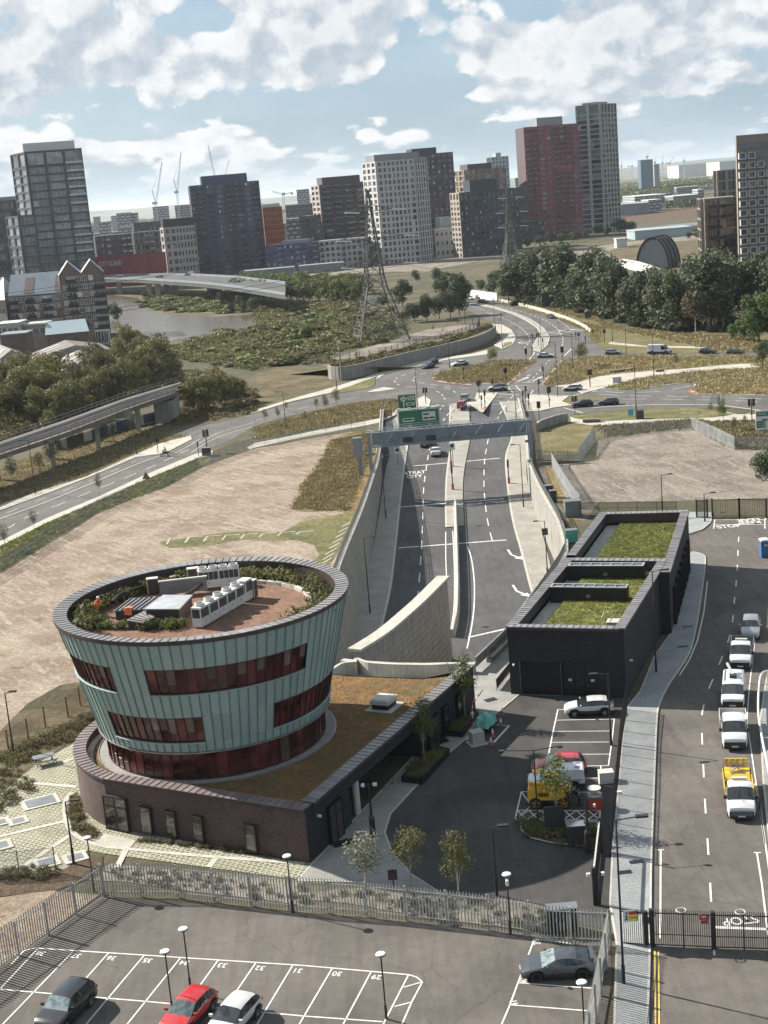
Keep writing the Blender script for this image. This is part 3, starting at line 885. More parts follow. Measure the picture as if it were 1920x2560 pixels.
for a,b in zip(HEAD,HEAD[1:]):
 t=(b-a).normalized();n=V_((-t.y,t.x,0))
 mb=MB();o1,o2=a-n*.0,b-n*.0
 mb.hexa([(a.x,a.y,-3.6),(b.x,b.y,-3.6),(b.x-n.x*.7,b.y-n.y*.7,-3.6),(a.x-n.x*.7,a.y-n.y*.7,-3.6),(a.x,a.y,1.05),(b.x,b.y,1.05),(b.x-n.x*.7,b.y-n.y*.7,1.05),(a.x-n.x*.7,a.y-n.y*.7,1.05)])
 mb.bd('panel',M_.plain_concrete,hw)
DW=pts(r2,[(800,1050),(740,1110),(650,1200),(550,1290),(420,1400),(300,1480),(190,1545)],1.5)
dw=thing('dividing_wall','curved concrete wall between the two carriageways ending in a tall prow','wall',(DW[0].x,DW[0].y,0))
P=resam(smln(DW,6),1.9)
for i,(a,b)in enumerate(zip(P,P[1:])):
 t=(b-a);t.z=0;t.normalize();n=V_((-t.y,t.x,0))
 def top(p):return 1.7
 mb=MB();e=t*.01
 w=.42
 A=[a+e-n*w,b-e-n*w,b-e+n*w,a+e+n*w]
 mb.hexa([(p.x,p.y,rz(p.y)-.2)for p in A]+[(p.x,p.y,1.55)for p in A])
 mb.bd('panel',M_.wall_concrete,dw)
cap=MB();Q=[V_((p.x,p.y,0))for p in P]
for s0,s1 in((-.75,.75),):
 A=offset(Q,s0);B=offset(Q,s1)
 for i in range(len(Q)-1):
  cap.hexa([(A[i].x,A[i].y,1.5),(A[i+1].x,A[i+1].y,1.5),(B[i+1].x,B[i+1].y,1.5),(B[i].x,B[i].y,1.5),(A[i].x,A[i].y,1.78),(A[i+1].x,A[i+1].y,1.78),(B[i+1].x,B[i+1].y,1.78),(B[i].x,B[i].y,1.78)],'lr' if 0<i<len(Q)-2 else '')
cap.bd('capping_beam',M_.pale_concrete,dw)
# --- painted markings
def line(name,P,w,z=.045,m='paint'):
 mb=MB();ribbon(mb,[V_((p[0],p[1],0))for p in P],w,z)
 return struct(name,mb,M_[m])
def dline(P,w,dash,gap,z=.045,m='paint',ramped=False,name='lane_marking'):
 mb=MB();dashes(mb,smln([V_((p[0],p[1],0))for p in P],6),w,dash,gap,z)
 if ramped:mb.v=[(x,y,rz(y)+ramped)for x,y,_ in mb.v]
 return struct(name,mb,M_[m])
def sline(P,w,z=.045,m='paint',ramped=False,name='edge_marking'):
 mb=MB();ribbon(mb,resam(smln([V_((p[0],p[1],0))for p in P],6),1.0),w,z)
 if ramped:mb.v=[(x,y,rz(y)+ramped)for x,y,_ in mb.v]
 return struct(name,mb,M_[m])
dline(rpts(r2,[(712,190),(690,330),(672,470),(665,700),(655,900),(640,1100),(628,1210)]),.16,4,3.5,m='paint',ramped=.02)
dline(rpts(r2,[(1090,150),(1068,280),(1062,420),(1070,560),(1090,700),(1125,840)]),.16,4,3.5,ramped=.02)
sline(rpts(r2,[(815,750),(815,900),(820,1050)]),.14,m='paint',ramped=.02)
sline(rpts(r2,[(955,845),(980,920),(998,1050),(1000,1200),(985,1350),(950,1520)]),.17,ramped=.02)
sline(rpts(r2,[(860,745),(868,900),(872,1050),(868,1250),(845,1400)]),.14,ramped=.02)
for yy,xa,xb in((310,600,1200),(575,520,1210),(840,510,1250),(1420,960,1200)):
 A=ramp(*r2(xa,yy+15));B=ramp(*r2(xb,yy-40 if xb>1100 else yy))
 sline([A,B],.35,m='paint_worn',ramped=.008,name='joint_seam')
def text(body,size,p,rot,m,name='road_text',sx=1.0,sy=1.0,z=.05,kind='structure',ramped=False):
 cu=bpy.data.curves.new('t','FONT');cu.body=body;cu.size=size
 cu.align_x='CENTER';cu.align_y='CENTER';cu.offset=size*.018
 o=bpy.data.objects.new('t',cu);col.objects.link(o)
 dg=bpy.context.evaluated_depsgraph_get();dg.update()
 me=bpy.data.meshes.new_from_object(o.evaluated_get(dg))
 bpy.data.objects.remove(o)
 M=Matrix.Translation(V_((p[0],p[1],z)))@Matrix.Rotation(rot,4,'Z')@Matrix.Diagonal((sx,sy,1,1))
 me.transform(M)
 if ramped:
  for v in me.vertices:v.co.z=rz(v.co.y)+ramped
 me.materials.clear();me.materials.append(M_[m])
 r=obj(name,me)
 if kind:r['kind']=kind
 return r
ang=atan2(LW[2].x-LW[4].x,LW[4].y-LW[2].y)
text('STRAT',1.25,ramp(*r2(616,368)),radians(0),'paint',ramped=.025,sy=2.2)
text('CITY',1.25,ramp(*r2(612,393)),radians(0),'paint',ramped=.025,sy=2.2)
def arrow(P,rot,s,z=.05,ramped=False,bend=.0):
 """straight or bent lane arrow pointing along +y before rotation"""
 mb=MB()
 L=[V_((0,-2.2,0)),V_((0,0,0)),V_((bend*.5,1.2,0))]if bend else[V_((0,-2.2,0)),V_((0,1.2,0))]
 ribbon(mb,L,.28,0)
 e=L[-1];t=(L[-1]-L[-2]).normalized();n=V_((-t.y,t.x,0))
 mb.poly([e-n*.55,e+t*1.5,e+n*.55][::1])
 M=Matrix.Translation(V_((P[0],P[1],z)))@Matrix.Rotation(rot,4,'Z')@Matrix.Scale(s,4)
 mb.v=[tuple(M@V_(v))for v in mb.v]
 if ramped:mb.v=[(x,y,rz(y)+ramped)for x,y,_ in mb.v]
 return struct('lane_arrow',mb,M_.paint)
for q in((1240,900),(1275,1135)):arrow(ramp(*r2(*q)),pi+.1,1.15,ramped=.02,bend=-1.1)
line('bay_line',[c6.g(190,1160),c6.g(1659,1256),c7.g(745,1010)],.11)
line('bay_line',[c6.g(-60,1380),c6.g(310,1412),c6.g(800,1452),c6.g(1659,1532),c7.g(590,1281)],.11)
bays=[(c6(205,1165),c6(0,1385)),(c6(400,1178),c6(200,1385)),(c6(590,1190),c6(390,1415)),(c6(785,1203),c6(598,1425)),(c6(985,1215),c6(800,1445)),(c6(1190,1228),c6(1020,1465)),(c6(1395,1243),c6(1230,1485)),(c6(1597,1256),c6(1450,1500)),(c7(300,975),c7(145,1238)),(c7(525,993),c7(383,1260)),(c7(740,1012),c7(600,1285))]
for i,(a,b)in enumerate(bays):
 a=at(*a);b=at(*b)
 line('bay_line',[a,b],.1)
 d=b-a
 line('bay_line',[b,b+d],.1)
dirb=(at(*bays[2][1])-at(*bays[2][0]));rb=atan2(dirb.y,dirb.x)-pi/2+pi
nums=['38','37','36','35','34','33','32','31','30','29']
for i,nm in enumerate(nums):
 a=at(*bays[i][0]);d=(at(*bays[i][1])-a).normalized();n=(at(*bays[i+1][0])-a).normalized()
 text(nm,.62,a+d*.5+n*.5,atan2(n.y,n.x)+pi,'paint',name='bay_number',sy=1.1,z=.05)
line('bay_line',[c7.g(*q)for q in((745,1010),(790,1025),(820,1052),(760,1165),(705,1290),(640,1420))],.1)
line('bay_line',[c7.g(*q)for q in((712,1082),(818,1052))],.1)
line('bay_line',[c7.g(*q)for q in((660,1193),(758,1168))],.1)
line('bay_line',[c6.g(*q)for q in((190,1160),(130,1175),(95,1215),(60,1250))],.1)
line('bay_line',[c7.g(*q)for q in((1465,805),(1370,1060),(1320,1195),(1275,1300),(1180,1480))],.1)
line('bay_line',[c7.g(*q)for q in((1465,805),(1700,832))],.1)
line('bay_line',[c8.g(*q)for q in((560,1185),(605,1190),(550,1330),(485,1550),(420,1800))],.1)
line('bay_line',[c8.g(*q)for q in((42,1292),(300,1312),(558,1330))],.1)
line('bay_line',[c8.g(*q)for q in((-15,1435),(250,1455),(505,1475))],.1)
text('39',.62,c8.g(160,1030),pi/2*1.1,'paint',name='bay_number')
text('40',.62,c7.g(1405,1045),pi/2*1.1,'paint',name='bay_number')
text('41',.62,c7.g(1350,1172),pi/2*1.1,'paint',name='bay_number')
yb=lambda*q:y5.g(*q)
line('bay_line',[yb(378,328),yb(345,480),yb(318,620)],.11,.055)
for a,b in(((378,330),(420,330)),((368,395),(720,388)),((355,463),(700,461)),((342,530),(690,528)),((510,603),(690,602)),((530,675),(690,672)),((530,750),(630,748))):
 line('bay_line',[yb(*a),yb(*b)],.1,.055)
line('bay_line',[yb(722,385),yb(706,530),yb(686,672)],.1,.055)
line('bay_line',[yb(640,675),yb(625,830)],.1,.055)
hb=[yb(155,832),yb(642,835),yb(632,1005),yb(116,1002)]
for a,b in zip(hb,hb[1:]+hb[:1]):line('bay_line',[a,b],.1,.055)
line('bay_line',[hb[3].lerp(hb[0],.33),hb[2].lerp(hb[1],.33)],.1,.055)
for k in range(7):
 u0=k/7;u1=(k+1)/7
 for(s0,s1)in((0,.33),(.33,0)):
  line('hatching',[hb[3].lerp(hb[2],u0).lerp(hb[0].lerp(hb[1],u0),s0),hb[3].lerp(hb[2],u1).lerp(hb[0].lerp(hb[1],u1),s1)],.09,.056)
line('hatching',[hb[0],hb[3].lerp(hb[2],.16).lerp(hb[0].lerp(hb[1],.16),.5),hb[3]],.09,.056)
dline([g5.g(1130,1700),g5.g(1100,1200),g5.g(1075,760),g5.g(1050,380),g5.g(1030,60),y5.g(1270,780),y5.g(1258,520),y5.g(1258,350),y5.g(1300,200),b3.g(1340,1130),b3.g(1430,890),b3.g(1455,680),b3.g(1470,520),b3.g(1478,350),b3.g(1483,260)],.13,2.5,4.2)
line('edge_marking',[g5.g(600,655),g5.g(597,1230),g5.g(595,1530)],.12)
line('edge_marking',[g5.g(570,655),g5.g(630,655)],.14)
line('edge_marking',[g5.g(1550,685),g5.g(1600,1000),g5.g(1660,1500)],.12)
line('edge_marking',[g5.g(1520,683),g5.g(1590,683)],.14)
line('edge_marking',[b3.g(1290,570),b3.g(1268,760),b3.g(1230,930),b3.g(1180,1050),b3.g(1120,1145)],.12)
line('stop_line',[g5.g(1140,1420),g5.g(1660,1440)],.3)
text('STOP',.95,g5.g(1385,1352),pi+.03,'paint',sx=1.0,sy=1.35)
text('STOP',1.3,b3.g(1420,236),.02,'paint',sy=1.6)
text('KEEP',1.3,b3.g(1548,213),pi,'paint',sy=1.5)
text('CLEAR',1.3,b3.g(1560,194),pi,'paint',sy=1.5)
for a,b in(((1325,195),(1650,195)),((1335,195),(1328,250)),((1485,195),(1485,225)),((1335,225),(1645,225)),((1640,195),(1640,250))):
 line('box_marking',[b3.g(*a),b3.g(*b)],.14)
for dx in(-10,14):line('yellow_line',[c8.g(935+dx,1085),c8.g(938+dx,1300),c8.g(942+dx,1800)],.09,.05,'paint_yellow')
line('edge_marking',[g5.g(1530,0),g5.g(1590,300),g5.g(1640,640),g5.g(1720,1200)],.12,.05)
line('edge_marking',[y5.g(1580,-100),y5.g(1545,200),y5.g(1530,400),y5.g(1590,800),y5.g(1640,1150)],.1,.05)
dline(pts(z1,[(-600,1620),(0,1375),(150,1290),(390,1195),(560,1125),(760,1045),(850,1008),(1010,940),(1250,825)]),.15,4,3.5)
sline(pts(z1,[(-600,1520),(0,1293),(320,1175),(600,1060),(880,940),(1050,878)]),.3,m='kerb',z=.1,name='cycle_lane_kerb')
dline(pts(z1,[(-600,1500),(0,1268),(300,1150),(600,1035),(880,915)]),.12,3,5)
for P in([(1290,800),(1420,730),(1560,690),(1659,660)],[(1240,860),(1350,790),(1480,735),(1640,690)],[(1100,880),(1200,830),(1300,770)]):sline(pts(z1,P),.12,m='paint_worn')
dline(pts(z5,[(0,1065),(200,1010),(400,965),(600,930),(720,905)]),.15,4,3)
for P in([(1100,722),(960,770),(905,800),(905,825),(960,845),(1080,850),(1180,855),(1260,865),(1310,900)],[(1190,735),(1060,770),(1020,795),(1030,815),(1100,828),(1250,850),(1400,862)],[(1050,870),(1150,872),(1200,895),(1225,930)],[(1110,700),(1240,672),(1400,652),(1560,628)]):
 dline(pts(z5,P),.16,3,3)
dline(pts(z5,[(1280,990),(1240,1030),(1210,1075)]),.16,3,3)
sline(pts(z5,[(1130,972),(1240,962),(1400,955)]),.3,name='stop_line')
dline(pts(z5,[(1220,965),(1190,1000)]),.16,3,2)
for P in([(380,890),(550,875),(750,862)],):sline(pts(j4,P),.3,name='stop_line')
dline(pts(j4,[(640,770),(540,890),(430,1080)]),.16,4,3)
dline(pts(j4,[(1110,310),(1000,430),(880,560),(820,600)]),.16,3,3)
for P in([(640,610),(790,605),(960,600)],[(440,752),(600,760),(740,765)]):sline(pts(j4,P),.3,name='stop_line')
for xa,xb in((770,800),(812,872),(918,950),(962,1000),(1010,1045)):
 sline(pts(j4,[(xa,522),(xb,515)]),.5,name='road_text');sline(pts(j4,[(xa+4,508),(xb,504)]),.35,name='road_text')
for q in((760,565),(950,558)):arrow(j4.g(*q),-.5,1.4)
for P in([(545,640),(640,740)],[(670,645),(740,720)],[(600,690),(850,680)],[(570,655),(900,640)],[(900,700),(860,760)]):sline(pts(j4,P),.18,m='paint_worn',name='box_marking')
dline(pts(s8,[(560,445),(700,500),(820,570),(900,640),(930,700),(910,750),(870,785)]),.18,4,3)
dline(pts(s8,[(630,355),(900,430),(1060,490),(1180,560),(1250,640),(1275,700),(1268,770)]),.18,4,3)
dline(pts(s8,[(1220,495),(1320,565),(1390,650)]),.18,2,2)
dline(pts(s8,[(1120,628),(1240,610),(1350,596)]),.35,1,1,name='stop_line')
sline(pts(s8,[(920,905),(960,870),(980,830)]),.25);sline(pts(s8,[(1290,870),(1360,800)]),.25)
for q in((1185,635),(1300,615),(1430,603)):arrow(s8.g(*q),.5,1.5)
text('C',3.2,s8.g(858,735),.3,'paint',sy=1.8)
dline(pts(s8,[(300,345),(400,380),(560,445)]),.18,4,3)
for a in((680,600),(700,640),(720,690)):sline(pts(s8,[(a[0],a[1]+10),(a[0]+60,a[1])]),.2)
for P in([(0,505),(200,520),(460,520),(700,520),(900,528),(1200,530),(1659,550)],[(60,475),(400,490),(700,492),(1000,500),(1200,505),(1659,520)],[(120,450),(300,460),(600,450),(800,420),(940,395)]):dline(pts(n6,P),.2,5,3)
sline(pts(n6,[(0,607),(200,592),(560,576),(1000,574),(1200,582),(1400,605),(1659,640)]),.5,m='pale_concrete',z=.09,name='cycle_lane_kerb')
dline(pts(n6,[(0,452),(150,412)]),.3,2,1)
sline(pts(j4,[(1380,785),(1659,715),(1800,690)]),.25);sline(pts(j4,[(1290,930),(1420,965),(1540,1000)]),.25)
for P in([(1500,650),(1400,672),(1250,640)],):sline(pts(n6,P),.2)
sline(pts(z5,[(1150,780),(1152,800),(1200,822),(1400,842)]),.5,z=.16,m='red_surfacing',name='red_edge')
sline(pts(j4,[(930,318),(610,618)]),.5,z=.05,m='red_surfacing',name='red_edge')
sline(pts(j4,[(1262,320),(1010,612)]),.5,z=.05,m='red_surfacing',name='red_edge')
sline(pts(n6,[(1000,480),(930,458),(915,440),(945,415)]),.5,z=.05,m='red_surfacing',name='red_edge')
lay('tactile_paving',pts(j4,[(250,930),(290,930),(285,960),(240,962)]),'red_surfacing',.175)
lay('tactile_paving',pts(j4,[(760,900),(800,895),(795,960),(745,965)]),'red_surfacing',.175)
for k in range(8):line('paver_edge',[G(360+k*40,1176-k*3),G(368+k*40,1163-k*2),G(398+k*40,1161-k*2)],.3,.06,'plain_concrete')
for k in range(8):line('paver_edge',[G(690+k*7,1222-k*12),G(716+k*6,1206-k*11)],.22,.06,'plain_concrete')
# -- the drum building on its brick base
CX,CY=-15.1,110.0
def RC(z):return 9.1+.2476*(z-5)
def cyl(th,r,z):return(CX+r*cos(th),CY+r*sin(th),z)
drum=thing('office_building','round office tower of flaring green copper panels over a glass storey','building',(CX,CY,0))
NCOL=90
dth=2*pi/NCOL
deg=lambda t:(math.degrees(t)+360)%360
def inband(d,a0,a1):
 a0%=360;a1%=360
 return(a0<=d<=a1)if a0<=a1 else(d>=a0 or d<=a1)
BANDS=[('hi',11.0,13.15,((-107.5,-38.8),(-172,-125.4),(40,75),(100,140))),('lo',6.8,9.0,((-134,-89.7),(-56,5),(60,110)))]
ROWS=[(5.9,6.8),(6.8,9.0),(9.0,11.0),(11.0,13.15),(13.15,15.35)]
back=MB()
def cpanel(mb,t0,t1,z0,z1,dz=.0):
 """sheet between two seams with a rolled upstand at its left edge"""
 o=.03
 P=[cyl(t0,RC(z0)+dz,z0),cyl(t1,RC(z0)+dz,z0),cyl(t1,RC(z1)+dz,z1),cyl(t0,RC(z1)+dz,z1)]
 mb.poly(P)
 for q in(0,1):
  t=t0 if q==0 else t1
  s=1 if q==0 else-1
  e=s*.0016
  a=[cyl(t+e,RC(z0)+dz,z0),cyl(t+e+s*.0026,RC(z0)+dz+.05,z0),cyl(t+e+s*.0026,RC(z1)+dz+.05,z1),cyl(t+e,RC(z1)+dz,z1)]
  mb.poly(a if q else a[::-1])
 i=.09
 mb.poly([cyl(t0,RC(z1)+dz,z1),cyl(t1,RC(z1)+dz,z1),cyl(t1,RC(z1)-i,z1),cyl(t0,RC(z1)-i,z1)])
 mb.poly([cyl(t0,RC(z0)-i,z0),cyl(t1,RC(z0)-i,z0),cyl(t1,RC(z0)+dz,z0),cyl(t0,RC(z0)+dz,z0)])
rg=random.Random(3)
colgroups={}
for k in range(NCOL):
 t0=k*dth;t1=t0+dth;d=deg(t0+dth/2)
 front=inband(d,170,20)
 for ri,(z0,z1)in enumerate(ROWS):
  w=None
  for bi,(nm,b0,b1,gs)in enumerate(BANDS):
   if(z0,z1)==(b0,b1):
    for gi,(a0,a1)in enumerate(gs):
     if inband(d,a0,a1):w=(bi,gi)
  if w:
   colgroups.setdefault(w,[]).append((k,z0,z1));continue
  dz=.0
  g=.006
  if front:
   mb=MB();cpanel(mb,t0+.0012,t1-.0012,z0+g,z1-g,rg.uniform(0,.006))
   mb.bd('copper_panel',M_.patina_copper,drum)
  else:cpanel(back,t0+.0012,t1-.0012,z0+g,z1-g,rg.uniform(0,.006))
o=back.bd('rear_panels',M_.patina_copper,drum);o['kind']='stuff'
Q1_('lathe','carcass','dark_metal',drum,[(RC(5.9)-.28,5.9),(RC(15.3)-.28,15.3)],60,(CX,CY))
glass('drum_glass',(.070,.018,.017),.07,.5,.5,.45)  # red-brown from a reflection at the viewpoint's window, put into the glass colour
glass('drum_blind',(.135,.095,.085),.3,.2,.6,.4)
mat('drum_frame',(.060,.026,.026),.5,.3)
for w,cols_ in colgroups.items():
 cols_.sort()
 fr=MB()
 ks=[c[0]for c in cols_];z0,z1=cols_[0][1:]
 for k,a,b in cols_:
  t0=k*dth;t1=t0+dth
  for(u0,u1,za,zb)in((t0,t1,z0,z0+.09),(t0,t1,z1-.09,z1),(t0-.0035,t0+.0035,z0,z1)):
   P=[cyl(u0,RC(za)-.2,za),cyl(u1,RC(za)-.2,za),cyl(u1,RC(za)-.04,za),cyl(u0,RC(za)-.04,za),cyl(u0,RC(zb)-.2,zb),cyl(u1,RC(zb)-.2,zb),cyl(u1,RC(zb)-.04,zb),cyl(u0,RC(zb)-.04,zb)]
   fr.hexa([P[3],P[2],P[1],P[0],P[7],P[6],P[5],P[4]])
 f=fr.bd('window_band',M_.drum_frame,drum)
 sill=MB()
 for k,a,b in cols_:
  t0=k*dth;t1=t0+dth;r=RC(z0)
  sill.hexa([cyl(t0,r-.1,z0-.07),cyl(t0,r+.10,z0-.07),cyl(t1,r+.10,z0-.07),cyl(t1,r-.1,z0-.07),cyl(t0,r-.1,z0+.0),cyl(t0,r+.10,z0-.03),cyl(t1,r+.10,z0-.03),cyl(t1,r-.1,z0+.0)])
 sill.bd('sill',M_.patina_copper,drum)
 for k,a,b in cols_:
  t0=k*dth+.004;t1=(k+1)*dth-.004
  mb=MB();blind=rg.random()<(.5 if w in((0,0),(1,1))else .12)
  zm=z1-(z1-z0)*(rg.choice((.35,.5,.62))if blind else 0)
  q=lambda za,zb:mb.poly([cyl(t0,RC(za)-.14,za),cyl(t1,RC(za)-.14,za),cyl(t1,RC(zb)-.14,zb),cyl(t0,RC(zb)-.14,zb)])
  q(z0+.05,zm)
  if blind:mb.cur=1;q(zm,z1-.05)
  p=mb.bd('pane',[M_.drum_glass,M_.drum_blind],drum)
  p.parent=f
NG=64
gs=MB()
for k in range(NG):
 t=k*2*pi/NG
 gs.tube(cyl(t,8.82,3.5),cyl(t,8.98,5.9),.045,4)
for z in(3.55,5.82):
 gs.lathe([(8.78,z-.06),(8.9,z-.06),(8.9,z+.06),(8.78,z+.06)],64,(CX,CY))
gsf=gs.bd('curtain_wall',M_.drum_frame,drum)
for k in range(NG):
 t0=k*2*pi/NG+.003;t1=(k+1)*2*pi/NG-.003
 mb=MB();mb.cur=1 if k in(49,50)and False else 0
 mb.poly([cyl(t0,8.80,3.5),cyl(t1,8.80,3.5),cyl(t1,8.92,5.9),cyl(t0,8.92,5.9)])
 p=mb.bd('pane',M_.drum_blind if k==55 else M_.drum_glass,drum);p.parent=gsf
Q1_('lathe','soffit','drum_frame',drum,[(8.2,5.9),(RC(5.9)+.02,5.88),(RC(5.9)+.03,5.98),(RC(5.9)-.1,6.0)],90,(CX,CY))
Q1_('lathe','drip_rail','galvanised',drum,[(RC(6.0)+.02,5.86),(RC(6.0)+.12,5.86),(RC(6.0)+.12,5.95),(RC(6.0)+.02,5.95)],90,(CX,CY))
NCP=112
for k in range(NCP):
 t0=k*2*pi/NCP+.0018;t1=(k+1)*2*pi/NCP-.0018
 mb=MB();r0,r1=10.72,RC(15.35)+.12
 z=15.42+rg.uniform(-.004,.004)
 mb.hexa([cyl(t0,r0,z),cyl(t0,r1,z),cyl(t1,r1,z),cyl(t1,r0,z),cyl(t0,r0,z+.06),cyl(t0,r1,z+.13),cyl(t1,r1,z+.13),cyl(t1,r0,z+.06)])
 e=.004
 mb.hexa([cyl(t0,r0,z+.07),cyl(t0,r1,z+.13),cyl(t0+e,r1,z+.13),cyl(t0+e,r0,z+.07),cyl(t0,r0,z+.11),cyl(t0,r1,z+.18),cyl(t0+e,r1,z+.18),cyl(t0+e,r0,z+.11)])
 mb.bd('coping',M_.coping,drum)
Q1_('lathe','fascia','coping_edge',drum,[(RC(15.3)+.02,15.22),(RC(15.35)+.13,15.22),(RC(15.35)+.13,15.53),(RC(15.35)+.05,15.53)],112,(CX,CY))
Q1_('lathe','parapet','coping_edge',drum,[(10.80,15.43),(10.80,13.95)],72,(CX,CY))
Q1_('sheet','roof','red_gravel',drum,arc((CX,CY),10.82,0,2*pi*71/72,71),14.05)
# --- brick base and long wing
brk=thing('brick_wing','single storey dark brick wing with rounded end wrapping the round tower','building',(-7.3,92.8,0))
C0=V_((-7.3,92.8));C1=V_((6.75,120.4))
T0=V_((-23.0,101.55))
aA=atan2(T0.y-CY,T0.x-CX);aA=aA if aA>0 else aA+2*pi
RB_=(T0-V_((CX,CY))).length
arcpts=[V_(p)for p in arc((CX,CY),RB_,aA,radians(118),26)]
front=[C0.lerp(T0,i/14)for i in range(15)]
outline=front+arcpts[1:]
ZT=4.1
def wall_run(mb,P,z0,z1,s0=.0):
 s=s0
 for a,b in zip(P,P[1:]):
  L=(b-a).length
  mb.poly([(b.x,b.y,z0),(a.x,a.y,z0),(a.x,a.y,z1),(b.x,b.y,z1)],[(s+L,z0),(s,z0),(s,z1),(s+L,z1)])
  s+=L
def along(P,s):
 for a,b in zip(P,P[1:]):
  L=(b-a).length
  if s<=L:return a.lerp(b,s/L)
  s-=L
 return P[-1]
def sub(P,s0,s1):
 out=[along(P,s0)];s=0
 for a,b in zip(P,P[1:]):
  s+=(b-a).length
  if s0+.01<s<s1-.01:out.append(b)
 return out+[along(P,s1)]
LFR=sum((b-a).length for a,b in zip(outline,outline[1:]))
r1z=Z(100,1340,2.074)
fd=(T0-C0).normalized()
def sfront(x,y,z):
 """distance from the corner of a point seen on the front wall at height z"""
 p=at(*r1z(x,y),z).xy
 return(p-C0).dot(fd)
ops=[]
for xa,xb,y,zb,zt_ in((1158,1098,1618,.3,2.4),(862,805,1586,.3,2.4),(708,652,1571,.3,2.4),(570,508,1556,.3,2.4)):
 ops.append((sfront(xa,y,zb),sfront(xb,y-8,zb),zb,zt_,'window'))
ops=[(max(.6,a),b,c,d,e)for a,b,c,d,e in ops]
sd_=(T0-C0).length
ops.append((sd_-2.1,sd_+.15,.05,2.8,'door'))
ops.sort()
print('ops',[(round(a,2),round(b,2),e)for a,b,_,_,e in ops])
wl=MB();s=.0
for a,b,zb,zt_,kd in ops:
 wall_run(wl,sub(outline,s,a),0,ZT,s)
 wall_run(wl,sub(outline,a,b),0,zb,a);wall_run(wl,sub(outline,a,b),zt_,ZT,a)
 s=b
wall_run(wl,sub(outline,s,LFR),0,ZT,s)
mat('frame_brown',(.055,.042,.040),.5,.2)
glass('wing_glass',(.05,.048,.044),.05,.5,1.2,.9)
def opening(P,a,b,zb,zt_,kd,root,mframe,mglass,depth=.32,n=1):
 A,B=along(P,a),along(P,b)
 t=(B-A).normalized();nrm=V_((-t.y,t.x))
 mb=MB()
 a2,b2=A+nrm*depth,B+nrm*depth
 for p,q in((A,a2),(b2,B)):
  mb.poly([(p.x,p.y,zb),(q.x,q.y,zb),(q.x,q.y,zt_),(p.x,p.y,zt_)])
 mb.poly([(A.x,A.y,zb),(B.x,B.y,zb),(b2.x,b2.y,zb),(a2.x,a2.y,zb)]);mb.poly([(A.x,A.y,zt_),(a2.x,a2.y,zt_),(b2.x,b2.y,zt_),(B.x,B.y,zt_)])
 W=(B-A).length
 def bar(u0,u1,z0,z1):
  p0=A+t*u0+nrm*(depth-.1);p1=A+t*u1+nrm*(depth-.1)
  q0=p0+nrm*.12;q1=p1+nrm*.12
  mb.hexa([(p.x,p.y,z0)for p in(p1,p0,q0,q1)]+[(p.x,p.y,z1)for p in(p1,p0,q0,q1)])
 bar(0,.08,zb,zt_);bar(W-.08,W,zb,zt_);bar(0,W,zt_-.1,zt_);bar(0,W,zb,zb+.1)
 for k in range(1,n):bar(W*k/n-.045,W*k/n+.045,zb,zt_)
 if kd=='door':bar(0,W,zt_-.85,zt_-.75)
 f=mb.bd(kd if kd=='window' else 'door',mframe,root)
 for k in range(n):
  g=MB();u0=W*k/n+.05;u1=W*(k+1)/n-.05
  p0=A+t*u0+nrm*(depth-.03);p1=A+t*u1+nrm*(depth-.03)
  g.poly([(p1.x,p1.y,zb+.05),(p0.x,p0.y,zb+.05),(p0.x,p0.y,zt_-.05),(p1.x,p1.y,zt_-.05)])
  x=g.bd('pane',mglass,root);x.parent=f
 if kd=='door':
  h=MB()
  for u in(W/2-.12,W/2+.12):
   c=A+t*u+nrm*(depth-.18);h.tube((c.x,c.y,zb+.8),(c.x,c.y,zb+1.5),.02,5)
  x=h.bd('handle',M_.galvanised,root);x.parent=f
 return f
for a,b,zb,zt_,kd in ops:opening(outline,a,b,zb,zt_,kd,brk,M_.frame_brown,M_.wing_glass,n=2 if kd=='door' else 1)
side=[C0,C1]
SD=(C1-C0).normalized();SL=(C1-C0).length
def sside(x,y):return(y4.g(x,y).xy-C0).dot(SD)
d0,d1,b0,b1=2.9,4.9,6.6,19.4
w0,w1,v0,v1,u0_,u1_=20.4,22.6,23.6,24.7,26.6,27.5
sw=MB()
def srun(mb,s0,s1,z0,z1):
 a=C0+SD*s0;b=C0+SD*s1
 mb.poly([(a.x,a.y,z0),(b.x,b.y,z0),(b.x,b.y,z1),(a.x,a.y,z1)],[(s0,z0),(s1,z0),(s1,z1),(s0,z1)])
sw.cur=0
srun(sw,0,d0,0,ZT);srun(sw,d0,d1,3.0,ZT);srun(sw,d1,b0,0,ZT)
srun(sw,b0,b1,2.9,ZT);srun(sw,b1,w0,0,ZT);srun(sw,w0,w1,2.9,ZT);srun(sw,w1,v0,0,ZT)
srun(sw,v0,v1,2.9,ZT);srun(sw,v1,u0_,0,ZT);srun(sw,u0_,u1_,2.9,ZT);srun(sw,u1_,SL,0,ZT)
inn=V_((-SD.y,SD.x))
def wpoly(mb,a,b,z0,z1):mb.poly([(a.x,a.y,z0),(b.x,b.y,z0),(b.x,b.y,z1),(a.x,a.y,z1)])
e0=C0+SD*b0;e1=C0+SD*b1;dpt=5.0
wpoly(sw,e0,e0+inn*dpt,0,2.9);wpoly(sw,e1+inn*dpt,e1,0,2.9);wpoly(sw,e0+inn*dpt,e1+inn*dpt,0,2.9)
q=[e0,e1,e1+inn*dpt,e0+inn*dpt]
sw.poly([(p.x,p.y,2.9)for p in q[::-1]])
sw.bd('side_wall',M_.dark_brick,brk)
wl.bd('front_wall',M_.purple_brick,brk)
rside=[C1,C0]
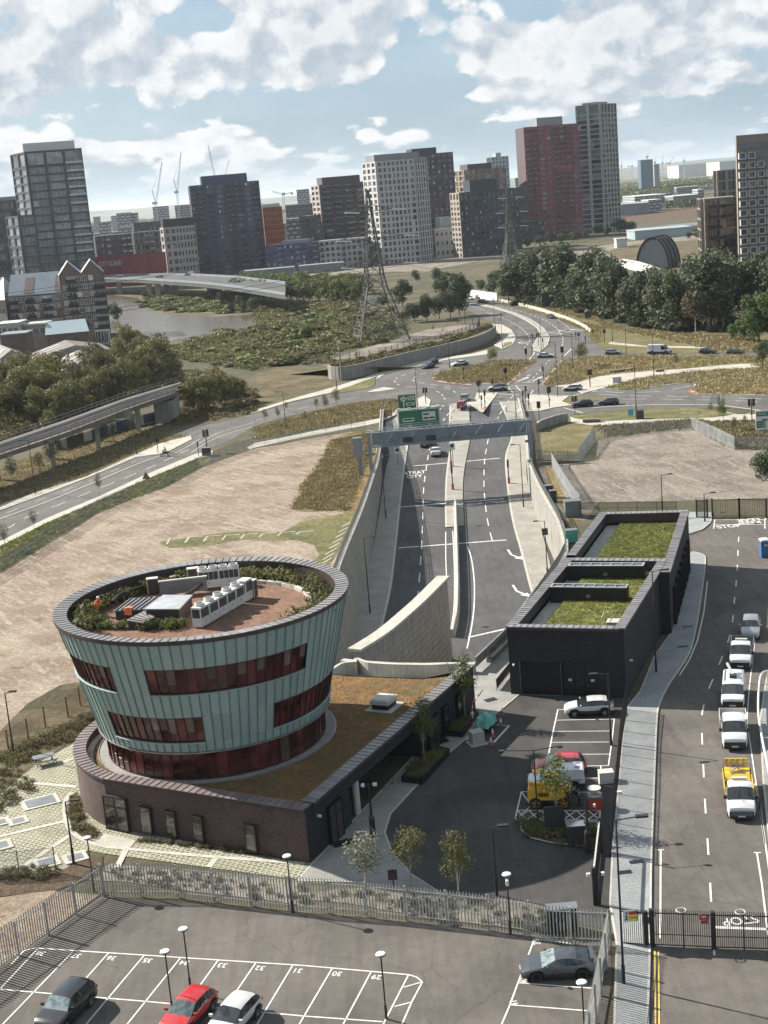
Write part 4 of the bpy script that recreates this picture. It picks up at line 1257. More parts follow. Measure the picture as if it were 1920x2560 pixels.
def sop(s0,s1,zb,zt_,kd,n=1,mg='dark_glass'):
 return opening(rside,SL-s1,SL-s0,zb,zt_,kd,brk,M_.dark_metal,M_[mg],n=n,depth=.3)
sop(d0,d1,.02,3.0,'door',2,'frame_brown');sop(w0,w1,.02,2.9,'door',2,'dark_metal');sop(v0,v1,.3,2.9,'window');sop(u0_,u1_,.3,2.9,'window')
mb=MB();cpt=C0+SD*8.3;mb.tube((cpt.x-.35,cpt.y+.2,.03),(cpt.x-.35,cpt.y+.2,2.9),.27,16);mb.bd('column',M_.off_white,brk)
def coping(root,P,w,z,step,m,drop=.22,t=.09,inward=1,fascia='coping_edge'):
 P=resam([V_((p.x,p.y,0))for p in P],step)
 A=offset(P,-.12*inward);B=offset(P,(w-.12)*inward)
 fa=MB()
 for i in range(len(P)-1):
  tt=(P[i+1]-P[i]).normalized()*.012
  a0,a1,b0,b1=A[i]+tt,A[i+1]-tt,B[i]+tt,B[i+1]-tt
  if inward<0:a0,a1,b0,b1=b0,b1,a0,a1
  zz=z+rg.uniform(-.003,.003)
  lo=zz+t*.4 if inward>0 else zz+t
  hi=zz+t if inward>0 else zz+t*.4
  mb=MB()
  mb.hexa([(a0.x,a0.y,zz),(a1.x,a1.y,zz),(b1.x,b1.y,zz),(b0.x,b0.y,zz),(a0.x,a0.y,zz+t),(a1.x,a1.y,zz+t),(b1.x,b1.y,zz+t*.7),(b0.x,b0.y,zz+t*.7)])
  e=(P[i+1]-P[i]).normalized()*.035
  c0,c1=a0+e,b0+e
  mb.hexa([(a0.x,a0.y,zz+t),(c0.x,c0.y,zz+t),(c1.x,c1.y,zz+t*.7),(b0.x,b0.y,zz+t*.7),(a0.x,a0.y,zz+t+.05),(c0.x,c0.y,zz+t+.05),(c1.x,c1.y,zz+t*.7+.05),(b0.x,b0.y,zz+t*.7+.05)])
  mb.bd('coping',M_[m],root)
 S=offset(P,-.10*inward);I=offset(P,(w-.16)*inward)
 for L,zb,nm in((S,z-drop,'fascia'),(I,z-1.0,'parapet_lining')):
  fa=MB()
  for i in range(len(P)-1):
   a,b=L[i],L[i+1]
   fa.poly([(a.x,a.y,zb),(b.x,b.y,zb),(b.x,b.y,z+.02),(a.x,a.y,z+.02)])
  fa.bd(nm,M_[fascia],root)
coping(brk,outline,1.05,ZT,.62,'coping_brown',inward=-1)
coping(brk,[C1,C0+SD*.75],1.05,ZT,.62,'coping',inward=-1)
rf=MB()
inner=[p+(V_((CX,CY))-p).normalized()*.9 for p in outline[1:]]
roofpoly=[C0+SD*1.2+inn*.9]+inner[:-1]+[V_((-17,121.5)),V_((-9.5,123.6)),V_((-6.3,123.2)),V_((-4.4,122.1)),V_((2.1,119.7)),V_((5.2,119.9))]
rf.sheet([(p[0],p[1])for p in roofpoly],3.48,holes=[arc((CX,CY),9.7,0,2*pi*47/48,47)])
rf.bd('sedum_roof',M_.sedum,brk)
ring=MB();ring.lathe([(9.75,3.52),(8.6,3.52)],72,(CX,CY));ring.bd('paved_ring',M_.grey_setts,brk)
ring=MB();ring.lathe([(9.75,3.44),(9.75,3.58),(9.68,3.58)],72,(CX,CY));ring.bd('edging',M_.galvanised,brk)
Q1_('lathe','walkway','plain_concrete',brk,[(10.72,3.50),(10.15,3.50)],30,(CX,CY),radians(150),radians(215))
bw_=MB()
bp=[V_(p)for p in((5.3,120.9),(2.2,119.8),(-4.3,122.2),(-6.3,123.3),(-9.5,123.7),(-17,121.6))]
for a,b in zip(bp,bp[1:]):wpoly(bw_,a,b,0,3.5)
wpoly(bw_,C1,bp[0],0,3.6)
bw_.bd('rear_wall',M_.dark_brick,brk)
up=thing('curved_parapet','smooth white concrete parapet curving behind the orange sedum roof','parapet wall',(0,131,0))
UP=smln([at(*y4(x,y),1.55)for x,y in((508,40),(512,18),(540,12),(620,38),(760,48),(900,52),(1060,52),(1215,44))],5)
UP=[V_((p.x,p.y,0))for p in UP]
A=offset(UP,-.32);B=offset(UP,.0)
mb=MB()
for i in range(len(UP)-1):
 mb.hexa([(A[i].x,A[i].y,.0),(A[i+1].x,A[i+1].y,.0),(B[i+1].x,B[i+1].y,.0),(B[i].x,B[i].y,.0),(A[i].x,A[i].y,1.55),(A[i+1].x,A[i+1].y,1.55),(B[i+1].x,B[i+1].y,1.55),(B[i].x,B[i].y,1.55)],'' if i in(0,len(UP)-2)else 'lr')
weld(mb.bd('wall',M_.pale_concrete,up))
UPb=[V_((p.x,p.y,0))for p in smln([at(*y4(x,y),1.55)for x,y in((345,88),(420,42),(508,30))],4)]
mb=MB();A=offset(UPb,-.3);B=UPb
for i in range(len(A)-1):mb.hexa([(A[i].x,A[i].y,.0),(A[i+1].x,A[i+1].y,.0),(B[i+1].x,B[i+1].y,.0),(B[i].x,B[i].y,.0),(A[i].x,A[i].y,1.5),(A[i+1].x,A[i+1].y,1.5),(B[i+1].x,B[i+1].y,1.5),(B[i].x,B[i].y,1.5)])
mb.bd('return_wall',M_.pale_concrete,up)
dk=MB();dk.sheet([(-10,123.9),(-6.2,123.5),(-4.2,122.4),(2.3,120.0),(6.6,121.2),(7.4,130.0),(2.7,131.0),(-2.9,133.1),(-5.3,134.4),(-10.2,137)],.12)
o=dk.bd('tunnel_deck',M_.plain_concrete);o['kind']='structure'
p=at(*y4(720,345),3.6)
rl_=thing('rooflight','white square rooflight on a dark upstand on the sedum roof','rooflight',(p.x,p.y,3.5),atan2(SD.y,SD.x))
Q_('box','paved_surround','plain_concrete',rl_,-1.35,-1.3,0,1.35,1.2,.07)
Q_('box','upstand','dark_metal',rl_,-.85,-.75,.07,.85,.75,.5)
mb=MB();mb.box(-.95,-.85,.5,.95,.85,.85);mb.box(-.8,-.7,.85,.8,.7,.92);mb.bd('lid',M_.off_white,rl_,0)
# --- the dark brick building with planted roofs
A_,B_=V_((10.25,123.3)),V_((20.25,119.9))
E1=V_((28.75,141.6));W1=V_((18.75,145.2))
R0,R1,L1=V_((27.9,136.6)),V_((35.6,162.0)),V_((25.7,164.5))
ZB=6.5
blk=thing('service_building','black brick service building in two blocks with sunken grass roofs and a roller door','building',(15,122,0))
bwm=MB()
def bw(mb,a,b,z0,z1,s=0):
 L=(b-a).length
 mb.poly([(a.x,a.y,z0),(b.x,b.y,z0),(b.x,b.y,z1),(a.x,a.y,z1)],[(s,z0),(s+L,z0),(s+L,z1),(s,z1)])
FD=(B_-A_).normalized();FL=(B_-A_).length
fz=lambda x:x/720*FL
do0,do1,de0,de1=.95,4.75,4.85,7.9
bw(bwm,A_,A_+FD*do0,0,ZB);bw(bwm,A_+FD*do0,A_+FD*de1,3.25,ZB,do0);bw(bwm,A_+FD*do1,A_+FD*de0,0,3.25,do1);bw(bwm,A_+FD*de1,B_,0,ZB,de1)
bw(bwm,B_,E1,0,ZB)
nin=V_((FD.y,-FD.x));nin=-nin if nin.dot(E1-B_)<0 else nin
for s0,s1 in((do0,do1),(de0,de1)):
 a=A_+FD*s0;b=A_+FD*s1
 bw(bwm,a,a+nin*.3,0,3.25);bw(bwm,b+nin*.3,b,0,3.25)
 bwm.poly([(p.x,p.y,3.25)for p in(a,a+nin*.3,b+nin*.3,b)])
bw(bwm,W1,A_,0,ZB)
RDv=(R1-R0).normalized();RL=(R1-R0).length
slots=[3.0+3.1*i for i in range(7)]
s=0
for sl in slots:
 bw(bwm,R0+RDv*s,R0+RDv*sl,0,ZB,s);bw(bwm,R0+RDv*sl,R0+RDv*(sl+1.3),4.2,ZB,sl)
 s=sl+1.3
bw(bwm,R0+RDv*s,R1,0,ZB,s)
bw(bwm,R1,L1,0,ZB);bw(bwm,L1,W1,0,ZB)
nf=V_((-RDv.y,RDv.x))
bw(bwm,R0+nf*1.25,R0,0,ZB)
bwm.bd('brick_wall',M_.dark_brick,blk)
for sl in slots:
 opening([R1,R0],RL-sl-1.3,RL-sl,.02,4.2,'window',blk,M_.dark_metal,M_.dark_glass)
for k in range(10):
 z0=.1+k*.31
 mb=MB();a=A_+FD*(do0+.08)+nin*.22;b=A_+FD*(do1-.08)+nin*.22
 c=-nin*.05
 mb.hexa([(a.x,a.y,z0),(b.x,b.y,z0),(b.x+nin.x*.05,b.y+nin.y*.05,z0),(a.x+nin.x*.05,a.y+nin.y*.05,z0),(a.x+c.x*.2,a.y+c.y*.2,z0+.29),(b.x+c.x*.2,b.y+c.y*.2,z0+.29),(b.x+nin.x*.05,b.y+nin.y*.05,z0+.29),(a.x+nin.x*.05,a.y+nin.y*.05,z0+.29)])
 mb.bd('shutter_slat',M_.dark_metal,blk)
mb=MB()
for s0 in(do0,do1):
 a=A_+FD*s0+nin*.05
 mb.box(a.x-.04,a.y-.04,0,a.x+.04,a.y+.04,3.25)
a=A_+FD*do0-nin*.02;b=A_+FD*do1-nin*.02
mb.bar((a.x,a.y,.06),(b.x,b.y,.06),.08,.08)
mb.bd('door_guide',M_.grey_metal,blk)
for s0,s1 in((4.9,5.95),(6.0,6.9),(6.95,7.85)):
 mb=MB();a=A_+FD*s0+nin*.2;b=A_+FD*s1+nin*.2
 mb.hexa([(a.x,a.y,.05),(b.x,b.y,.05),(b.x+nin.x*.06,b.y+nin.y*.06,.05),(a.x+nin.x*.06,a.y+nin.y*.06,.05),(a.x,a.y,3.2),(b.x,b.y,3.2),(b.x+nin.x*.06,b.y+nin.y*.06,3.2),(a.x+nin.x*.06,a.y+nin.y*.06,3.2)])
 dd_=mb.bd('door',M_.dark_metal,blk)
 if s0!=6.0:
  m2=MB();c=a+FD*.45-nin*.015
  m2.bar((c.x,c.y,1.55),(c.x+FD.x*.32,c.y+FD.y*.32,1.55),.02,.22)
  x=m2.bd('notice',M_.sign_white,blk);x.parent=dd_
 m2=MB();c=a+FD*.12-nin*.04;m2.tube((c.x,c.y,1.0),(c.x,c.y,1.18),.018,5)
 x=m2.bd('handle',M_.galvanised,blk);x.parent=dd_
for P in([A_,B_],[B_,E1],[E1,W1],[W1,A_]):coping(blk,P,.95,ZB,.6,'coping',inward=1)
for P in([R0,R1],[R1,L1],[L1,W1+(L1-W1).normalized()*1.1]):coping(blk,P,.95,ZB,.6,'coping',inward=1)
def inset(P,d):
 out=[]
 n=len(P)
 for i in range(n):
  a,b,c=P[i-1],P[i],P[(i+1)%n]
  t1=(b-a).normalized();t2=(c-b).normalized()
  n1=V_((-t1.y,t1.x));n2=V_((-t2.y,t2.x))
  m=(n1+n2);m=m/max(.3,m.dot(n1))
  out.append(b+m*d)
 return out
q1=inset([A_,B_,E1,W1],.8);q2=inset([R0,R1,L1,W1],.8)
mb=MB();mb.sheet([(p.x,p.y)for p in q1],5.15);mb.sheet([(p.x,p.y)for p in q2],5.151);mb.bd('roof_slab',M_.plain_concrete,blk)
q1g=[q1[0]+FD*1.6+nin*.3,q1[1]-FD*.3+nin*.3,q1[2]-FD*.3-nin*.3,q1[3]+FD*1.6-nin*.3]
q2g=inset(q2,.35);q2g[3]=q2g[3]+FD*1.3;q2g[2]=q2g[2]+FD*1.3
for qq in(q1g,q2g):
 Q1_('prism','planted_roof','green_roof',blk,[(p.x,p.y)for p in qq],5.16,5.42)
SV=(E1-B_).normalized()
for(ca,cb,dpt_)in(((15.6,134.1),(22.7,131.6),1.25),((18.4,141.3),(25.75,138.9),1.2)):
 a,b=V_(ca),V_(cb)
 mb=MB();P=[a,b,b+SV*dpt_,a+SV*dpt_]
 mb.prism([(p.x,p.y)for p in P],5.2,6.75,top=False)
 sb=mb.bd('plant_screen',M_.dark_metal,blk)
 mb=MB();Pi=inset(P,.16)
 for i in range(4):
  p,q,pi_,qi=P[i],P[(i+1)%4],Pi[i],Pi[(i+1)%4]
  mb.hexa([(p.x,p.y,6.72),(q.x,q.y,6.72),(qi.x,qi.y,6.72),(pi_.x,pi_.y,6.72),(p.x,p.y,6.82),(q.x,q.y,6.82),(qi.x,qi.y,6.82),(pi_.x,pi_.y,6.82)])
 n=7
 for k in range(1,n):
  p=Pi[0].lerp(Pi[1],k/n);q=Pi[3].lerp(Pi[2],k/n)
  mb.bar((p.x,p.y,6.78),(q.x,q.y,6.78),.07,.08)
 x=mb.bd('frame',M_.steel_pale,blk);x.parent=sb
 mb=MB();mb.sheet([(p.x,p.y)for p in Pi],6.70);x=mb.bd('louvre',M_.grey_metal,blk);x.parent=sb
 c=a.lerp(b,.5)-SV*.02
 mb=MB();mb.bar((c.x-.2,c.y+.07,5.9),(c.x+.2,c.y-.07,5.9),.03,.34);x=mb.bd('vent',M_.grey_metal,blk);x.parent=sb
pb=at(*b3(720,825),5.5)
hb_=thing('roof_hatch','pale access hatch with guard rail at the corner of the near grass roof','hatch',(pb.x,pb.y,5.4),atan2(FD.y,FD.x))
mb=MB();mb.box(-.6,-.6,0,.6,.6,.3);mb.box(-.65,-.65,.3,.65,.65,.38);mb.bd('hatch',M_.pale_concrete,hb_,0)
mb=MB()
for x0,y0 in((-1,-.7),(-1,.7),(-.2,.9)):mb.tube((x0,y0,0),(x0,y0,.9),.03,5)
mb.path([(-1,-.7,.9),(-1,.7,.9),(-.2,.9,.9)],.03);mb.bd('guard_rail',M_.white_paint,hb_,0)
zl=Z(0,800,2.592);r1z=Z(100,1340,2.074);q4=Z(0,1680,3.95)
# -- vehicles
def paintmat(name,c,metal=.0,rough=.28):
 m,N,b=newmat(name)
 g=N.ss(N.noise(pos(N),1.2,4,.6),.3,.7,.9,1.05)
 N.put(b.inputs['Base Color'],N.mix(1.0,c,N.comb(g,g,g),'MULTIPLY'))
 b.inputs['Roughness'].default_value=rough;b.inputs['Metallic'].default_value=metal
 b.inputs['Coat Weight'].default_value=.6;b.inputs['Coat Roughness'].default_value=.08
 M_[name]=m
 return m
paintmat('car_white',(.47,.47,.465));paintmat('car_red',(.36,.022,.026));paintmat('car_black',(.016,.017,.02));paintmat('car_grey',(.085,.092,.105),.5)
paintmat('car_silver',(.30,.31,.32),.6);paintmat('car_blue',(.045,.05,.10),.3);paintmat('car_palered',(.33,.035,.05));paintmat('yellow_body',(.60,.40,.03),0,.4)
paintmat('digger_yellow',(.58,.30,.015),0,.4);paintmat('van_white',(.49,.50,.51));paintmat('car_darkblue',(.03,.035,.055),.4)
mat('tyre',(.016,.016,.016),.85);mat('alloy',(.36,.36,.37),.35,.7,.1);mat('headlamp',(.4,.42,.44),.12);mat('taillamp',(.40,.02,.015),.2)
mat('car_plastic',(.02,.021,.023),.55);mat('number_plate',(.70,.68,.55),.5);mat('under',(.008,.008,.008),.9)
glass('car_glass',(.016,.019,.021),.04,.25,1.5,.85)
glass('car_screen',(.10,.125,.13),.04,.3,2.5,.9)
def lin(P,x):
 if x<=P[0][0]:return P[0][1]
 for(a,u),(b,v)in zip(P,P[1:]):
  if x<=b:return u+(v-u)*(x-a)/(b-a)
 return P[-1][1]
SPEC={'hatch':dict(L=4.3,W=1.80,top=[(0,.60),(.12,.72),(.45,.86),(1.15,.99),(2.0,1.42),(2.5,1.475),(3.3,1.46),(3.75,1.38),(4.15,.98),(4.3,.80)],belt=[(0,.56),(.5,.80),(1.2,.92),(3.9,1.0),(4.3,.74)],ws=(1.15,2.0),rw=(3.72,4.18),cab=(1.25,4.0),pil=[2.62,3.62],wh=(.86,3.46),r=.32),'sedan':dict(L=4.6,W=1.84,top=[(0,.58),(.12,.70),(.5,.84),(1.35,.98),(2.15,1.38),(2.6,1.44),(3.2,1.42),(4.0,1.12),(4.45,1.06),(4.6,.84)],belt=[(0,.54),(.5,.78),(1.3,.90),(4.0,1.0),(4.6,.78)],ws=(1.35,2.15),rw=(3.25,4.02),cab=(1.45,3.95),pil=[2.75,3.55],wh=(.92,3.68),r=.33),'suv':dict(L=4.5,W=1.86,top=[(0,.70),(.1,.86),(.4,1.0),(1.2,1.10),(1.85,1.58),(2.3,1.65),(3.7,1.63),(4.0,1.57),(4.38,1.10),(4.5,.85)],belt=[(0,.62),(.4,.92),(1.2,1.04),(4.2,1.1),(4.5,.80)],ws=(1.2,1.85),rw=(3.98,4.40),cab=(1.3,4.2),pil=[2.6,3.5],wh=(.88,3.55),r=.36),'hotcar':dict(L=4.56,W=1.88,top=[(0,.55),(.12,.66),(.5,.80),(1.25,.93),(2.05,1.33),(2.55,1.41),(3.1,1.38),(3.9,1.16),(4.4,1.04),(4.56,.80)],belt=[(0,.50),(.5,.74),(1.25,.86),(3.9,1.0),(4.56,.76)],ws=(1.25,2.05),rw=(3.3,4.2),cab=(1.35,3.95),pil=[2.7,3.5],wh=(.90,3.60),r=.34),'van':dict(L=5.2,W=1.98,top=[(0,.80),(.08,1.0),(.35,1.12),(.75,1.22),(1.55,1.86),(1.95,1.97),(5.0,1.97),(5.15,1.90),(5.2,1.2)],belt=[(0,.70),(.4,1.0),(.8,1.12),(5.2,1.16)],ws=(.75,1.55),rw=None,cab=(.9,2.35),pil=[],wh=(.95,4.05),r=.34,roofw=.90),'bigvan':dict(L=5.9,W=2.02,top=[(0,.85),(.08,1.05),(.4,1.2),(.8,1.32),(1.5,2.15),(2.0,2.5),(5.75,2.52),(5.88,2.4),(5.9,1.2)],belt=[(0,.75),(.4,1.05),(.9,1.22),(5.9,1.3)],ws=(.8,1.6),rw=None,cab=(.95,2.3),pil=[],wh=(1.0,4.6),r=.36,roofw=.90),'smallvan':dict(L=4.4,W=1.82,top=[(0,.70),(.1,.88),(.45,1.0),(1.0,1.12),(1.75,1.72),(2.1,1.82),(4.2,1.82),(4.35,1.75),(4.4,1.1)],belt=[(0,.62),(.4,.92),(1.0,1.05),(4.4,1.12)],ws=(1.0,1.75),rw=None,cab=(1.1,2.45),pil=[],wh=(.88,3.55),r=.33,roofw=.88),'cab':dict(L=2.6,W=2.0,top=[(0,.85),(.08,1.05),(.4,1.22),(.85,1.34),(1.5,2.0),(1.8,2.18),(2.45,2.16),(2.58,2.05),(2.6,1.3)],belt=[(0,.75),(.4,1.05),(.9,1.24),(2.6,1.3)],ws=(.85,1.55),rw=None,cab=(1.0,2.1),pil=[],wh=(.95,),r=.36,roofw=.86),'crewcab':dict(L=3.3,W=2.0,top=[(0,.85),(.08,1.05),(.4,1.22),(.85,1.34),(1.5,2.0),(1.8,2.18),(3.15,2.16),(3.28,2.05),(3.3,1.3)],belt=[(0,.75),(.4,1.05),(.9,1.24),(3.3,1.3)],ws=(.85,1.55),rw=None,cab=(1.0,3.0),pil=[2.05],wh=(.95,),r=.36,roofw=.86),}
def wheel(root,x,y,r,rim='alloy',w=.21):
 s=1 if y>0 else-1
 mb=MB();n=18
 for k in range(n):
  t0=2*pi*k/n;t1=2*pi*(k+1)/n
  ring=[(.62*r,0),(.96*r,0),(r,-.04),(r,-w+.03),(.9*r,-w)]
  for(ra,da),(rb,db)in zip(ring,ring[1:]):
   P=[(x+ra*cos(t0),y+s*da,r+ra*sin(t0)),(x+ra*cos(t1),y+s*da,r+ra*sin(t1)),(x+rb*cos(t1),y+s*db,r+rb*sin(t1)),(x+rb*cos(t0),y+s*db,r+rb*sin(t0))]
   mb.poly(P if s>0 else P[::-1])
 t=mb.bd('wheel',M_.tyre,root,0)
 mb=MB()
 for k in range(n):
  t0=2*pi*k/n;t1=2*pi*(k+1)/n
  mb.poly([(x,y-s*.10,r),(x+.63*r*cos(t0),y-s*.09,r+.63*r*sin(t0)),(x+.63*r*cos(t1),y-s*.09,r+.63*r*sin(t1))])
 mb.cur=1
 for k in range(5):
  a=2*pi*k/5+.3
  p=V_((x+.10*r*cos(a),y-s*.05,r+.10*r*sin(a)));q=V_((x+.62*r*cos(a),y-s*.03,r+.62*r*sin(a)))
  mb.bar(p,q,.05,.06,(0,1,0))
 for k in range(n):
  t0=2*pi*k/n;t1=2*pi*(k+1)/n
  mb.poly([(x+.58*r*cos(t0),y-s*.015,r+.58*r*sin(t0)),(x+.58*r*cos(t1),y-s*.015,r+.58*r*sin(t1)),(x+.66*r*cos(t1),y,r+.66*r*sin(t1)),(x+.66*r*cos(t0),y,r+.66*r*sin(t0))])
 o=mb.bd('rim',[M_.under,M_[rim]],root,0);o.parent=t
 return t
def car(name,label,cat,kind,paint,group=None,rim='alloy',screen='car_glass',sills=True,roofc=None):
 S=SPEC[kind];L,W=S['L'],S['W'];r=S['r']
 root=thing(name,label,cat,group=group)
 ra=r+.07;sill=.22 if kind not in('van','bigvan','cab','crewcab','suv','smallvan')else .30
 xs={0,L}
 for P in(S['top'],S['belt']):xs|={p[0]for p in P}
 for w in S['wh']:
  for k in range(-6,7):xs.add(round(w+ra*sin(k*pi/12),3))
 for p in S['pil']:xs|={p-.05,p+.05}
 xs|=set(S['ws']);xs|=set(S['cab'])
 if S['rw']:xs|=set(S['rw'])
 xs|={.06,.25,L-.06,L-.22}
 xs=sorted(x for x in xs if 0<=x<=L)
 rw_=S.get('roofw',.76)
 def ring(x):
  e=min(x,L-x)
  full=kind in('van','bigvan','smallvan','cab','crewcab')
  edge=.80 if not(full and x>L/2)else .95
  w=W/2*(edge+(1-edge)*min(1,(e/.45))**.5)if e<.45 else W/2
  zt=lin(S['top'],x);zb=min(lin(S['belt'],x),zt-.015)
  lo=sill
  for q in S['wh']:
   d=abs(x-q)
   if d<=ra+1e-6:lo=max(lo,r+sqrt(max(0,ra*ra-d*d)))
  if e<.05:lo=max(lo,.32)
  hi=max(0,zt-zb)
  f=min(1,hi/.42)
  wt=(w-.04)*(1-f)+W/2*rw_*f
  z1=max(lo+.02,lo+(zb-lo)*.45);z2=max(z1+.01,zb-.10)
  return[(w-.05,lo),(w+.005,z1),(w-.005,z2),(w-.045,zb),(wt,max(zb+.006,zt-.07*(.35+.65*f))),(wt*.74,zt-.004),(0,zt+.025*(.4+.6*f))]
 R={x:ring(x)for x in xs}
 body=MB();sc_=MB();rwm=MB();sides={}
 for x0,x1 in zip(xs,xs[1:]):
  xm=(x0+x1)/2
  for sgn in(1,-1):
   A,B=R[x0],R[x1]
   for b in range(6):
    q=[(L/2-x0,sgn*A[b][0],A[b][1]),(L/2-x1,sgn*B[b][0],B[b][1]),(L/2-x1,sgn*B[b+1][0],B[b+1][1]),(L/2-x0,sgn*A[b+1][0],A[b+1][1])]
    if sgn>0:q=q[::-1]
    tgt=body
    body.cur=0
    if S['ws'][0]<xm<S['ws'][1]and b>=4:tgt=sc_
    elif S['rw']and S['rw'][0]<xm<S['rw'][1]and b>=4:tgt=rwm
    elif b==3 and S['cab'][0]<xm<S['cab'][1]:
     if any(abs(xm-p)<.05 for p in S['pil']):body.cur=1
     else:tgt=sides.setdefault((sgn,sum(p<xm for p in S['pil'])),MB())
    elif b==0 and sills and xm>.3:body.cur=1
    elif b>=4 and roofc and S['ws'][1]<xm<(S['rw'][0]if S['rw']else L):body.cur=2
    tgt.poly(q)
 for x,fl in((0,1),(L,0)):
  P=R[x]
  loop=[(L/2-x,y,z)for y,z in P]+[(L/2-x,-y,z)for y,z in P[::-1][1:]]
  body.cur=0
  body.poly(loop if fl else loop[::-1])
 body.cur=1
 body.box(-L/2+.1,-W/2+.26,.2,L/2-.1,W/2-.26,sill+.25)
 body.box(-L/2+.3,-W/2+.10,sill+.02,L/2-.3,W/2-.10,sill+.03)
 mats_=[paint,M_.car_plastic,M_[roofc]if roofc else paint]
 weld(body.bd('body',mats_,root,0),1e-4,38)
 weld(sc_.bd('windscreen',M_[screen],root,0),1e-4,38)
 if S['rw']:weld(rwm.bd('rear_window',M_.car_glass,root,0),1e-4,38)
 for m in sides.values():weld(m.bd('side_window',M_.car_glass,root,0))
 for w in S['wh']:
  for s in(1,-1):wheel(root,L/2-w,s*(W/2-.01),r,rim)
 van_=kind in('van','bigvan','cab','crewcab','smallvan')
 zh=lin(S['top'],.12)-.14 if not van_ else .86
 for s in(1,-1):
  mb=MB();x0=L/2-.02
  mb.hexa([(x0-.30,s*(W/2-.16),zh-.07),(x0-.02,s*(W/2-.42),zh-.07),(x0+.015,s*(W/2-.42),zh-.06),(x0-.10,s*(W/2-.10),zh-.06),(x0-.34,s*(W/2-.16),zh+.07),(x0-.12,s*(W/2-.45),zh+.06),(x0-.02,s*(W/2-.45),zh+.05),(x0-.17,s*(W/2-.09),zh+.06)])
  mb.bd('headlight',M_.headlamp,root,0)
  if kind not in('cab','crewcab'):
   mb=MB();x0=-L/2+.005;zt_=lin(S['belt'],L-.1)if not van_ else 1.15
   mb.box(x0-.02,min(s*(W/2-.36),s*(W/2-.12)),zt_-.16,x0+.08,max(s*(W/2-.36),s*(W/2-.12)),zt_+.02)
   mb.bd('taillight',M_.taillamp,root,0)
  xm_=L/2-S['ws'][0]-.28;zm=lin(S['belt'],S['ws'][0]+.3)+.04
  mb=MB();ml=.10 if not van_ else .22
  mb.box(xm_-.06,min(s*(W/2-.04),s*(W/2+.20)),zm,xm_+.06,max(s*(W/2-.04),s*(W/2+.20)),zm+ml+.05)
  mb.bd('mirror',M_.car_plastic if van_ else paint,root,0)
 mb=MB();gw_=.86 if van_ else .55;mb.box(L/2-.14,-gw_,.30,L/2+.02,gw_,zh-(.04 if van_ else .13));mb.bd('grille',M_.car_plastic,root,0)
 Q_('box','number_plate','sign_white',root,L/2-.03,-.26,.40,L/2+.03,.26,.51)
 if kind not in('cab','crewcab'):
  Q_('box','number_plate','number_plate',root,-L/2-.02,-.26,.55,-L/2+.03,.26,.66)
  Q_('box','bumper','car_plastic',root,-L/2-.012,-.60,.28,-L/2+.10,.60,.42)
 return kids(root)
def place(o,nose,tail,z=.03):
 """nose and tail: world points of the two ends on the ground"""
 c=(nose+tail)/2;d=nose-tail
 o.location=(c.x,c.y,z);o.rotation_euler=(0,0,atan2(d.y,d.x))
 return o
def sub_on(root,name,mb,m):
 return mb.bd(name,M_[m],root,0)
grey=car('parked_car','dark grey sporty hatchback with a rear wing parked in the right-hand bay','car','hotcar',M_.car_grey,'cars in the car park',screen='car_screen',rim='under')
place(grey,c8.g(62,1240),c8.g(552,1215),.035)
mb=MB();mb.bar((-1.95,-.72,1.28),(-1.95,.72,1.28),.24,.035);mb.bar((-1.93,-.70,.98),(-1.93,-.70,1.28),.05,.2,(1,0,0));mb.bar((-1.93,.70,.98),(-1.93,.70,1.28),.05,.2,(1,0,0));sub_on(grey,'spoiler',mb,'car_grey')
mb=MB();mb.bar((.55,0,1.43),(.4,0,1.52),.04,.05);sub_on(grey,'aerial',mb,'car_plastic')
o=car('parked_car','black sport utility car parked nose down at the lower left','car','suv',M_.car_black,'cars in the car park',screen='car_screen')
place(o,c6.g(262,1640),c6.g(468,1432),.035)
o=car('parked_car','bright red hatchback parked beside a white car in the car park','car','hatch',M_.car_red,'cars in the car park',screen='car_screen')
place(o,c6.g(945,1650),c6.g(1118,1468),.035)
o=car('parked_car','small white car with black mirrors next to the red hatchback','car','hatch',M_.car_white,'cars in the car park')
place(o,c6.g(1190,1690),c6.g(1362,1500),.035)
o=car('parked_car','white hatchback parked beneath the black service building','car','hatch',M_.car_white)
place(o,y5.g(415,358),y5.g(722,345),.045)
o=car('parked_car','red hatchback half hidden behind the small white van','car','hatch',M_.car_palered,screen='car_screen')
place(o,y5.g(238,712),y5.g(535,700),.045)
wv=car('parked_van','small white panel van with a blue round mark parked behind the yellow loader','van','smallvan',M_.van_white,screen='car_screen')
place(wv,y5.g(192,812),y5.g(545,800),.045)
mb=MB();mb.lathe([(.2,0),(.14,0)],16);mb.v=[(x-.2,.917,y+1.15)for x,y,z in mb.v];sub_on(wv,'emblem',mb,'sign_blue')
mb=MB();mb.box(-1.9,-.6,1.835,-1.55,-.2,1.86);mb.box(-1.85,.2,1.835,-1.5,.6,1.86);sub_on(wv,'roof_vent',mb,'grey_metal')
mb=MB();mb.box(-2.0,.912,.95,-.8,.924,1.0);mb.box(-1.8,.912,.80,-1.0,.924,.83);sub_on(wv,'side_rail',mb,'car_plastic')
G5=lambda*q:g5.g(*q)
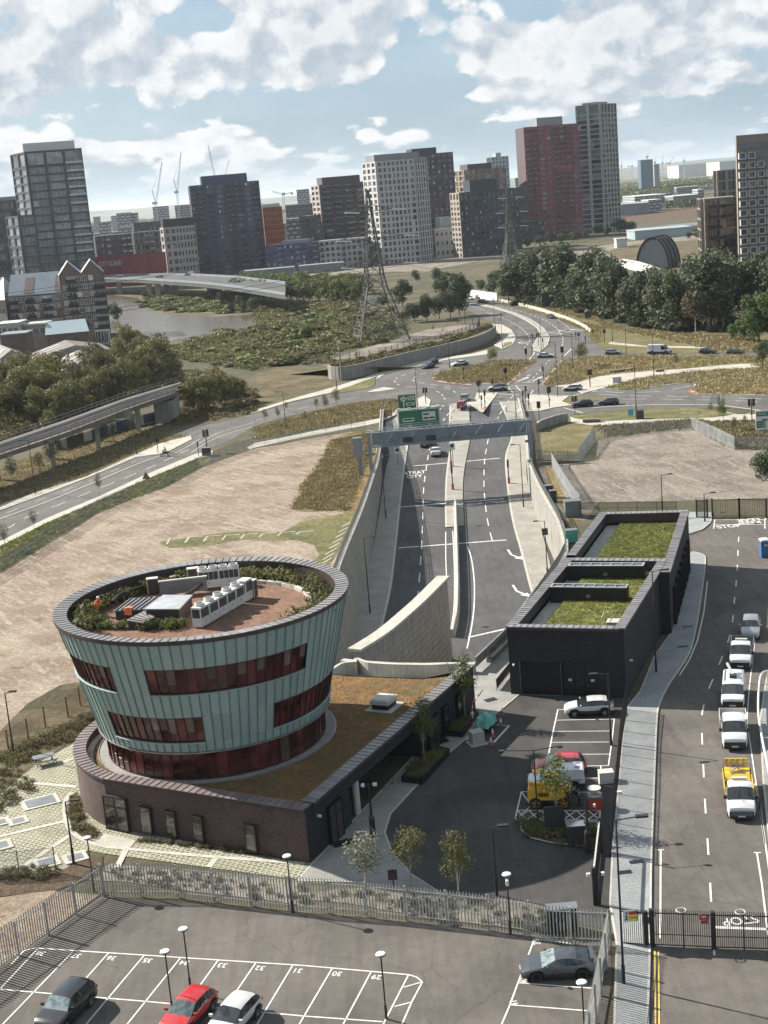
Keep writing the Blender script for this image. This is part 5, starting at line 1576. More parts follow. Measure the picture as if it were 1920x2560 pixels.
def flatbed(root,x0,x1,w,h,inside,outside,z=.85):
 """drop-side body behind a cab: floor, sides, tailboard as parts"""
 mb=MB();mb.box(x0,-w,z-.1,x1,w,z);sub_on(root,'load_bed',mb,inside)
 for s in(1,-1):
  mb=MB();mb.box(x0,min(s*w,s*(w+.05)),z-.08,x1,max(s*w,s*(w+.05)),z+h);sub_on(root,'side_board',mb,outside)
 mb=MB();mb.box(x0-.05,-w-.05,z-.08,x0,w+.05,z+h);sub_on(root,'tailboard',mb,outside)
 mb=MB();mb.box(x1,-w-.05,z-.08,x1+.06,w+.05,z+h+.1);sub_on(root,'headboard',mb,outside)
 mb=MB();mb.box(x0+.1,-w+.35,.45,x1+2.2,w-.35,z-.1);sub_on(root,'chassis',mb,'under')
 for s in(1,-1):wheel(root,x0+1.0,s*(w-.02),.36,'under')
def lightbar(root,x,z,w=.55):
 mb=MB();mb.box(x-.12,-w,z,x+.12,w,z+.13);sub_on(root,'beacon_bar',mb,'off_white')
t1=car('works_truck','white dropside truck with a yellow body leading the queue on the access road','truck','cab',M_.van_white)
flatbed(t1,-5.3,-1.55,1.0,.42,'rust','yellow_body')
nose=y5.g(1502,1020);dirv=(y5.g(1440,430)-y5.g(1530,1150)).normalized()
dirv=(y5.g(1448,640)-y5.g(1500,1020)).normalized()
t1.location=nose+dirv*1.4;t1.rotation_euler=(0,0,atan2(-dirv.y,-dirv.x));t1.location.z=.03
lightbar(t1,-1.2,2.22)
mb=MB();mb.lathe([(.11,0),(.07,0)],14);mb.v=[(.62+y*.9,x+.15,1.345+.19*y+.03)for x,y,z in mb.v];sub_on(t1,'emblem',mb,'sign_back')
mb=MB()
for k in range(5):mb.box(1.32,-.75,.5+k*.09,1.335,.75,.54+k*.09)
sub_on(t1,'grille_bars',mb,'grey_metal')
t2=car('works_truck','white crew cab tipper close behind the yellow-bodied truck','truck','crewcab',M_.van_white)
flatbed(t2,-4.6,-1.9,1.05,.45,'off_white','off_white')
n2=y5.g(1460,590);d2=(y5.g(1440,420)-y5.g(1465,700)).normalized()
t2.location=n2+d2*1.75;t2.location.z=.03;t2.rotation_euler=(0,0,atan2(-d2.y,-d2.x))
tf=thing('equipment_trailer','yellow chevron board and folded grey grille carried on the rear of the front truck','trailer')
tf.location=nose+dirv*5.9;tf.location.z=.03;tf.rotation_euler=(0,0,atan2(-dirv.y,-dirv.x))
mb=MB();mb.hexa([(-.5,-.95,.95),(.9,-.95,.95),(.9,.95,.95),(-.5,.95,.95),(-.5,-.9,1.5),(.3,-.9,1.35),(.3,.9,1.35),(-.5,.9,1.5)]);sub_on(tf,'housing',mb,'yellow_body')
mb=MB()
for k in range(8):mb.hexa([(.34-.05,-.5+k*.13,1.36),(.34,-.5+k*.13,1.36),(.34,-.46+k*.13,1.36),(.29,-.46+k*.13,1.36),(-.48,-.5+k*.13,2.0),(-.43,-.5+k*.13,2.0),(-.43,-.46+k*.13,2.0),(-.48,-.46+k*.13,2.0)])
mb.bar((.3,-.5,1.4),(-.45,.45,2.0),.05,.05);mb.bar((.3,.45,1.4),(-.45,-.5,2.0),.05,.05);sub_on(tf,'grille',mb,'grey_metal')
mb=MB();mb.hexa([(-.62,-.8,1.5),(-.55,-.8,1.5),(-.55,.8,1.5),(-.62,.8,1.5),(-.80,-.8,2.1),(-.73,-.8,2.1),(-.73,.8,2.1),(-.80,.8,2.1)]);sub_on(tf,'chevron_board',mb,'sign_yellow')
mb=MB()
for k in range(4):
 y0=-.72+k*.4
 mb.poly([(-.54,y0,1.52),(-.54,y0+.18,1.52),(-.64,y0+.02,1.82),(-.64,y0-.16,1.82)][::1]);mb.poly([(-.64,y0-.16,1.82),(-.64,y0+.02,1.82),(-.725,y0+.18,2.09),(-.725,y0,2.09)])
sub_on(tf,'chevrons',mb,'orange_cloth')
mb=MB();mb.path([(-.2,-1.0,1.0),(-.2,-1.0,1.9),(-.2,1.0,1.9),(-.2,1.0,1.0)],.035);sub_on(tf,'hoop',mb,'grey_metal')
t3=car('works_van','white panel van with a camera mast folded on its roof','van','van',M_.van_white)
n3=y5.g(1445,335);d3=(b3.g(1465,1090)-b3.g(1445,1365)).normalized()
t3.location=n3+d3*2.6;t3.location.z=.03;t3.rotation_euler=(0,0,atan2(-d3.y,-d3.x))
mb=MB();mb.box(-.6,-.3,2.0,.0,.3,2.28);sub_on(t3,'turntable',mb,'sign_back')
mb=MB();mb.bar((-.3,0,2.25),(-1.8,-.55,2.75),.16,.16);sub_on(t3,'mast',mb,'off_white')
mb=MB()
for y in(-.75,.75):mb.bar((-2.3,y,2.02),(.6,y,2.02),.05,.06)
sub_on(t3,'roof_rail',mb,'grey_metal')
mb=MB();mb.lathe([(.13,0),(.08,0)],14);mb.v=[(2.0+y*.9,x-.2,1.19+.2*-y)for x,y,z in mb.v];sub_on(t3,'emblem',mb,'sign_blue')
t4=car('works_truck','silver blue tipper truck with a mesh-sided body behind the white van','truck','cab',M_.van_white,screen='car_glass')
n4=b3.g(1490,1125);d4=(b3.g(1530,850)-b3.g(1490,1125)).normalized()
t4.location=n4+d4*1.6;t4.location.z=.03;t4.rotation_euler=(0,0,atan2(-d4.y,-d4.x))
flatbed(t4,-4.3,-1.55,1.0,.75,'sign_back','grey_metal')
lightbar(t4,-1.25,2.2)
o=car('parked_car','silver grey estate car at the far end of the vehicle queue','car','suv',M_.car_silver)
n5=b3.g(1548,955);d5=(b3.g(1560,830)-b3.g(1548,955)).normalized()
o.location=n5+d5*3.2;o.location.z=.03;o.rotation_euler=(0,0,atan2(-d5.y,-d5.x))
def traffic(kind,paint,zf,nose_,tail_,label,ramped=False,cat='car',screen='car_glass',z=.035,roofc=None):
 o=car('car' if cat=='car' else 'delivery_van',label,cat,kind,M_[paint],'traffic on the roads',screen=screen,roofc=roofc)
 f=(lambda q:ramp(*zf(*q)))if ramped else(lambda q:zf.g(*q))
 a,b=f(nose_),f(tail_);d=(a-b);d.normalize();c=(a+b)/2
 o.location=(c.x,c.y,(c.z if ramped else 0)+z)
 o.rotation_euler=(0,-math.asin(d.z)if ramped else 0,atan2(d.y,d.x))
 return o
traffic('sedan','car_white',r2,(752,225),(750,272),'white saloon driving down the ramp under the gantry',True,z=.03)
traffic('sedan','car_black',r2,(690,175),(680,205),'black car just passing beneath the gantry',True,z=.03)
traffic('suv','car_palered',z5,(1348,965),(1322,1005),'dark red car waiting at the signals beyond the green signs')
traffic('suv','car_silver',z5,(1362,920),(1345,960),'white and black car ahead of the dark red car at the signals')
traffic('suv','car_white',z5,(1508,878),(1628,872),'white sport utility car crossing in front of the grass island',roofc='car_black')
traffic('hatch','car_white',j4,(1290,715),(1525,708),'white hatchback on the cross road by the paved plaza')
traffic('hatch','car_black',j4,(1425,925),(1645,905),'black hatchback leaving the junction past the signals')
traffic('hatch','car_grey',z6,(565,812),(685,805),'grey blue hatchback on the curving lane by the grass wedge')
traffic('sedan','car_black',z5,(1065,740),(1165,715),'black saloon entering the roundabout from the left')
traffic('sedan','car_black',z5,(1100,712),(1180,690),'second black saloon beside the retaining wall on the roundabout')
traffic('sedan','car_white',z5,(1270,718),(1372,705),'white coupe beside the grass island on the roundabout')
traffic('sedan','car_white',s8,(1195,885),(1000,895),'white saloon crossing the north mouth of the through road')
traffic('hatch','car_black',s8,(1195,490),(1110,475),'black car coming down the curving north carriageway')
traffic('hatch','car_silver',z6,(708,482),(605,485),'silver hatchback on the upper right road')
traffic('bigvan','van_white',z6,(1040,480),(875,483),'white high-roofed van with a round dark badge on the upper right road',cat='van')
traffic('hatch','car_darkblue',z6,(1330,478),(1210,478),'dark blue hatchback following the white van')
traffic('hatch','car_black',z6,(1505,485),(1393,485),'black car part hidden by the tree at the right edge')
traffic('suv','car_black',s8,(495,325),(400,325),'black car in the far queue by the white bridge parapet')
traffic('hatch','car_grey',s8,(430,280),(375,270),'grey car furthest back in the far queue')
traffic('hatch','car_white',s8,(360,300),(280,275),'silver car in the far queue under the trees')
tl=thing('loader','yellow wheeled telescopic loader parked in the hatched bay','loader')
a,b=y5.g(205,930),y5.g(490,925);d=(b-a).normalized()
tl.location=((a.x+b.x)/2,(a.y+b.y)/2+.6,.045);tl.rotation_euler=(0,0,atan2(d.y,d.x))
mb=MB();mb.hexa([(-1.75,-.95,.75),(1.1,-.95,.75),(1.1,.95,.75),(-1.75,.95,.75),(-1.7,-.85,1.55),(1.0,-.85,1.35),(1.0,.85,1.35),(-1.7,.85,1.55)]);weld(sub_on(tl,'body',mb,'digger_yellow'))
mb=MB()
for k in range(6):mb.box(-.9+k*.13,-.965,1.05,-.83+k*.13,-.93,1.35)
sub_on(tl,'vent_slot',mb,'under')['kind']='stuff'
mb=MB();mb.hexa([(-.5,.05,1.35),(.75,.05,1.35),(.75,.95,1.35),(-.5,.95,1.35),(-.35,.12,2.25),(.55,.12,2.25),(.55,.9,2.25),(-.35,.9,2.25)]);sub_on(tl,'cab',mb,'car_glass')
mb=MB();mb.box(-.42,.06,2.25,.62,.96,2.34);sub_on(tl,'cab_roof',mb,'digger_yellow')
mb=MB();mb.bar((-1.6,-.35,1.85),(1.5,-.35,1.45),.32,.34);sub_on(tl,'boom',mb,'digger_yellow')
mb=MB();mb.bar((1.4,-.35,1.47),(2.1,-.35,.85),.22,.24);mb.box(2.0,-.95,.25,2.12,.3,1.1);sub_on(tl,'carriage',mb,'dark_metal')
for s in(-.75,.1):
 mb=MB();mb.box(2.12,s-.06,.25,3.1,s+.06,.32);sub_on(tl,'fork',mb,'dark_metal')
for x in(-1.15,.95):
 for s in(1,-1):wheel(tl,x,s*1.02,.48,'digger_yellow',.34)
gn=thing('generator','small orange yellow generator in front of the white van','generator',y5.g(290,800)+V_((0,.5,.045)),.05)
mb=MB();mb.box(-.75,-.4,.35,.75,.4,1.15);weld(sub_on(gn,'housing',mb,'digger_yellow'))
mb=MB();mb.box(-.55,-.415,.7,-.15,-.39,1.0);sub_on(gn,'vent',mb,'under')
for s in(1,-1):wheel(gn,0,s*.45,.25,'under',.14)
mc=thing('motorcycle','dark motorcycle with its rider at the left road junction','motorcycle')
a,b=zl.g(1050,885),zl.g(1095,880);mc.location=((a.x+b.x)/2,(a.y+b.y)/2,.035);mc.rotation_euler=(0,0,radians(200))
for x in(-.7,.7):
 mb=MB();n=14
 for k in range(n):mb.tube((x+.29*cos(2*pi*k/n),0,.31+.29*sin(2*pi*k/n)),(x+.29*cos(2*pi*(k+1)/n),0,.31+.29*sin(2*pi*(k+1)/n)),.06,5,cap=False)
 sub_on(mc,'wheel',mb,'tyre')
mb=MB();mb.hexa([(-.6,-.14,.45),(.45,-.16,.42),(.45,.16,.42),(-.6,.14,.45),(-.75,-.12,.85),(.35,-.17,.95),(.35,.17,.95),(-.75,.12,.85)]);mb.bar((.45,0,.95),(.72,0,.32),.1,.1);weld(sub_on(mc,'body',mb,'car_black'))
mb=MB();mb.bar((.4,-.36,1.05),(.4,.36,1.05),.04,.04);mb.hexa([(.38,-.2,.9),(.55,-.15,.9),(.55,.15,.9),(.38,.2,.9),(.3,-.18,1.25),(.36,-.14,1.25),(.36,.14,1.25),(.3,.18,1.25)]);sub_on(mc,'handlebar',mb,'dark_metal')
def figure(name,label,joints,radii,edges,m_body,m_head,head,loc,rot,headr=.12,helmet=None):
 root=thing(name,label,'person',loc,rot)
 me=bpy.data.meshes.new('body');me.from_pydata(joints,edges,[])
 o=obj('body',me,root)
 md=o.modifiers.new('skin','SKIN');sl=me.skin_vertices[0].data
 for i,r in enumerate(radii):sl[i].radius=(r,r)
 sl[0].use_root=True
 md2=o.modifiers.new('sub','SUBSURF');md2.levels=1;md2.render_levels=1
 me.materials.append(M_[m_body])
 mb=MB();mb.ball(head,headr,10,7,1.15);weld(mb.bd('head',M_[m_head],root,0),1e-4,60)
 if helmet:
  mb=MB();mb.ball((head[0],head[1],head[2]+.03),headr*1.22,10,6,1.0);h=mb.bd('helmet',M_[helmet],root,0);weld(h,1e-4,60)
 return root
E_=[(0,1),(1,2),(2,3),(2,4),(4,5),(5,6),(2,7),(7,8),(8,9),(0,10),(10,11),(11,12),(0,13),(13,14),(14,15)]
figure('person','motorcycle rider in dark clothes and helmet sitting on the motorcycle',[(-.25,0,.92),(-.2,0,1.15),(-.08,0,1.42),(-.04,0,1.55),(-.06,.2,1.40),(.12,.26,1.2),(.36,.3,1.08),(-.06,-.2,1.40),(.12,-.26,1.2),(.36,-.3,1.08),(.1,.16,.82),(.12,.2,.45),(.2,.2,.38),(.1,-.16,.82),(.12,-.2,.45),(.2,-.2,.38)],[.15,.16,.15,.06,.08,.06,.045,.08,.06,.045,.1,.07,.06,.1,.07,.06],E_,'car_plastic','skin',(-.02,0,1.68),mc.location,mc.rotation_euler.z,.11,'sign_back')
# -- fences
def palisade(label,line_,h=2.6,sp=.215,m='fence_steel',group='steel palisade fences',limit=300,post=2.75):
 P=[V_((p[0],p[1],0))for p in line_]
 root=thing('palisade_fence',label,'fence',P[0],0,group)
 mb=MB()
 w=.047
 prof=[(-w,.006),(-w*.45,-.012),(w*.45,-.012),(w,.006)]
 for(x0,y0),(x1,y1)in zip(prof,prof[1:]):
  mb.poly([(x0,y0,.08),(x1,y1,.08),(x1,y1,h-.14),(x0,y0,h-.14)])
 mb.poly([(prof[0][0],prof[0][1],h-.14),(prof[1][0],prof[1][1],h-.14),(prof[1][0]*1.1,prof[1][1]-.03,h)])
 mb.poly([(prof[1][0],prof[1][1],h-.14),(prof[2][0],prof[2][1],h-.14),(0,-.02,h+.04)])
 mb.poly([(prof[2][0],prof[2][1],h-.14),(prof[3][0],prof[3][1],h-.14),(prof[2][0]*1.1,prof[2][1]-.03,h)])
 me=mb.mesh('pale',M_[m])
 Q=resam(P,sp)
 rest=MB()
 for i,(a,b)in enumerate(zip(Q,Q[1:])):
  t=b-a;rot=atan2(t.y,t.x)
  if i<limit:obj('pale',me,root,a-P[0]+V_((0,0,rg.uniform(-.01,.01))),rot+rg.uniform(-.03,.03))
  else:
   M=Matrix.Translation(a)@Matrix.Rotation(rot,4,'Z')
   for f in mb.f:rest.poly([M@V_(mb.v[k])for k in f])
 if rest.f:
  o=rest.bd('pales',M_[m],root);o['kind']='stuff'
 for z in(.42,h-.40):
  r=MB()
  L=offset(P,.035)
  for a,b in zip(L,L[1:]):r.bar((a.x,a.y,z),(b.x,b.y,z),.045,.05)
  r.bd('rail',M_[m],root)
 R=resam(P,post)
 pm=MB();pm.box(-.05,.055,0,.05,.155,h-.12);pme=pm.mesh('post',M_[m])
 for a,b in zip(R,R[1:]+[R[-1]+(R[-1]-R[-2])]):
  t=b-a;obj('post',pme,root,a-P[0],atan2(t.y,t.x))
 return root
PANELS={}
def meshfence(name,label,line_,h=2.4,sp=.10,m='black_paint',post=2.5,group=None,z=.0,pm='black_paint',wire=.012,ps=.06,zf=None,cat='fence',rows=4):
 """welded mesh panels between posts"""
 P=[V_((p[0],p[1],0))for p in line_]
 root=thing(name,label,cat,(P[0].x,P[0].y,z),0,group)
 R=resam(P,post)
 key=(h,sp,post,m,wire,rows)
 if key not in PANELS:
  mb=MB();n=max(2,int(post/sp))
  for k in range(1,n):
   x=post*k/n
   mb.box(x-wire/2,-wire/2,.08,x+wire/2,wire/2,h,'tb')
  for k in range(rows):
   zz=.1+(h-.15)*k/(rows-1)
   mb.box(0,-wire,zz-wire,post,wire,zz+wire,'lr')
  PANELS[key]=mb.mesh('panel',M_[m])
 pmb=MB();pmb.box(-ps/2,-ps/2,-.1,ps/2,ps/2,h+.06);pme=pmb.mesh('post',M_[pm])
 for i,a in enumerate(R):
  za=zf(a)if zf else 0
  obj('post',pme,root,a-P[0]+V_((0,0,za)))
  if i+1<len(R):
   t=R[i+1]-a;zb=zf(R[i+1])if zf else 0
   o=obj('panel',PANELS[key],root,a-P[0]+V_((0,0,za)))
   o.rotation_euler=(0,-math.asin(max(-1,min(1,(zb-za)/post))),atan2(t.y,t.x))
 return root
fr_line=[G(222,1938),c6.g(940,884),c6.g(1610,958),c7.g(460,672),c7.g(920,722),c7.g(1390,778),c8.g(250,1035),c8.g(628,1052)]
palisade('grey steel palisade fence along the back of the car park below the drum building',fr_line)
palisade('pale steel palisade fence on the left side of the car park casting striped shadows',[G(222,1938),G(110,2016),G(0,2092),G(-150,2196)])
palisade('steel palisade fence seen edge on at the right of the car park',[c8.g(632,1052),c8.g(585,1300),c8.g(535,1560),c8.g(470,1900)])
palisade('pale palisade fence on the right side of the gravel compound',pts(z6,[(1163,968),(1300,1030),(1445,1102)]),2.4,.2,'steel_pale')
palisade('short pale palisade run beside the dry mound',pts(z6,[(440,1168),(530,1050)]),2.4,.2,'steel_pale')
palisade('long pale palisade fence running down beside the straw strip',pts(z6,[(258,1205),(330,1330),(390,1425),(440,1490)]),2.4,.2,'steel_pale')
palisade('grey palisade fence at the back of the gravel compound',pts(z6,[(530,1050),(640,1022),(900,985),(1163,966)]),2.2,.3,'gantry_grey')
palisade('dark palisade fence at the right rear of the gravel compound',pts(z6,[(1448,1100),(1600,1098),(1800,1100)]),2.2,.25,'gantry_grey')
palisade('grey palisade fence crossing below the dry mound',pts(z6,[(170,1165),(300,1172),(440,1172)]),1.8,.25,'gantry_grey')
meshfence('mesh_fence','long green grey mesh fence along the bare soil lot by the left road',fence_line[1:],2.2,.14,'grey_metal',2.75,None,pm='grey_metal',wire=.02)
fy=[y5.g(800,335),y5.g(770,520),y5.g(745,800),y5.g(722,1000),y5.g(700,1225)]
meshfence('mesh_fence','tall dark mesh fence between the service yard and the pavement',fy,2.4,.06,'black_paint',2.5,wire=.016,rows=2)
meshfence('mesh_fence','black mesh fence behind the grass roofed building',pts(b3,[(515,190),(780,188),(1000,186),(1195,182)]),2.3,.07,'black_paint',2.6,wire=.018)
meshfence('mesh_fence','brown post and mesh fence on the bank left of the drum building',[q4.g(x,y)for x,y in((930,230),(785,345),(635,480),(465,535),(300,650),(130,760),(-60,860))],2.0,.12,'rust',2.9,pm='rust',ps=.12,wire=.01)
meshfence('mesh_fence','dark mesh fence in front of the paved garden at the left edge',[q4.g(x,y)for x,y in((-150,2040),(115,2030),(425,2000),(705,1960),(860,1900))],2.0,.08,'grey_metal',2.6,wire=.014)
meshfence('mesh_fence','dark posts and mesh round the pylon ground',pts(z5,[(330,712),(520,690),(800,650),(1000,600),(1200,555),(1440,478),(1450,440),(1280,440)]),2.2,.25,'gantry_grey',3.2,wire=.03,ps=.16)
meshfence('mesh_fence','fence of grey panels by the plaza edge at the wall foot',pts(z5,[(500,300),(640,305),(780,318)]),2.2,.3,'grey_metal',3,wire=.1)
def gr(P,label,flip):
 L=[V_((p.x,p.y,0))for p in offset(P,-.2*flip)]
 return meshfence('guard_railing',label,L,1.15,.11,'galvanised',2.5,None,.62,'galvanised',wire=.022,ps=.07,cat='railing')
gr(LWP,'galvanised railing along the top of the left cutting wall',1)
gr(RWP,'galvanised railing along the top of the right cutting wall',-1)
pr=thing('parapet_screen','grey panelled parapet climbing beside the black building corner','parapet',RT[-1])
Pq=[V_((p.x,p.y,0))for p in(RT[-1],RT[-2],RT[-3])]
for a,b in zip(resam(Pq,2.0),resam(Pq,2.0)[1:]):
 t=(b-a).normalized()*.02
 Q1_('bar','panel','dark_concrete',pr,(a+t)+V_((0,0,1.0)),(b-t)+V_((0,0,1.0)),.12,.9)
mb=MB()
for a,b in zip(Pq,Pq[1:]):mb.bar(a+V_((0,0,1.5)),b+V_((0,0,1.5)),.2,.08)
mb.bd('handrail',M_.galvanised,pr)
mf=thing('bike_screen','short black railing panel on the paved corner by the black building','railing',y4.g(1500,245))
a,b=y4.g(1500,245),y4.g(1590,130)
mb=MB()
for k in range(9):p=a.lerp(b,k/8);mb.tube((p.x,p.y,.05),(p.x,p.y,1.15),.03,5)
mb.bar(a+V_((0,0,1.15)),b+V_((0,0,1.15)),.06,.06);mb.bar(a+V_((0,0,.7)),b+V_((0,0,.7)),.04,.8);mb.bd('rails',M_.black_paint,mf)['kind']='stuff'
# --- entrance gates across the access road
gate=thing('double_gate','black barred vehicle gates with red and white notice across the access road','gate',g5.g(520,1600))
gy=[g5(520,1605),g5(830,1618),g5(1125,1632),g5(1425,1640),g5(1720,1650),g5(2000,1660)]
GP=[at(*q)for q in gy]
GH=2.35
bme=MB();bme.box(-.018,-.018,.12,.018,.018,GH+.12);bme=bme.mesh('bar',M_.black_paint)
for i,(a,b)in enumerate(zip(GP,GP[1:])):
 n=14
 for k in range(1,n):
  p=a.lerp(b,k/n);obj('bar',bme,gate,p-GP[0])
 for z in(.15,.85,GH-.1):
  Q1_('bar','rail','black_paint',gate,(a.x,a.y,z),(b.x,b.y,z),.05,.06 if z!=.85 else .035)
for i,p in enumerate(GP):
 mb=MB();w=.13 if i in(0,2,4)else .04
 mb.box(p.x-w,p.y-w,0,p.x+w,p.y+w,GH+.15);mb.bd('post',M_.black_paint,gate)
def plate(root,name,px_a,px_b,wall_a,wall_b,m,off=.06):
 """flat notice on the gate plane: corners given by pixels, depth by the gate line"""
 Y=(wall_a.y+wall_b.y)/2
 p=atY(*px_a,Y-off);q=atY(*px_b,Y-off)
 mb=MB();mb.box(min(p.x,q.x),Y-off-.015,min(p.z,q.z),max(p.x,q.x),Y-off,max(p.z,q.z));return mb.bd(name,M_[m],root)
plate(gate,'notice',g5(978,1290),g5(1078,1385),GP[1],GP[2],'sign_white')
plate(gate,'notice_heading',g5(980,1292),g5(1076,1335),GP[1],GP[2],'sign_red',.085)
for k in range(3):plate(gate,'notice_lines',g5(995,1348+k*12),g5(1060,1353+k*12),GP[1],GP[2],'sign_red',.085)
for x in(1000,1010):plate(gate,'notice_lines',g5(1005,x+303),g5(1050,x+307),GP[1],GP[2],'sign_white',.1)
for p in(GP[0].lerp(GP[1],.95),GP[2].lerp(GP[3],.9)):
 mb=MB()
 for k in range(10):
  t0,t1=2*pi*k/10,2*pi*(k+1)/10
  mb.tube((p.x+.3*cos(t0),p.y+.3*sin(t0),GH+.15),(p.x+.3*cos(t1),p.y+.3*sin(t1),GH+.15),.035,5,cap=False)
 mb.bd('hoop',M_.off_white,gate)
wg=thing('wicket_gate','black pedestrian gate with yellow and red warning signs','gate',g5.g(230,1585))
a,b=g5.g(225,1588),g5.g(430,1605);W_=[a,b]
for k in range(0,11):obj('bar',bme,wg,a.lerp(b,k/10)-wg.location)
for z in(.15,GH-.1):
 Q1_('bar','rail','black_paint',wg,(a.x,a.y,z),(b.x,b.y,z),.05,.06)
Q1_('box','post','black_paint',wg,b.x+.05,b.y-.12,0,b.x+.32,b.y+.12,GH)
plate(wg,'warning_board',g5(230,1250),g5(375,1352),a,b,'sign_white',.08)
plate(wg,'warning_strip',g5(285,1262),g5(368,1285),a,b,'sign_red',.1)
for y in(1292,1318):plate(wg,'warning_strip',g5(285,y),g5(370,y+26),a,b,'sign_yellow',.1)
for y in(1264,1296,1322):
 mb=MB();c=atY(*g5(262,y+10),(a.y+b.y)/2-.1);mb.poly([(c.x-.09,c.y,c.z-.08),(c.x+.09,c.y,c.z-.08),(c.x,c.y,c.z+.09)]);mb.bd('pictogram',M_.sign_back,wg)
plate(wg,'info_board',g5(420,1315),g5(510,1378),a,b,'sign_white',.12)
for k in range(3):plate(wg,'text_line',g5(428,1328+k*14),g5(480,1333+k*14),a,b,'sign_blue',.14)
yg=thing('sliding_gate','black sliding gate with a bright top rail at the yard entrance','gate',y5.g(620,1215))
a,b=y5.g(640,1200),y5.g(605,1520)
for k in range(24):obj('bar',bme,yg,a.lerp(b,k/23)-yg.location)
Q1_('bar','top_rail','white_paint',yg,a+V_((0,0,GH)),b+V_((0,0,GH)),.1,.12)
Q1_('bar','bottom_rail','black_paint',yg,a+V_((0,0,.2)),b+V_((0,0,.2)),.1,.15)
for p in(a,b):
 Q1_('box','post','black_paint',yg,p.x-.12,p.y-.12,0,p.x+.12,p.y+.12,GH+.3)
meshfence('mesh_fence','black railings beside the sliding gate',[y5.g(695,1225),y5.g(640,1215)],2.4,.12,'black_paint',1.1,wire=.03)
fg=thing('far_gate','black double gates at the far end of the access road','gate',b3.g(1225,185))
a,m_,b=b3.g(1320,178),b3.g(1485,176),b3.g(1650,178)
for s0,s1 in((a,m_),(m_,b),(b3.g(1225,185),b3.g(1290,182))):
 for k in range(1,16):obj('bar',bme,fg,s0.lerp(s1,k/16)-fg.location)
 for z in(.15,GH):
  Q1_('bar','rail','black_paint',fg,(s0.x,s0.y,z),(s1.x,s1.y,z),.06,.08)
 for p in(s0,s1):
  Q1_('box','post','black_paint',fg,p.x-.1,p.y-.1,0,p.x+.1,p.y+.1,GH+.2)
rr=thing('hand_railing','thick white tubular railing curving along the right edge of the access road','railing',y5.g(1600,200))
RP=[at(*q,1.1)for q in(y5(1655,90),y5(1620,110),y5(1605,180),y5(1600,330),y5(1620,480),y5(1660,680),y5(1700,860))]
Q1_('path','top_rail','white_paint',rr,smln(RP,5),.09,8)
Q1_('path','mid_rail','galvanised',rr,[p-V_((0,0,.45))for p in smln(RP,5)],.04,6)
for p in smln(RP,2):
 Q1_('tube','post','galvanised',rr,(p.x,p.y,.05),p,.035,6)
 # -- gantry and signs
gl_,gr_=at(*z5(752,1150),7.0),at(*r2(1338,30),7.0)
zb_=hgt(gl_,*z5(752,1240))
gt=thing('sign_gantry','grey steel lattice gantry spanning the sunken road','gantry',(gl_.x,gl_.y,0))
gd=(gr_-gl_);gd.z=0;gL=gd.length;gd.normalize();gn_=V_((-gd.y,gd.x,0))
def gp_(s,t,z):p=gl_+gd*s+gn_*t;return V_((p.x,p.y,z))
for t in(0,1.7):
 for z in(zb_,7.0):
  Q1_('bar','chord','gantry_grey',gt,gp_(0,t,z),gp_(gL,t,z),.22,.22)
 n=14
 for k in range(n):
  s0,s1=gL*k/n,gL*(k+1)/n
  Q1_('bar','diagonal','gantry_grey',gt,gp_(s0,t,zb_ if k%2 else 7.0),gp_(s1,t,7.0 if k%2 else zb_),.12,.12,gn_)
 for k in(0,3,5,6,8,14):
  Q1_('bar','upright','gantry_grey',gt,gp_(gL*k/n,t,zb_),gp_(gL*k/n,t,7.0),.13,.13,gn_)
for k in range(n+1):
 Q1_('bar','cross_tie','steel_pale',gt,gp_(gL*k/n,0,7.0),gp_(gL*k/n,1.7,7.0),.1,.1)
for k in range(n):
 Q1_('bar','brace','steel_pale',gt,gp_(gL*k/n,0 if k%2 else 1.7,7.02),gp_(gL*(k+1)/n,1.7 if k%2 else 0,7.02),.08,.08)
Q1_('bar','walkway','gantry_grey',gt,gp_(0,.85,zb_+.1),gp_(gL,.85,zb_+.1),1.4,.06)
Q1_('bar','rear_screen','gantry_grey',gt,gp_(0,1.55,(zb_+7)/2),gp_(gL,1.55,(zb_+7)/2),.05,7-zb_-.3)
for t in(0,1.7):
 Q1_('bar','hand_rail','steel_pale',gt,gp_(0,t,7.55),gp_(gL,t,7.55),.07,.07)
for xx,yy in(((950,1172),(1016,1200)),((1100,1160),(1166,1186))):
 p=atY(*z5(*xx),gl_.y-.15);q=atY(*z5(*yy),gl_.y-.15)
 Q1_('box','lane_signal','black_paint',gt,p.x,gl_.y-.9,q.z,q.x,gl_.y-.6,p.z)
for s,t0,zf_ in((-.6,0,0),(-.6,1.7,0),(gL+.5,0,0),(gL+.5,1.7,0)):
 mb=MB();p=gp_(s,t0,0);mb.box(p.x-.28,p.y-.28,0,p.x+.28,p.y+.28,7.2);mb.bd('leg',M_.gantry_grey,gt)
for s in(-.6,gL+.5):
 Q1_('bar','leg_tie','gantry_grey',gt,gp_(s,.85,3.2),gp_(s,.85,3.6),1.7,.3,gn_)
mb=MB();p=gp_(-2.6,.6,0);mb.box(p.x-.7,p.y-.5,3.2,p.x+.8,p.y+.5,6.4);mb.bd('cabinet',M_.gantry_grey,gt)
Q1_('box','leg','gantry_grey',gt,p.x-.1,p.y-.1,0,p.x+.5,p.y+.3,3.2)
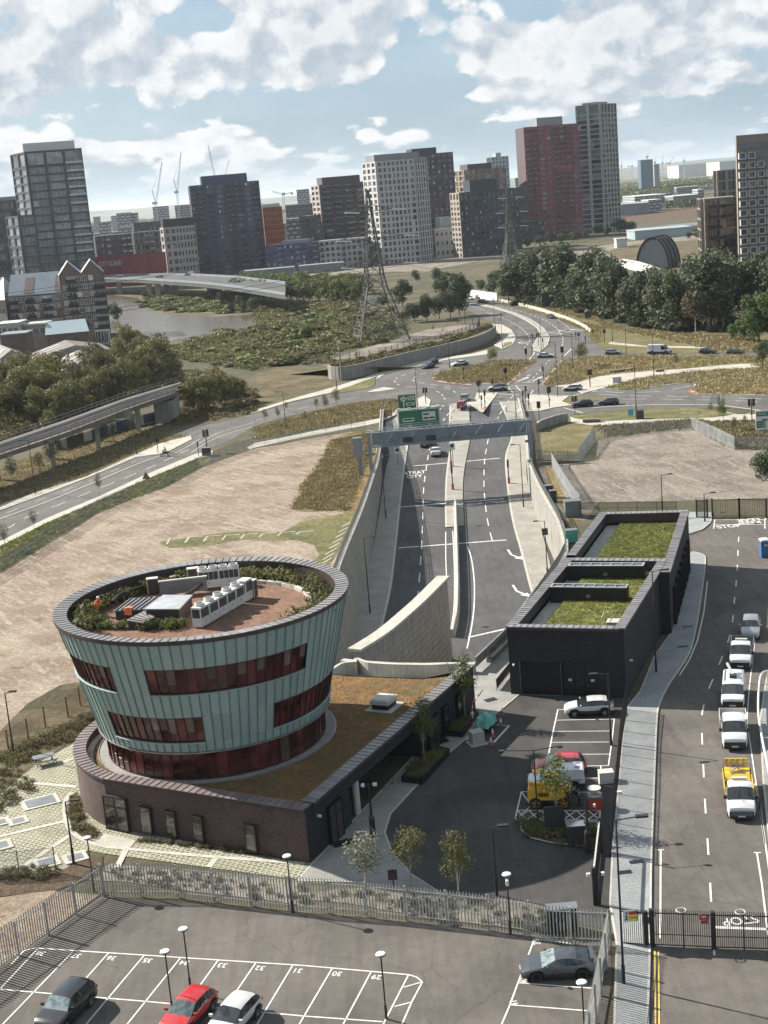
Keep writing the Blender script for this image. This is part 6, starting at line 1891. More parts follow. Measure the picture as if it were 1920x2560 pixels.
def signboard(label,Y,tl,br,zf,m,border='sign_white',post=None,lean=.0):
 """board standing at distance Y, faces the camera side; corners from pixels of its left-top and right-bottom"""
 a=atY(*zf(*tl),Y);b=atY(*zf(*br),Y)
 root=thing('road_sign',label,'road sign',((a.x+b.x)/2,Y,0))
 w=(b.x-a.x)/2;h0,h1=b.z,a.z
 mb=MB();mb.box(-w,-.06,h0,w,.06,h1);mb.bd('board',M_[m],root,0)
 t=.1 if w>2 else .06
 for x0,z0,x1,z1_ in((-w,h0,w,h0+t),(-w,h1-t,w,h1),(-w,h0,-w+t,h1),(w-t,h0,w,h1)):
  mb=MB();mb.box(x0+.03,-.075,z0+.03,x1-.03,-.062,z1_-.0);mb.bd('border',M_[border],root,0)
 if post:
  for x in post:
   Q_('tube','post','galvanised',root,(x*w,.12,0),(x*w,.12,h1-.2),.09,8)
 return root,w,h0,h1
def panel_on(root,x0,z0,x1,z1_,m,d=.08,name='panel'):
 mb=MB();mb.box(x0,-d-.012,z0,x1,-d,z1_);return mb.bd(name,M_[m],root,0)
Ys=gl_.y+3.5
sg,w,h0,h1=signboard('wide green direction sign with two white panels above the gantry',Ys,(918,1030),(1195,1070),z5,'sign_green')
mean=(h0+h1)/2
hh=h1-h0
for o in list(sg.children):bpy.data.objects.remove(o)
h0,h1=mean-1.6,mean+1.55
Q_('box','board','sign_green',sg,-w,-.06,h0,w,.06,h1)
for x0,z0,x1,z1_ in((-w+.05,h0+.05,w-.05,h0+.17),(-w+.05,h1-.17,w-.05,h1-.05),(-w+.05,h0,-w+.17,h1),(w-.17,h0,w-.05,h1),(-w,h0+.78,w,h0+.86)):panel_on(sg,x0,z0,x1,z1_,'sign_white',.065,'border')
panel_on(sg,-w*.78,h0+1.15,-w*.22,h0+1.75,'sign_white');panel_on(sg,w*.16,h0+1.15,w*.78,h0+2.6,'sign_white')
for x0,x1,z in((-.74,-.34,1.35),(.20,.48,2.05),(.20,.44,1.4),(.48,.74,1.4)):panel_on(sg,x0*w,h0+z,x1*w,h0+z+.28,'sign_back',.095,'text_line')
panel_on(sg,-w*.31,h0+1.28,-w*.25,h0+1.62,'sign_back',.095,'text_line')
for xc in(-.45,.5):
 Q_('poly','arrow','sign_white',sg,[(xc*w-.45,-.09,h0+.58),(xc*w,-.09,h0+.28),(xc*w+.45,-.09,h0+.58)])
for x in(-.9,.9):
 Q_('bar','post','gantry_grey',sg,(x*w,.2,6.2),(x*w,.2,h1),.18,.18,(1,0,0))
Q_('bar','maintenance_walkway','steel_pale',sg,(-w,-.7,h1+.25),(w,-.7,h1+.25),.5,.06)
for k in range(5):
 mb=MB();x=-w+.3+k*(2*w-.6)/4;mb.box(x-.3,-.9,h1+.28,x+.3,-.5,h1+.42);mb.bd('floodlight',M_.off_white,sg,0)
s2,w,h0,h1=signboard('tall green roundabout map sign left of the ramp',303.0,(918,902),(1038,985),z5,'sign_green',post=(-.7,.7))
panel_on(s2,-w*.12,(h0+h1)/2-.9,w*.85,(h0+h1)/2-.2,'sign_white');panel_on(s2,w*.1,(h0+h1)/2+.25,w*.85,(h0+h1)/2+1.15,'sign_white')
mb=MB();c=(-w*.38,(h0+h1)/2+.55)
for k in range(16):
 a0,a1=2*pi*k/16,2*pi*(k+1)/16
 mb.hexa([(c[0]+.62*cos(a0),-.10,c[1]+.42*sin(a0)),(c[0]+.62*cos(a1),-.10,c[1]+.42*sin(a1)),(c[0]+.62*cos(a1),-.08,c[1]+.42*sin(a1)),(c[0]+.62*cos(a0),-.08,c[1]+.42*sin(a0)),(c[0]+.36*cos(a0),-.10,c[1]+.2*sin(a0)),(c[0]+.36*cos(a1),-.10,c[1]+.2*sin(a1)),(c[0]+.36*cos(a1),-.08,c[1]+.2*sin(a1)),(c[0]+.36*cos(a0),-.08,c[1]+.2*sin(a0))])
mb.bd('roundabout_symbol',M_.sign_white,s2,0)
panel_on(s2,c[0]-.14,h0+.15,c[0]+.14,c[1]-.3,'sign_white',.08,'arm_symbol');panel_on(s2,c[0]-.07,c[1]+.35,c[0]+.07,c[1]+.9,'sign_white',.08,'arm_symbol')
for z in(.55,.85):panel_on(s2,-w*.8,h1-z-.1,w*(.2 if z>.6 else .4),h1-z,'sign_yellow',.08,'text_line')
for x0,x1,z in((.2,.75,.85),(.2,.7,.5),(0,.75,-.4),(0,.6,-.68)):panel_on(s2,x0*w,(h0+h1)/2+z-.1,x1*w,(h0+h1)/2+z+.05,'sign_back',.1,'text_line')
s3,w,h0,h1=signboard('large white direction sign with green blocks at the right edge',n6.g(1570,925).y,(1540,628),(1705,800),n6,'sign_white','sign_white',post=(-.6,.6))
panel_on(s3,-w*.9,h1-1.0,w*.5,h1-.3,'sign_green');panel_on(s3,-w*.9,h0+.4,-w*.1,h0+1.5,'sign_green')
panel_on(s3,0,h0+.3,w*.12,h1-1.6,'sign_back');panel_on(s3,-w*.3,h1-1.75,w*.4,h1-1.55,'sign_back')
for z in(.55,.75):panel_on(s3,-w*.8,h1-z,w*.3,h1-z+.06,'sign_white',.1,'text_line')
for z in(.75,1.1):panel_on(s3,-w*.8,h0+z,-w*.25,h0+z+.06,'sign_white',.1,'text_line')
def post_sign(label,base,top,zf,plates,ramped=False,h=None,m='black_paint'):
 b=ramp(*zf(*base))if ramped else zf.g(*base)
 H1=hgt(b,*zf(*top))-b.z
 root=thing('post_sign',label,'sign',b)
 mb=MB();mb.tube((0,0,0),(0,0,H1),.05,7);mb.bd('post',M_[m],root,0)
 for(w_,hh_,z,mm,kind)in plates:
  mb=MB()
  if kind=='disc':
   for k in range(14):mb.poly([(0,-.075,H1-z),(w_*cos(2*pi*k/14),-.075,H1-z+w_*sin(2*pi*k/14)),(w_*cos(2*pi*(k+1)/14),-.075,H1-z+w_*sin(2*pi*(k+1)/14))])
  elif kind=='tri':mb.hexa([(-w_,-.06,H1-z-hh_),(w_,-.06,H1-z-hh_),(w_,-.03,H1-z-hh_),(-w_,-.03,H1-z-hh_),(-.02,-.06,H1-z+hh_),(.02,-.06,H1-z+hh_),(.02,-.03,H1-z+hh_),(-.02,-.03,H1-z+hh_)])
  else:mb.box(-w_,-.07,H1-z-hh_,w_,-.05,H1-z+hh_)
  mb.bd('plate',M_[mm],root,0)
 return root
post_sign('white plate sign with a dark ring on the left ramp pavement',(508,318),(497,200),r2,[(.5,.6,.7,'sign_white','box'),(.34,0,.55,'sign_back','disc')],True)
post_sign('white plate sign with a dark ring on the ramp median',(865,330),(862,172),r2,[(.5,.6,.7,'sign_white','box'),(.34,0,.55,'sign_back','disc')],True)
post_sign('square dark sign on the lamp column by the right ramp wall',(1466,900),(1460,740),r2,[(.42,.5,.2,'sign_back','box')],True)
post_sign('orange edged triangular sign back beside the left road',(950,1040),(950,980),zl,[(.75,.65,.7,'rust','tri')])
post_sign('brown notice board on a post beside the small trees',(655,510),(643,398),c7,[(.32,.38,.4,'coping_edge','box')])
post_sign('turquoise crossed plate sign in the verge',(770,900),(765,790),z6,[(.5,.6,2.0,'sign_blue','box'),(.6,.3,.3,'sign_white','box')],m='galvanised')
post_sign('round white sign with dark centre by the right road',(1305,830),(1305,750),z6,[(.75,0,.8,'sign_white','disc'),(.3,.45,.8,'sign_back','box')],m='galvanised')
post_sign('small square sign on the north bank',(497,345),(492,215),z6,[(.9,.8,.6,'sign_back','box')])
post_sign('small dark sign board standing before the poplars',(1125,370),(1115,210),s8,[(2.2,2.6,2.6,'sign_back','box')])
dbd=thing('direction_board','large blank dark sign back on posts in the yard planting bed','sign',y5.g(372,1090))
Yb=dbd.location.y
p,q=atY(*y5(290,922),Yb),atY(*y5(420,1035),Yb)
Q1_('box','board','sign_back',dbd,p.x,Yb-.04,q.z,q.x,Yb+.04,p.z)
for x in(p.x+.3,(p.x+q.x)/2,q.x-.3):
 Q1_('tube','post','black_paint',dbd,(x,Yb+.08,0),(x,Yb+.08,p.z),.045,6)
 # -- lamp columns
def street_lamp(label,base,top,zf,arm=1.2,side=1,ramped=False,group='street lamps along the roads',zt=None):
 if zt:b=zt
 else:b=ramp(*zf(*base))if ramped else zf.g(*base)
 H1=(hgt(b,*zf(*top))-b.z)
 root=thing('street_lamp',label,'street lamp',b,0,group)
 mb=MB();mb.tube((0,0,0),(0,0,1.3),.11,8);mb.tube((0,0,1.3),(0,0,H1),.075,8,.05);mb.bd('column',M_.black_paint,root,0)
 Q_('tube','arm','black_paint',root,(0,0,H1-.05),(side*arm*.75,0,H1+.06),.035,6)
 mb=MB();x0,x1=side*arm*.7,side*(arm*.7+.7)
 mb.box(min(x0,x1),-.15,H1+.02,max(x0,x1),.15,H1+.14);mb.bd('lantern',M_.black_paint,root,0)
 return root
GRP='street lamps along the roads'
for i,(b_,t_,zf,sd__,rp,lab)in enumerate([((325,1280),(285,790),r2,1,True,'nearest lamp column on the shaded left ramp pavement'),((428,665),(390,265),r2,1,True,'further lamp column on the shaded left ramp pavement'),((1320,595),(1283,185),r2,-1,True,'lamp column on the sunlit right ramp pavement below the gantry'),((1475,1040),(1452,680),r2,-1,True,'lamp column with a square plate on the right ramp pavement'),((232,1130),(182,780),zl,-1,False,'lamp column on the far pavement of the left road'),((885,875),(848,600),zl,-1,False,'lamp column by the left road near the viaduct end'),((525,865),(505,612),z5,-1,False,'lamp column at the corner of the retaining wall footway'),((195,1120),(168,880),z5,-1,False,'lamp column in the dry verge left of the gantry'),((885,1120),(874,942),z5,1,False,'lamp column at the path end left of the green signs'),((1050,995),(1030,728),z5,1,False,'tall lamp column behind the map sign'),((1255,725),(1240,480),z5,-1,False,'lamp column at the left tip of the roundabout island'),((805,845),(795,535),z6,-1,False,'lamp column in the verge beside the right-hand road'),((741,488),(735,262),z6,-1,False,'lamp column on the bank above the silver car'),((920,628),(908,345),z6,-1,False,'lamp column in the plaza in front of the white van'),((297,755),(278,405),z6,-1,False,'lamp column at the paved splitter by the through road'),((397,585),(382,328),z6,-1,False,'lamp column beside the young tree on the island'),((652,400),(645,225),z6,-1,False,'lamp column in the grass below the poplar belt'),((28,900),(8,728),z6,-1,False,'lamp column beside the through road near the gantry'),((575,640),(560,318),s8,-1,False,'lamp column at the bend by the shaded retaining wall'),((650,795),(622,428),s8,1,False,'lamp column on the paved bay by the north carriageway'),((1052,828),(1032,428),s8,1,False,'lamp column on the central reserve nose'),((262,460),(250,205),s8,-1,False,'lamp column beneath the trees by the far queue'),((978,1130),(945,508),b3,1,False,'tall lamp column against the side of the black building'),((703,548),(673,108),y5,-1,False,'lamp column at the right edge of the yard bays'),((975,1495),(965,1265),z6,1,False,'short lamp column in the gravel compound'),((1250,1570),(1248,1385),z6,1,False,'short lamp column by the far gates'),((140,835),(45,205),q4,1,False,'lamp column on the bank at the far left'),((730,1900),(648,1280),q4,1,False,'lamp column in the paved garden by the brick curve'),((1500,1660),(1465,1185),y4,1,False,'slim lamp column with a square head near the yard edge')]):
 street_lamp(lab,b_,t_,zf,1.2 if zf not in(q4,y4)else .5,sd__,rp)
bl_=street_lamp('tall lamp column with a long flat lantern over the pavement by the gates',(725,1305),(645,230),c8,1.6,1)
cp=thing('concrete_pole','pale concrete pole with a small head at the corner of the retaining wall','pole',z5.g(557,808))
h_=hgt(cp.location,*z5(538,570));Q_('tube','shaft','dark_concrete',cp,(0,0,0),(0,0,h_),.3,8,.16);Q_('box','head','off_white',cp,-.5,-.2,h_,.5,.2,h_+.5)
HL=4.1
for zf,q,lab in((c6,(475,557),'disc lamp at the inner corner of the palisade fence'),(c6,(900,1178),'shorter-looking disc lamp left of its twin among the bays'),(c6,(1000,1055),'disc lamp rising behind the red hatchback'),(c6,(1566,657),'disc lamp standing at the fence below the brick wing'),(c7,(580,890),'disc lamp at the end of the bay row'),(c7,(1305,430),'disc lamp with a small camera by the fence near the yard'),(c8,(452,1288),'disc lamp in front of the grey hatchback')):
 p=at(*zf(*q),HL)
 root=thing('disc_lamp',lab,'lamp post',(p.x,p.y,0),0,'disc lamps in the car park')
 mb=MB();mb.tube((0,0,0),(0,0,.9),.075,8);mb.tube((0,0,.9),(0,0,HL-.05),.045,8);mb.bd('column',M_.black_paint,root,0)
 Q_('lathe','lamp_head','grey_metal',root,[(0,HL-.12),(.20,HL-.10),(.30,HL-.02),(.31,HL+.03),(.26,HL+.08)],18)
 Q_('lathe','cap','lamp_glass',root,[(.27,HL+.075),(.15,HL+.11),(0,HL+.12)],18)
 if q==(1305,430):
  Q_('box','camera','white_paint',root,-.09,-.25,HL-.65,.09,.02,HL-.3)
def cctv(label,base,top,zf,arms,wide=.2,zw=1.7):
 b=zf.g(*base);H1=hgt(b,*zf(*top))
 root=thing('camera_mast',label,'camera mast',b)
 mb=MB();mb.box(-wide,-wide,0,wide,wide,zw);mb.hexa([(-wide,-wide,zw),(wide,-wide,zw),(wide,wide,zw),(-wide,wide,zw),(-.09,-.09,zw+.25),(.09,-.09,zw+.25),(.09,.09,zw+.25),(-.09,.09,zw+.25)]);mb.bd('base_cabinet',M_.black_paint,root,0)
 Q_('tube','mast','black_paint',root,(0,0,zw),(0,0,H1),.10,8,.07)
 for(dx,dz,m,L)in arms:
  Q_('tube','arm','black_paint',root,(0,0,H1+dz),(dx,0,H1+dz),.03,5)
  mb=MB();mb.box(min(dx,dx+L),-.1,H1+dz-.1,max(dx,dx+L),.1,H1+dz+.1);mb.bd('camera',M_[m],root,0)
 return root
cctv('black camera mast with white twin cameras in front of the cycle store',(645,1255),(615,890),y4,[(.3,0,'white_paint',.3),(-.3,0,'white_paint',-.25)],.21,1.55)
cctv('black camera mast with a long side arm beside the planted bed',(565,1200),(543,850),y5,[(2.2,.0,'white_paint',.3),(.5,-.8,'off_white',.15)],.2,1.5)
cctv('mast with white domes over the sliding gate',(628,1525),(625,1330),y5,[(.25,0,'white_paint',.2),(-.45,0,'white_paint',-.25)],.12,1.0)
tdl=thing('twin_arm_mast','slim black mast with two long arms above the red hatchback','mast',y5.g(258,1042))
h_=hgt(tdl.location,*y5(225,578));Q_('tube','mast','black_paint',tdl,(0,0,0),(0,0,h_),.07,7,.05)
for s,e in((-1,-2.1),(1,1.7)):
 mb=MB();mb.tube((0,0,h_),(e,.1,h_+.15),.035,5);mb.box(min(e,e+s*.4),-.1,h_+.08,max(e,e+s*.4),.2,h_+.2);mb.bd('arm',M_.black_paint,tdl,0)
 # -- traffic signals
def signal_proto(kind):
 root=thing('traffic_light','black traffic signal at the junction','traffic light',(0,0,0),0,'traffic signals at the junction')
 Hs=3.3 if kind!='board' else 4.2
 Q_('tube','pole','black_paint',root,(0,0,0),(0,0,Hs),.07,7)
 hs=[(0,-.16)]if kind=='single' else([(-.28,-.16),(.28,.1)]if kind=='pair' else[(0,-.16)])
 for dx,dy in hs:
  mb=MB();mb.box(dx-.16,dy-.12,Hs-1.0,dx+.16,dy+.1,Hs+.05)
  if kind=='board':mb.box(dx-.42,dy+.1,Hs-1.25,dx+.42,dy+.14,Hs+.3)
  h=mb.bd('signal_head',M_.black_paint,root,0)
  for k in range(3):
   mb=MB();z=Hs-.15-k*.31
   mb.box(dx-.12,dy-.26,z+.06,dx+.12,dy-.12,z+.1);x=mb.bd('hood',M_.black_paint,root,0);x.parent=h
   mb=MB()
   for j in range(10):mb.poly([(dx,dy-.125,z),(dx+.1*cos(2*pi*j/10),dy-.125,z+.1*sin(2*pi*j/10)),(dx+.1*cos(2*pi*(j+1)/10),dy-.125,z+.1*sin(2*pi*(j+1)/10))])
   x=mb.bd('lens',M_.taillamp if k==0 else M_.dark_glass,root,0);x.parent=h
 Q_('box','push_button_box','black_paint',root,-.09,-.2,1.1,.09,-.06,1.4)
 return kids(root)
sigs=[(j4,(200,815),(190,575),'pair'),(j4,(230,965),(222,775),'single'),(j4,(275,945),(245,700),'single'),(j4,(385,765),(378,555),'single'),(j4,(545,610),(540,420),'pair'),(j4,(810,375),(803,170),'board'),(j4,(885,310),(880,140),'single'),(j4,(765,905),(758,715),'single'),(j4,(802,872),(812,650),'single'),(j4,(842,965),(835,750),'single'),(j4,(972,780),(970,560),'single'),(j4,(1108,930),(1095,660),'pair'),(j4,(1280,365),(1270,145),'board'),(j4,(1035,590),(1022,395),'single'),(j4,(978,1112),(970,855),'board'),(j4,(1440,1018),(1460,780),'pair'),(j4,(1635,670),(1640,440),'pair'),(j4,(78,1118),(72,950),'single'),(s8,(962,742),(960,655),'single'),(s8,(1022,765),(1012,635),'pair'),(s8,(1072,808),(1062,690),'single'),(s8,(1412,735),(1412,640),'single'),(s8,(1440,740),(1438,640),'pair'),(s8,(1510,790),(1505,665),'single'),(z5,(1345,805),(1338,720),'single'),(z5,(1622,822),(1616,730),'single'),(z5,(1102,962),(1088,855),'pair'),(n6,(1508,742),(1488,520),'pair'),(zl,(1025,865),(1000,765),'pair'),(zl,(1345,862),(1340,712),'pair'),(zl,(1288,888),(1282,815),'single'),(z6,(600,605-195),(595,320),'pair'),(z6,(508,695),(512,580),'pair')]
protos={}
for zf,b_,t_,kd in sigs:
 b=zf.g(*b_);b.z=.14
 if kd not in protos:protos[kd]=signal_proto(kd);o=protos[kd];o.location=b
 else:o=dup(protos[kd],b)
 o.rotation_euler.z=rg.uniform(-.6,.6)
 hh_=hgt(V_((b.x,b.y,0)),*zf(*t_));s=max(.85,min(1.45,hh_/(3.4 if kd!='board' else 4.5)))
 o.scale=(s,s,s)
for zf,b_,lab in((r2,(862,480),'red and black bollard on the ramp median'),(r2,(1225,440),'red and black bollard on the right ramp pavement'),(r2,(852,330),'striped marker post on the median under the gantry')):
 p=ramp(*zf(*b_));root=thing('marker_post',lab,'marker post',p)
 Q_('box','base','red_plastic',root,-.2,-.15,0,.2,.15,1.1);Q_('tube','post','black_paint',root,(0,0,1.1),(0,0,4.2),.09,7);Q_('box','signal_head','black_paint',root,-.16,-.12,2.9,.16,.12,4.1)
cb=thing('crash_barrier','white topped concrete crash barrier down the middle of the ramp','barrier',ramp(*r2(880,720)))
BP=resam(smln([V_((p.x,p.y,0))for p in rpts(r2,[(878,590),(882,720),(890,1000),(892,1150),(885,1310),(850,1465)])],6),3.0)
for a,b in zip(BP,BP[1:]):
 t=(b-a).normalized();n=V_((-t.y,t.x,0));e=t*.02
 mb=MB()
 for w0,z0,w1,z1_ in((.32,0,.22,.35),(.22,.35,.14,1.0)):
  A=[(a+e+n*w0),(b-e+n*w0),(b-e-n*w0),(a+e-n*w0)];B=[(a+e+n*w1),(b-e+n*w1),(b-e-n*w1),(a+e-n*w1)]
  mb.hexa([(p.x,p.y,rz(p.y)+z0)for p in A[::-1]]+[(p.x,p.y,rz(p.y)+z1_)for p in B[::-1]])
 mb.bd('block',M_.pale_concrete,cb)
 Q1_('bar','rail','white_paint',cb,(a.x,a.y,rz(a.y)+1.25),(b.x,b.y,rz(b.y)+1.25),.08,.1)
 # -- small things in the yard and garden
def cone(lab,zf,q):
 p=zf.g(*q);root=thing('traffic_cone',lab,'traffic cone',(p.x,p.y,.05),0,'traffic cones round the trailer')
 Q_('box','base','sign_back',root,-.2,-.2,0,.2,.2,.05)
 Q_('lathe','cone','red_plastic',root,[(.16,.05),(.10,.4)],10)
 Q_('lathe','sleeve','sign_white',root,[(.103,.4),(.05,.75),(0,.76)],10)
for q,lab in(((1540,415),'cone at the far end of the covered trailer'),((1528,490),'cone in the marked box by the trailer'),((1472,565),'cone just right of the concrete block'),((1460,625),'cone nearest the camera beyond the concrete block')):cone(lab,y4,q)
bk=thing('ballast_block','square grey concrete ballast block with a hole in its side','block',y4.g(1362,605),.3)
Q_('box','block','plain_concrete',bk,-.55,-.5,.06,.55,.5,1.15);Q_('box','base_slab','pale_concrete',bk,-.75,-.7,0,.75,.7,.06)
mb=MB();mb.lathe([(.1,0),(0,0)],10);mb.v=[(.553,x,y+.6)for x,y,z in mb.v];mb.bd('hole',M_.sign_back,bk,0)
jb=thing('barrier_arm','red and white striped folding arm standing beside the ballast block','barrier arm',y4.g(1352,545)+V_((0,.1,.05)))
J=[V_((0,.7,0)),V_((-.12,.7,1.6)),V_((0,.7,2.6)),V_((1.0,1.6,3.3))]
for i,(a,b)in enumerate(zip(J,J[1:])):
 n=4
 for k in range(n):
  mb=MB();mb.bar(a.lerp(b,k/n),a.lerp(b,(k+1)/n),.09,.09,(0,1,0));mb.bd('arm_section',M_['white_paint' if(k+i)%2 else 'red_plastic'],jb,0)
mb=MB();mb.ball((-.12,.7,1.6),.16,8,6);mb.bd('joint',M_.off_white,jb,0)
tr=thing('covered_trailer','small trailer under a crumpled green sheet','trailer',y4.g(1430,520),radians(62))
mb=MB();n,mm_=10,8
gridp=[[(-1.1+2.2*i/n+rg.uniform(-.04,.04),-.6+1.2*j/mm_+rg.uniform(-.04,.04),.55+(.85+.25*sin(i*.9)*cos(j*.7)+.12*rg.random())*(1 if 0<i<n and 0<j<mm_ else .12))for j in range(mm_+1)]for i in range(n+1)]
for i in range(n):
 for j in range(mm_):mb.poly([gridp[i][j],gridp[i+1][j],gridp[i+1][j+1],gridp[i][j+1]])
weld(mb.bd('sheet',M_.teal_sheet,tr,0),1e-4,30)
mb=MB();mb.box(-1.1,-.55,.4,1.1,.55,.5);mb.bar((1.1,0,.45),(2.1,0,.42),.08,.08);mb.bd('frame',M_.dark_metal,tr,0)
for s in(1,-1):wheel(tr,-.2,s*.7,.3,'under',.16)
line('trailer_box_marking',[y4.g(1290,585),y4.g(1325,545),y4.g(1405,600),y4.g(1480,600),y4.g(1585,485),y4.g(1500,480)],.16,.06)
def planter(lab,corners,zf):
 P=[zf.g(*q)for q in corners];c=sum(P,V_())/len(P)
 root=thing('planter',lab,'planter',(c.x,c.y,.06))
 Q=[(p.x,p.y)for p in P];I=inset([V_(p)for p in(Q if sum(a[0]*b[1]-b[0]*a[1]for a,b in zip(Q,Q[1:]+Q[:1]))>0 else Q[::-1])],.14)
 O=Q if sum(a[0]*b[1]-b[0]*a[1]for a,b in zip(Q,Q[1:]+Q[:1]))>0 else Q[::-1]
 for i in range(len(O)):
  a,b,ia,ib=O[i],O[(i+1)%len(O)],I[i],I[(i+1)%len(O)]
  Q1_('hexa','side_panel','dark_metal',root,[(a[0],a[1],.06),(b[0],b[1],.06),(ib.x,ib.y,.06),(ia.x,ia.y,.06),(a[0],a[1],.62),(b[0],b[1],.62),(ib.x,ib.y,.62),(ia.x,ia.y,.62)])
 Q1_('sheet','soil','bark',root,[(p.x,p.y)for p in I],.52)
 return root,[(p.x,p.y)for p in I]
PL1=planter('long dark steel planter full of grasses near the cycle store',[(842,880),(985,895),(1175,685),(1060,660)],y4)
PL2=planter('dark steel planter beside the covered trailer',[(1145,560),(1265,570),(1375,420),(1290,400)],y4)
bed=thing('planted_bed','kerbed bed of shrubs and grasses beside the hatched bay','flower bed',y5.g(380,1100))
BEDP=[y5.g(x,y)for x,y in((150,1008),(300,1015),(620,1022),(612,1190),(520,1168),(350,1150),(210,1118),(155,1070))]
Q1_('prism','soil','bark',bed,[(p.x,p.y)for p in BEDP],0,.12,top=True)
k=MB();ribbon(k,BEDP+[BEDP[0]],.16,.14);k.bd('kerb',M_.kerb,bed)
def cabinet(lab,zf,base,w,d,h,m='sign_back',rot=.0,nm='cabinet'):
 p=zf.g(*base);root=thing(nm,lab,'cabinet',(p.x,p.y,.05),rot)
 mb=MB();mb.box(-w/2,-d/2,0,w/2,d/2,h);mb.bd('body',M_[m],root,0)
 mb=MB();mb.box(-w/2-.03,-d/2-.03,h,w/2+.03,d/2+.03,h+.05);mb.bd('lid',M_['grey_metal' if m!='white_paint' else 'off_white'],root,0)
 mb=MB();mb.box(-w/2+.05,-d/2-.015,.08,-.02,-d/2,h-.06);mb.box(.02,-d/2-.015,.08,w/2-.05,-d/2,h-.06);mb.bd('doors',M_[m],root,0)
 return root
cabinet('dark cabinet standing in the planted bed by the mast',y5,(490,1150),1.25,.8,1.5)
cabinet('white salt bin with a dark lid by the yard fence',y5,(672,770),1.1,.8,.85,'white_paint',nm='salt_bin')
cabinet('stacked red and white cable drum beside the hatched bay',y5,(605,930),1.0,.9,.9,'red_plastic',nm='cable_drum')
pd=thing('pallet_drum','pale round drum on top of the red container','drum',y5.g(605,930)+V_((0,0,1.05)))
Q_('lathe','drum','off_white',pd,[(0,0),(.5,0),(.5,.12),(.3,.14),(.3,.5),(.5,.52),(.5,.62),(0,.62)],16)
tb=thing('portable_toilet','blue portable toilet with a white roof on the right pavement','portable toilet',b3.g(1640,420),0)
Q_('box','cabin','blue_plastic',tb,-.55,-.55,.08,.55,.55,2.05)
Q_('lathe','roof','white_paint',tb,[(.80,2.05),(.74,2.18),(.4,2.3),(0,2.33)],4,(0,0),pi/4,pi/4+2*pi)
Q_('box','door','blue_plastic',tb,-.4,-.575,.15,.4,-.55,1.95);Q_('box','notice','sign_white',tb,-.2,-.6,1.5,.2,-.576,1.65)
for ci,(zf,q,w,d_,lab)in enumerate(((y4,(435,1300),1.6,.9,0),(y4,(1112,598),1.3,.9,0),(y4,(1320,315),.8,.5,0),(y4,(1455,310),1.1,.7,0),(y5,(857,1266),.95,.5,0),(y5,(785,1330),.95,.5,0),(b3,(1138,975),1.1,.5,0),(b3,(1167,853),1.0,.5,0),(q4,(400,1290),2.3,1.5,0),(q4,(180,1478),.9,.8,0),(q4,(0,1492),.9,.8,0),(q4,(465,1890),1.2,1.1,0),(q4,(745,1840),1.1,1.0,0),(q4,(-20,1730),1.5,1.1,0))):
 p=zf.g(*q);r=radians(24)if zf in(y4,q4)else .05
 if zf is q4:
  mb=MB();mb.box(-w/2-.32,-d_/2-.32,0,w/2+.32,d_/2+.32,.085+ci*.003);o=mb.bd('cover_surround',M_.pale_concrete);o.location=(p.x,p.y,.0);o.rotation_euler.z=r;o['kind']='structure'
 mb=MB();mb.box(-w/2,-d_/2,0,w/2,d_/2,.015);o=mb.bd('access_cover',M_.dark_metal if zf is not q4 else M_.grey_metal);o.location=(p.x,p.y,.13 if zf in(y5,b3)else .12);o.rotation_euler.z=r
 tag(o,None,None);o['kind']='structure'
for P in([q4(340,1105),q4(760,1140)],[q4(620,900),q4(720,860)],[q4(0,1630),q4(640,1480)],[q4(240,1920),q4(690,1620)],[c6(640,720),c6(690,620)],[c6(1140,720),c6(1190,660)]):
 line('garden_path',[at(*q)for q in P],.45,.07,'pale_concrete')
kbl=[q4.g(x,y)for x,y in((720,1195),(660,1260),(640,1340),(650,1440),(700,1570),(800,1650),(900,1690),(1027,1730))]+[c6.g(x,y)for x,y in((700,620),(950,645),(1250,670),(1659,700))]
line('garden_kerb',smln(kbl,5),.4,.075,'pale_concrete')
lay('door_apron',[c6.g(x,y)for x,y in((480,560),(560,535),(745,575),(700,625),(560,600))],'pale_paving',.072)
lay('planting_strip',[c6.g(x,y)for x,y in((745,575),(900,590),(1300,640),(1640,690),(1659,672),(1400,640),(1100,600),(800,560))],'bark',.066)
lay('planting_strip',[q4.g(x,y)for x,y in((760,1180),(800,1300),(860,1500),(960,1620),(900,1650),(800,1630),(710,1540),(670,1400),(690,1260))],'bark',.067)
lay('planting_strip',[c6.g(x,y)for x,y in((480,790),(700,800),(1000,845),(1500,905),(1659,930),(1659,800),(1200,760),(900,730),(600,700))],'gravel',.05)
lay('planting_strip',[c7.g(x,y)for x,y in((0,560),(400,600),(900,690),(1390,750),(1659,780),(1659,640),(1400,590),(1000,540),(700,500),(300,520))],'gravel',.052)
pt=thing('picnic_table','dark metal picnic table with attached seats on the garden paving','picnic table',q4.g(440,905),.4)
Q_('box','tabletop','grey_metal',pt,-.9,-.45,.70,.9,.45,.76)
for s in(1,-1):
 Q_('box','seat','grey_metal',pt,-.9,s*.8-.14,.42,.9,s*.8+.14,.46)
 mb=MB();mb.bar((s*.7,-.7,0),(s*.7,.3,.72),.06,.06);mb.bar((s*.7,.7,0),(s*.7,-.3,.72),.06,.06);mb.bar((s*.7,-.9,.4),(s*.7,.9,.4),.05,.05);mb.bd('leg_frame',M_.dark_metal,pt,0)
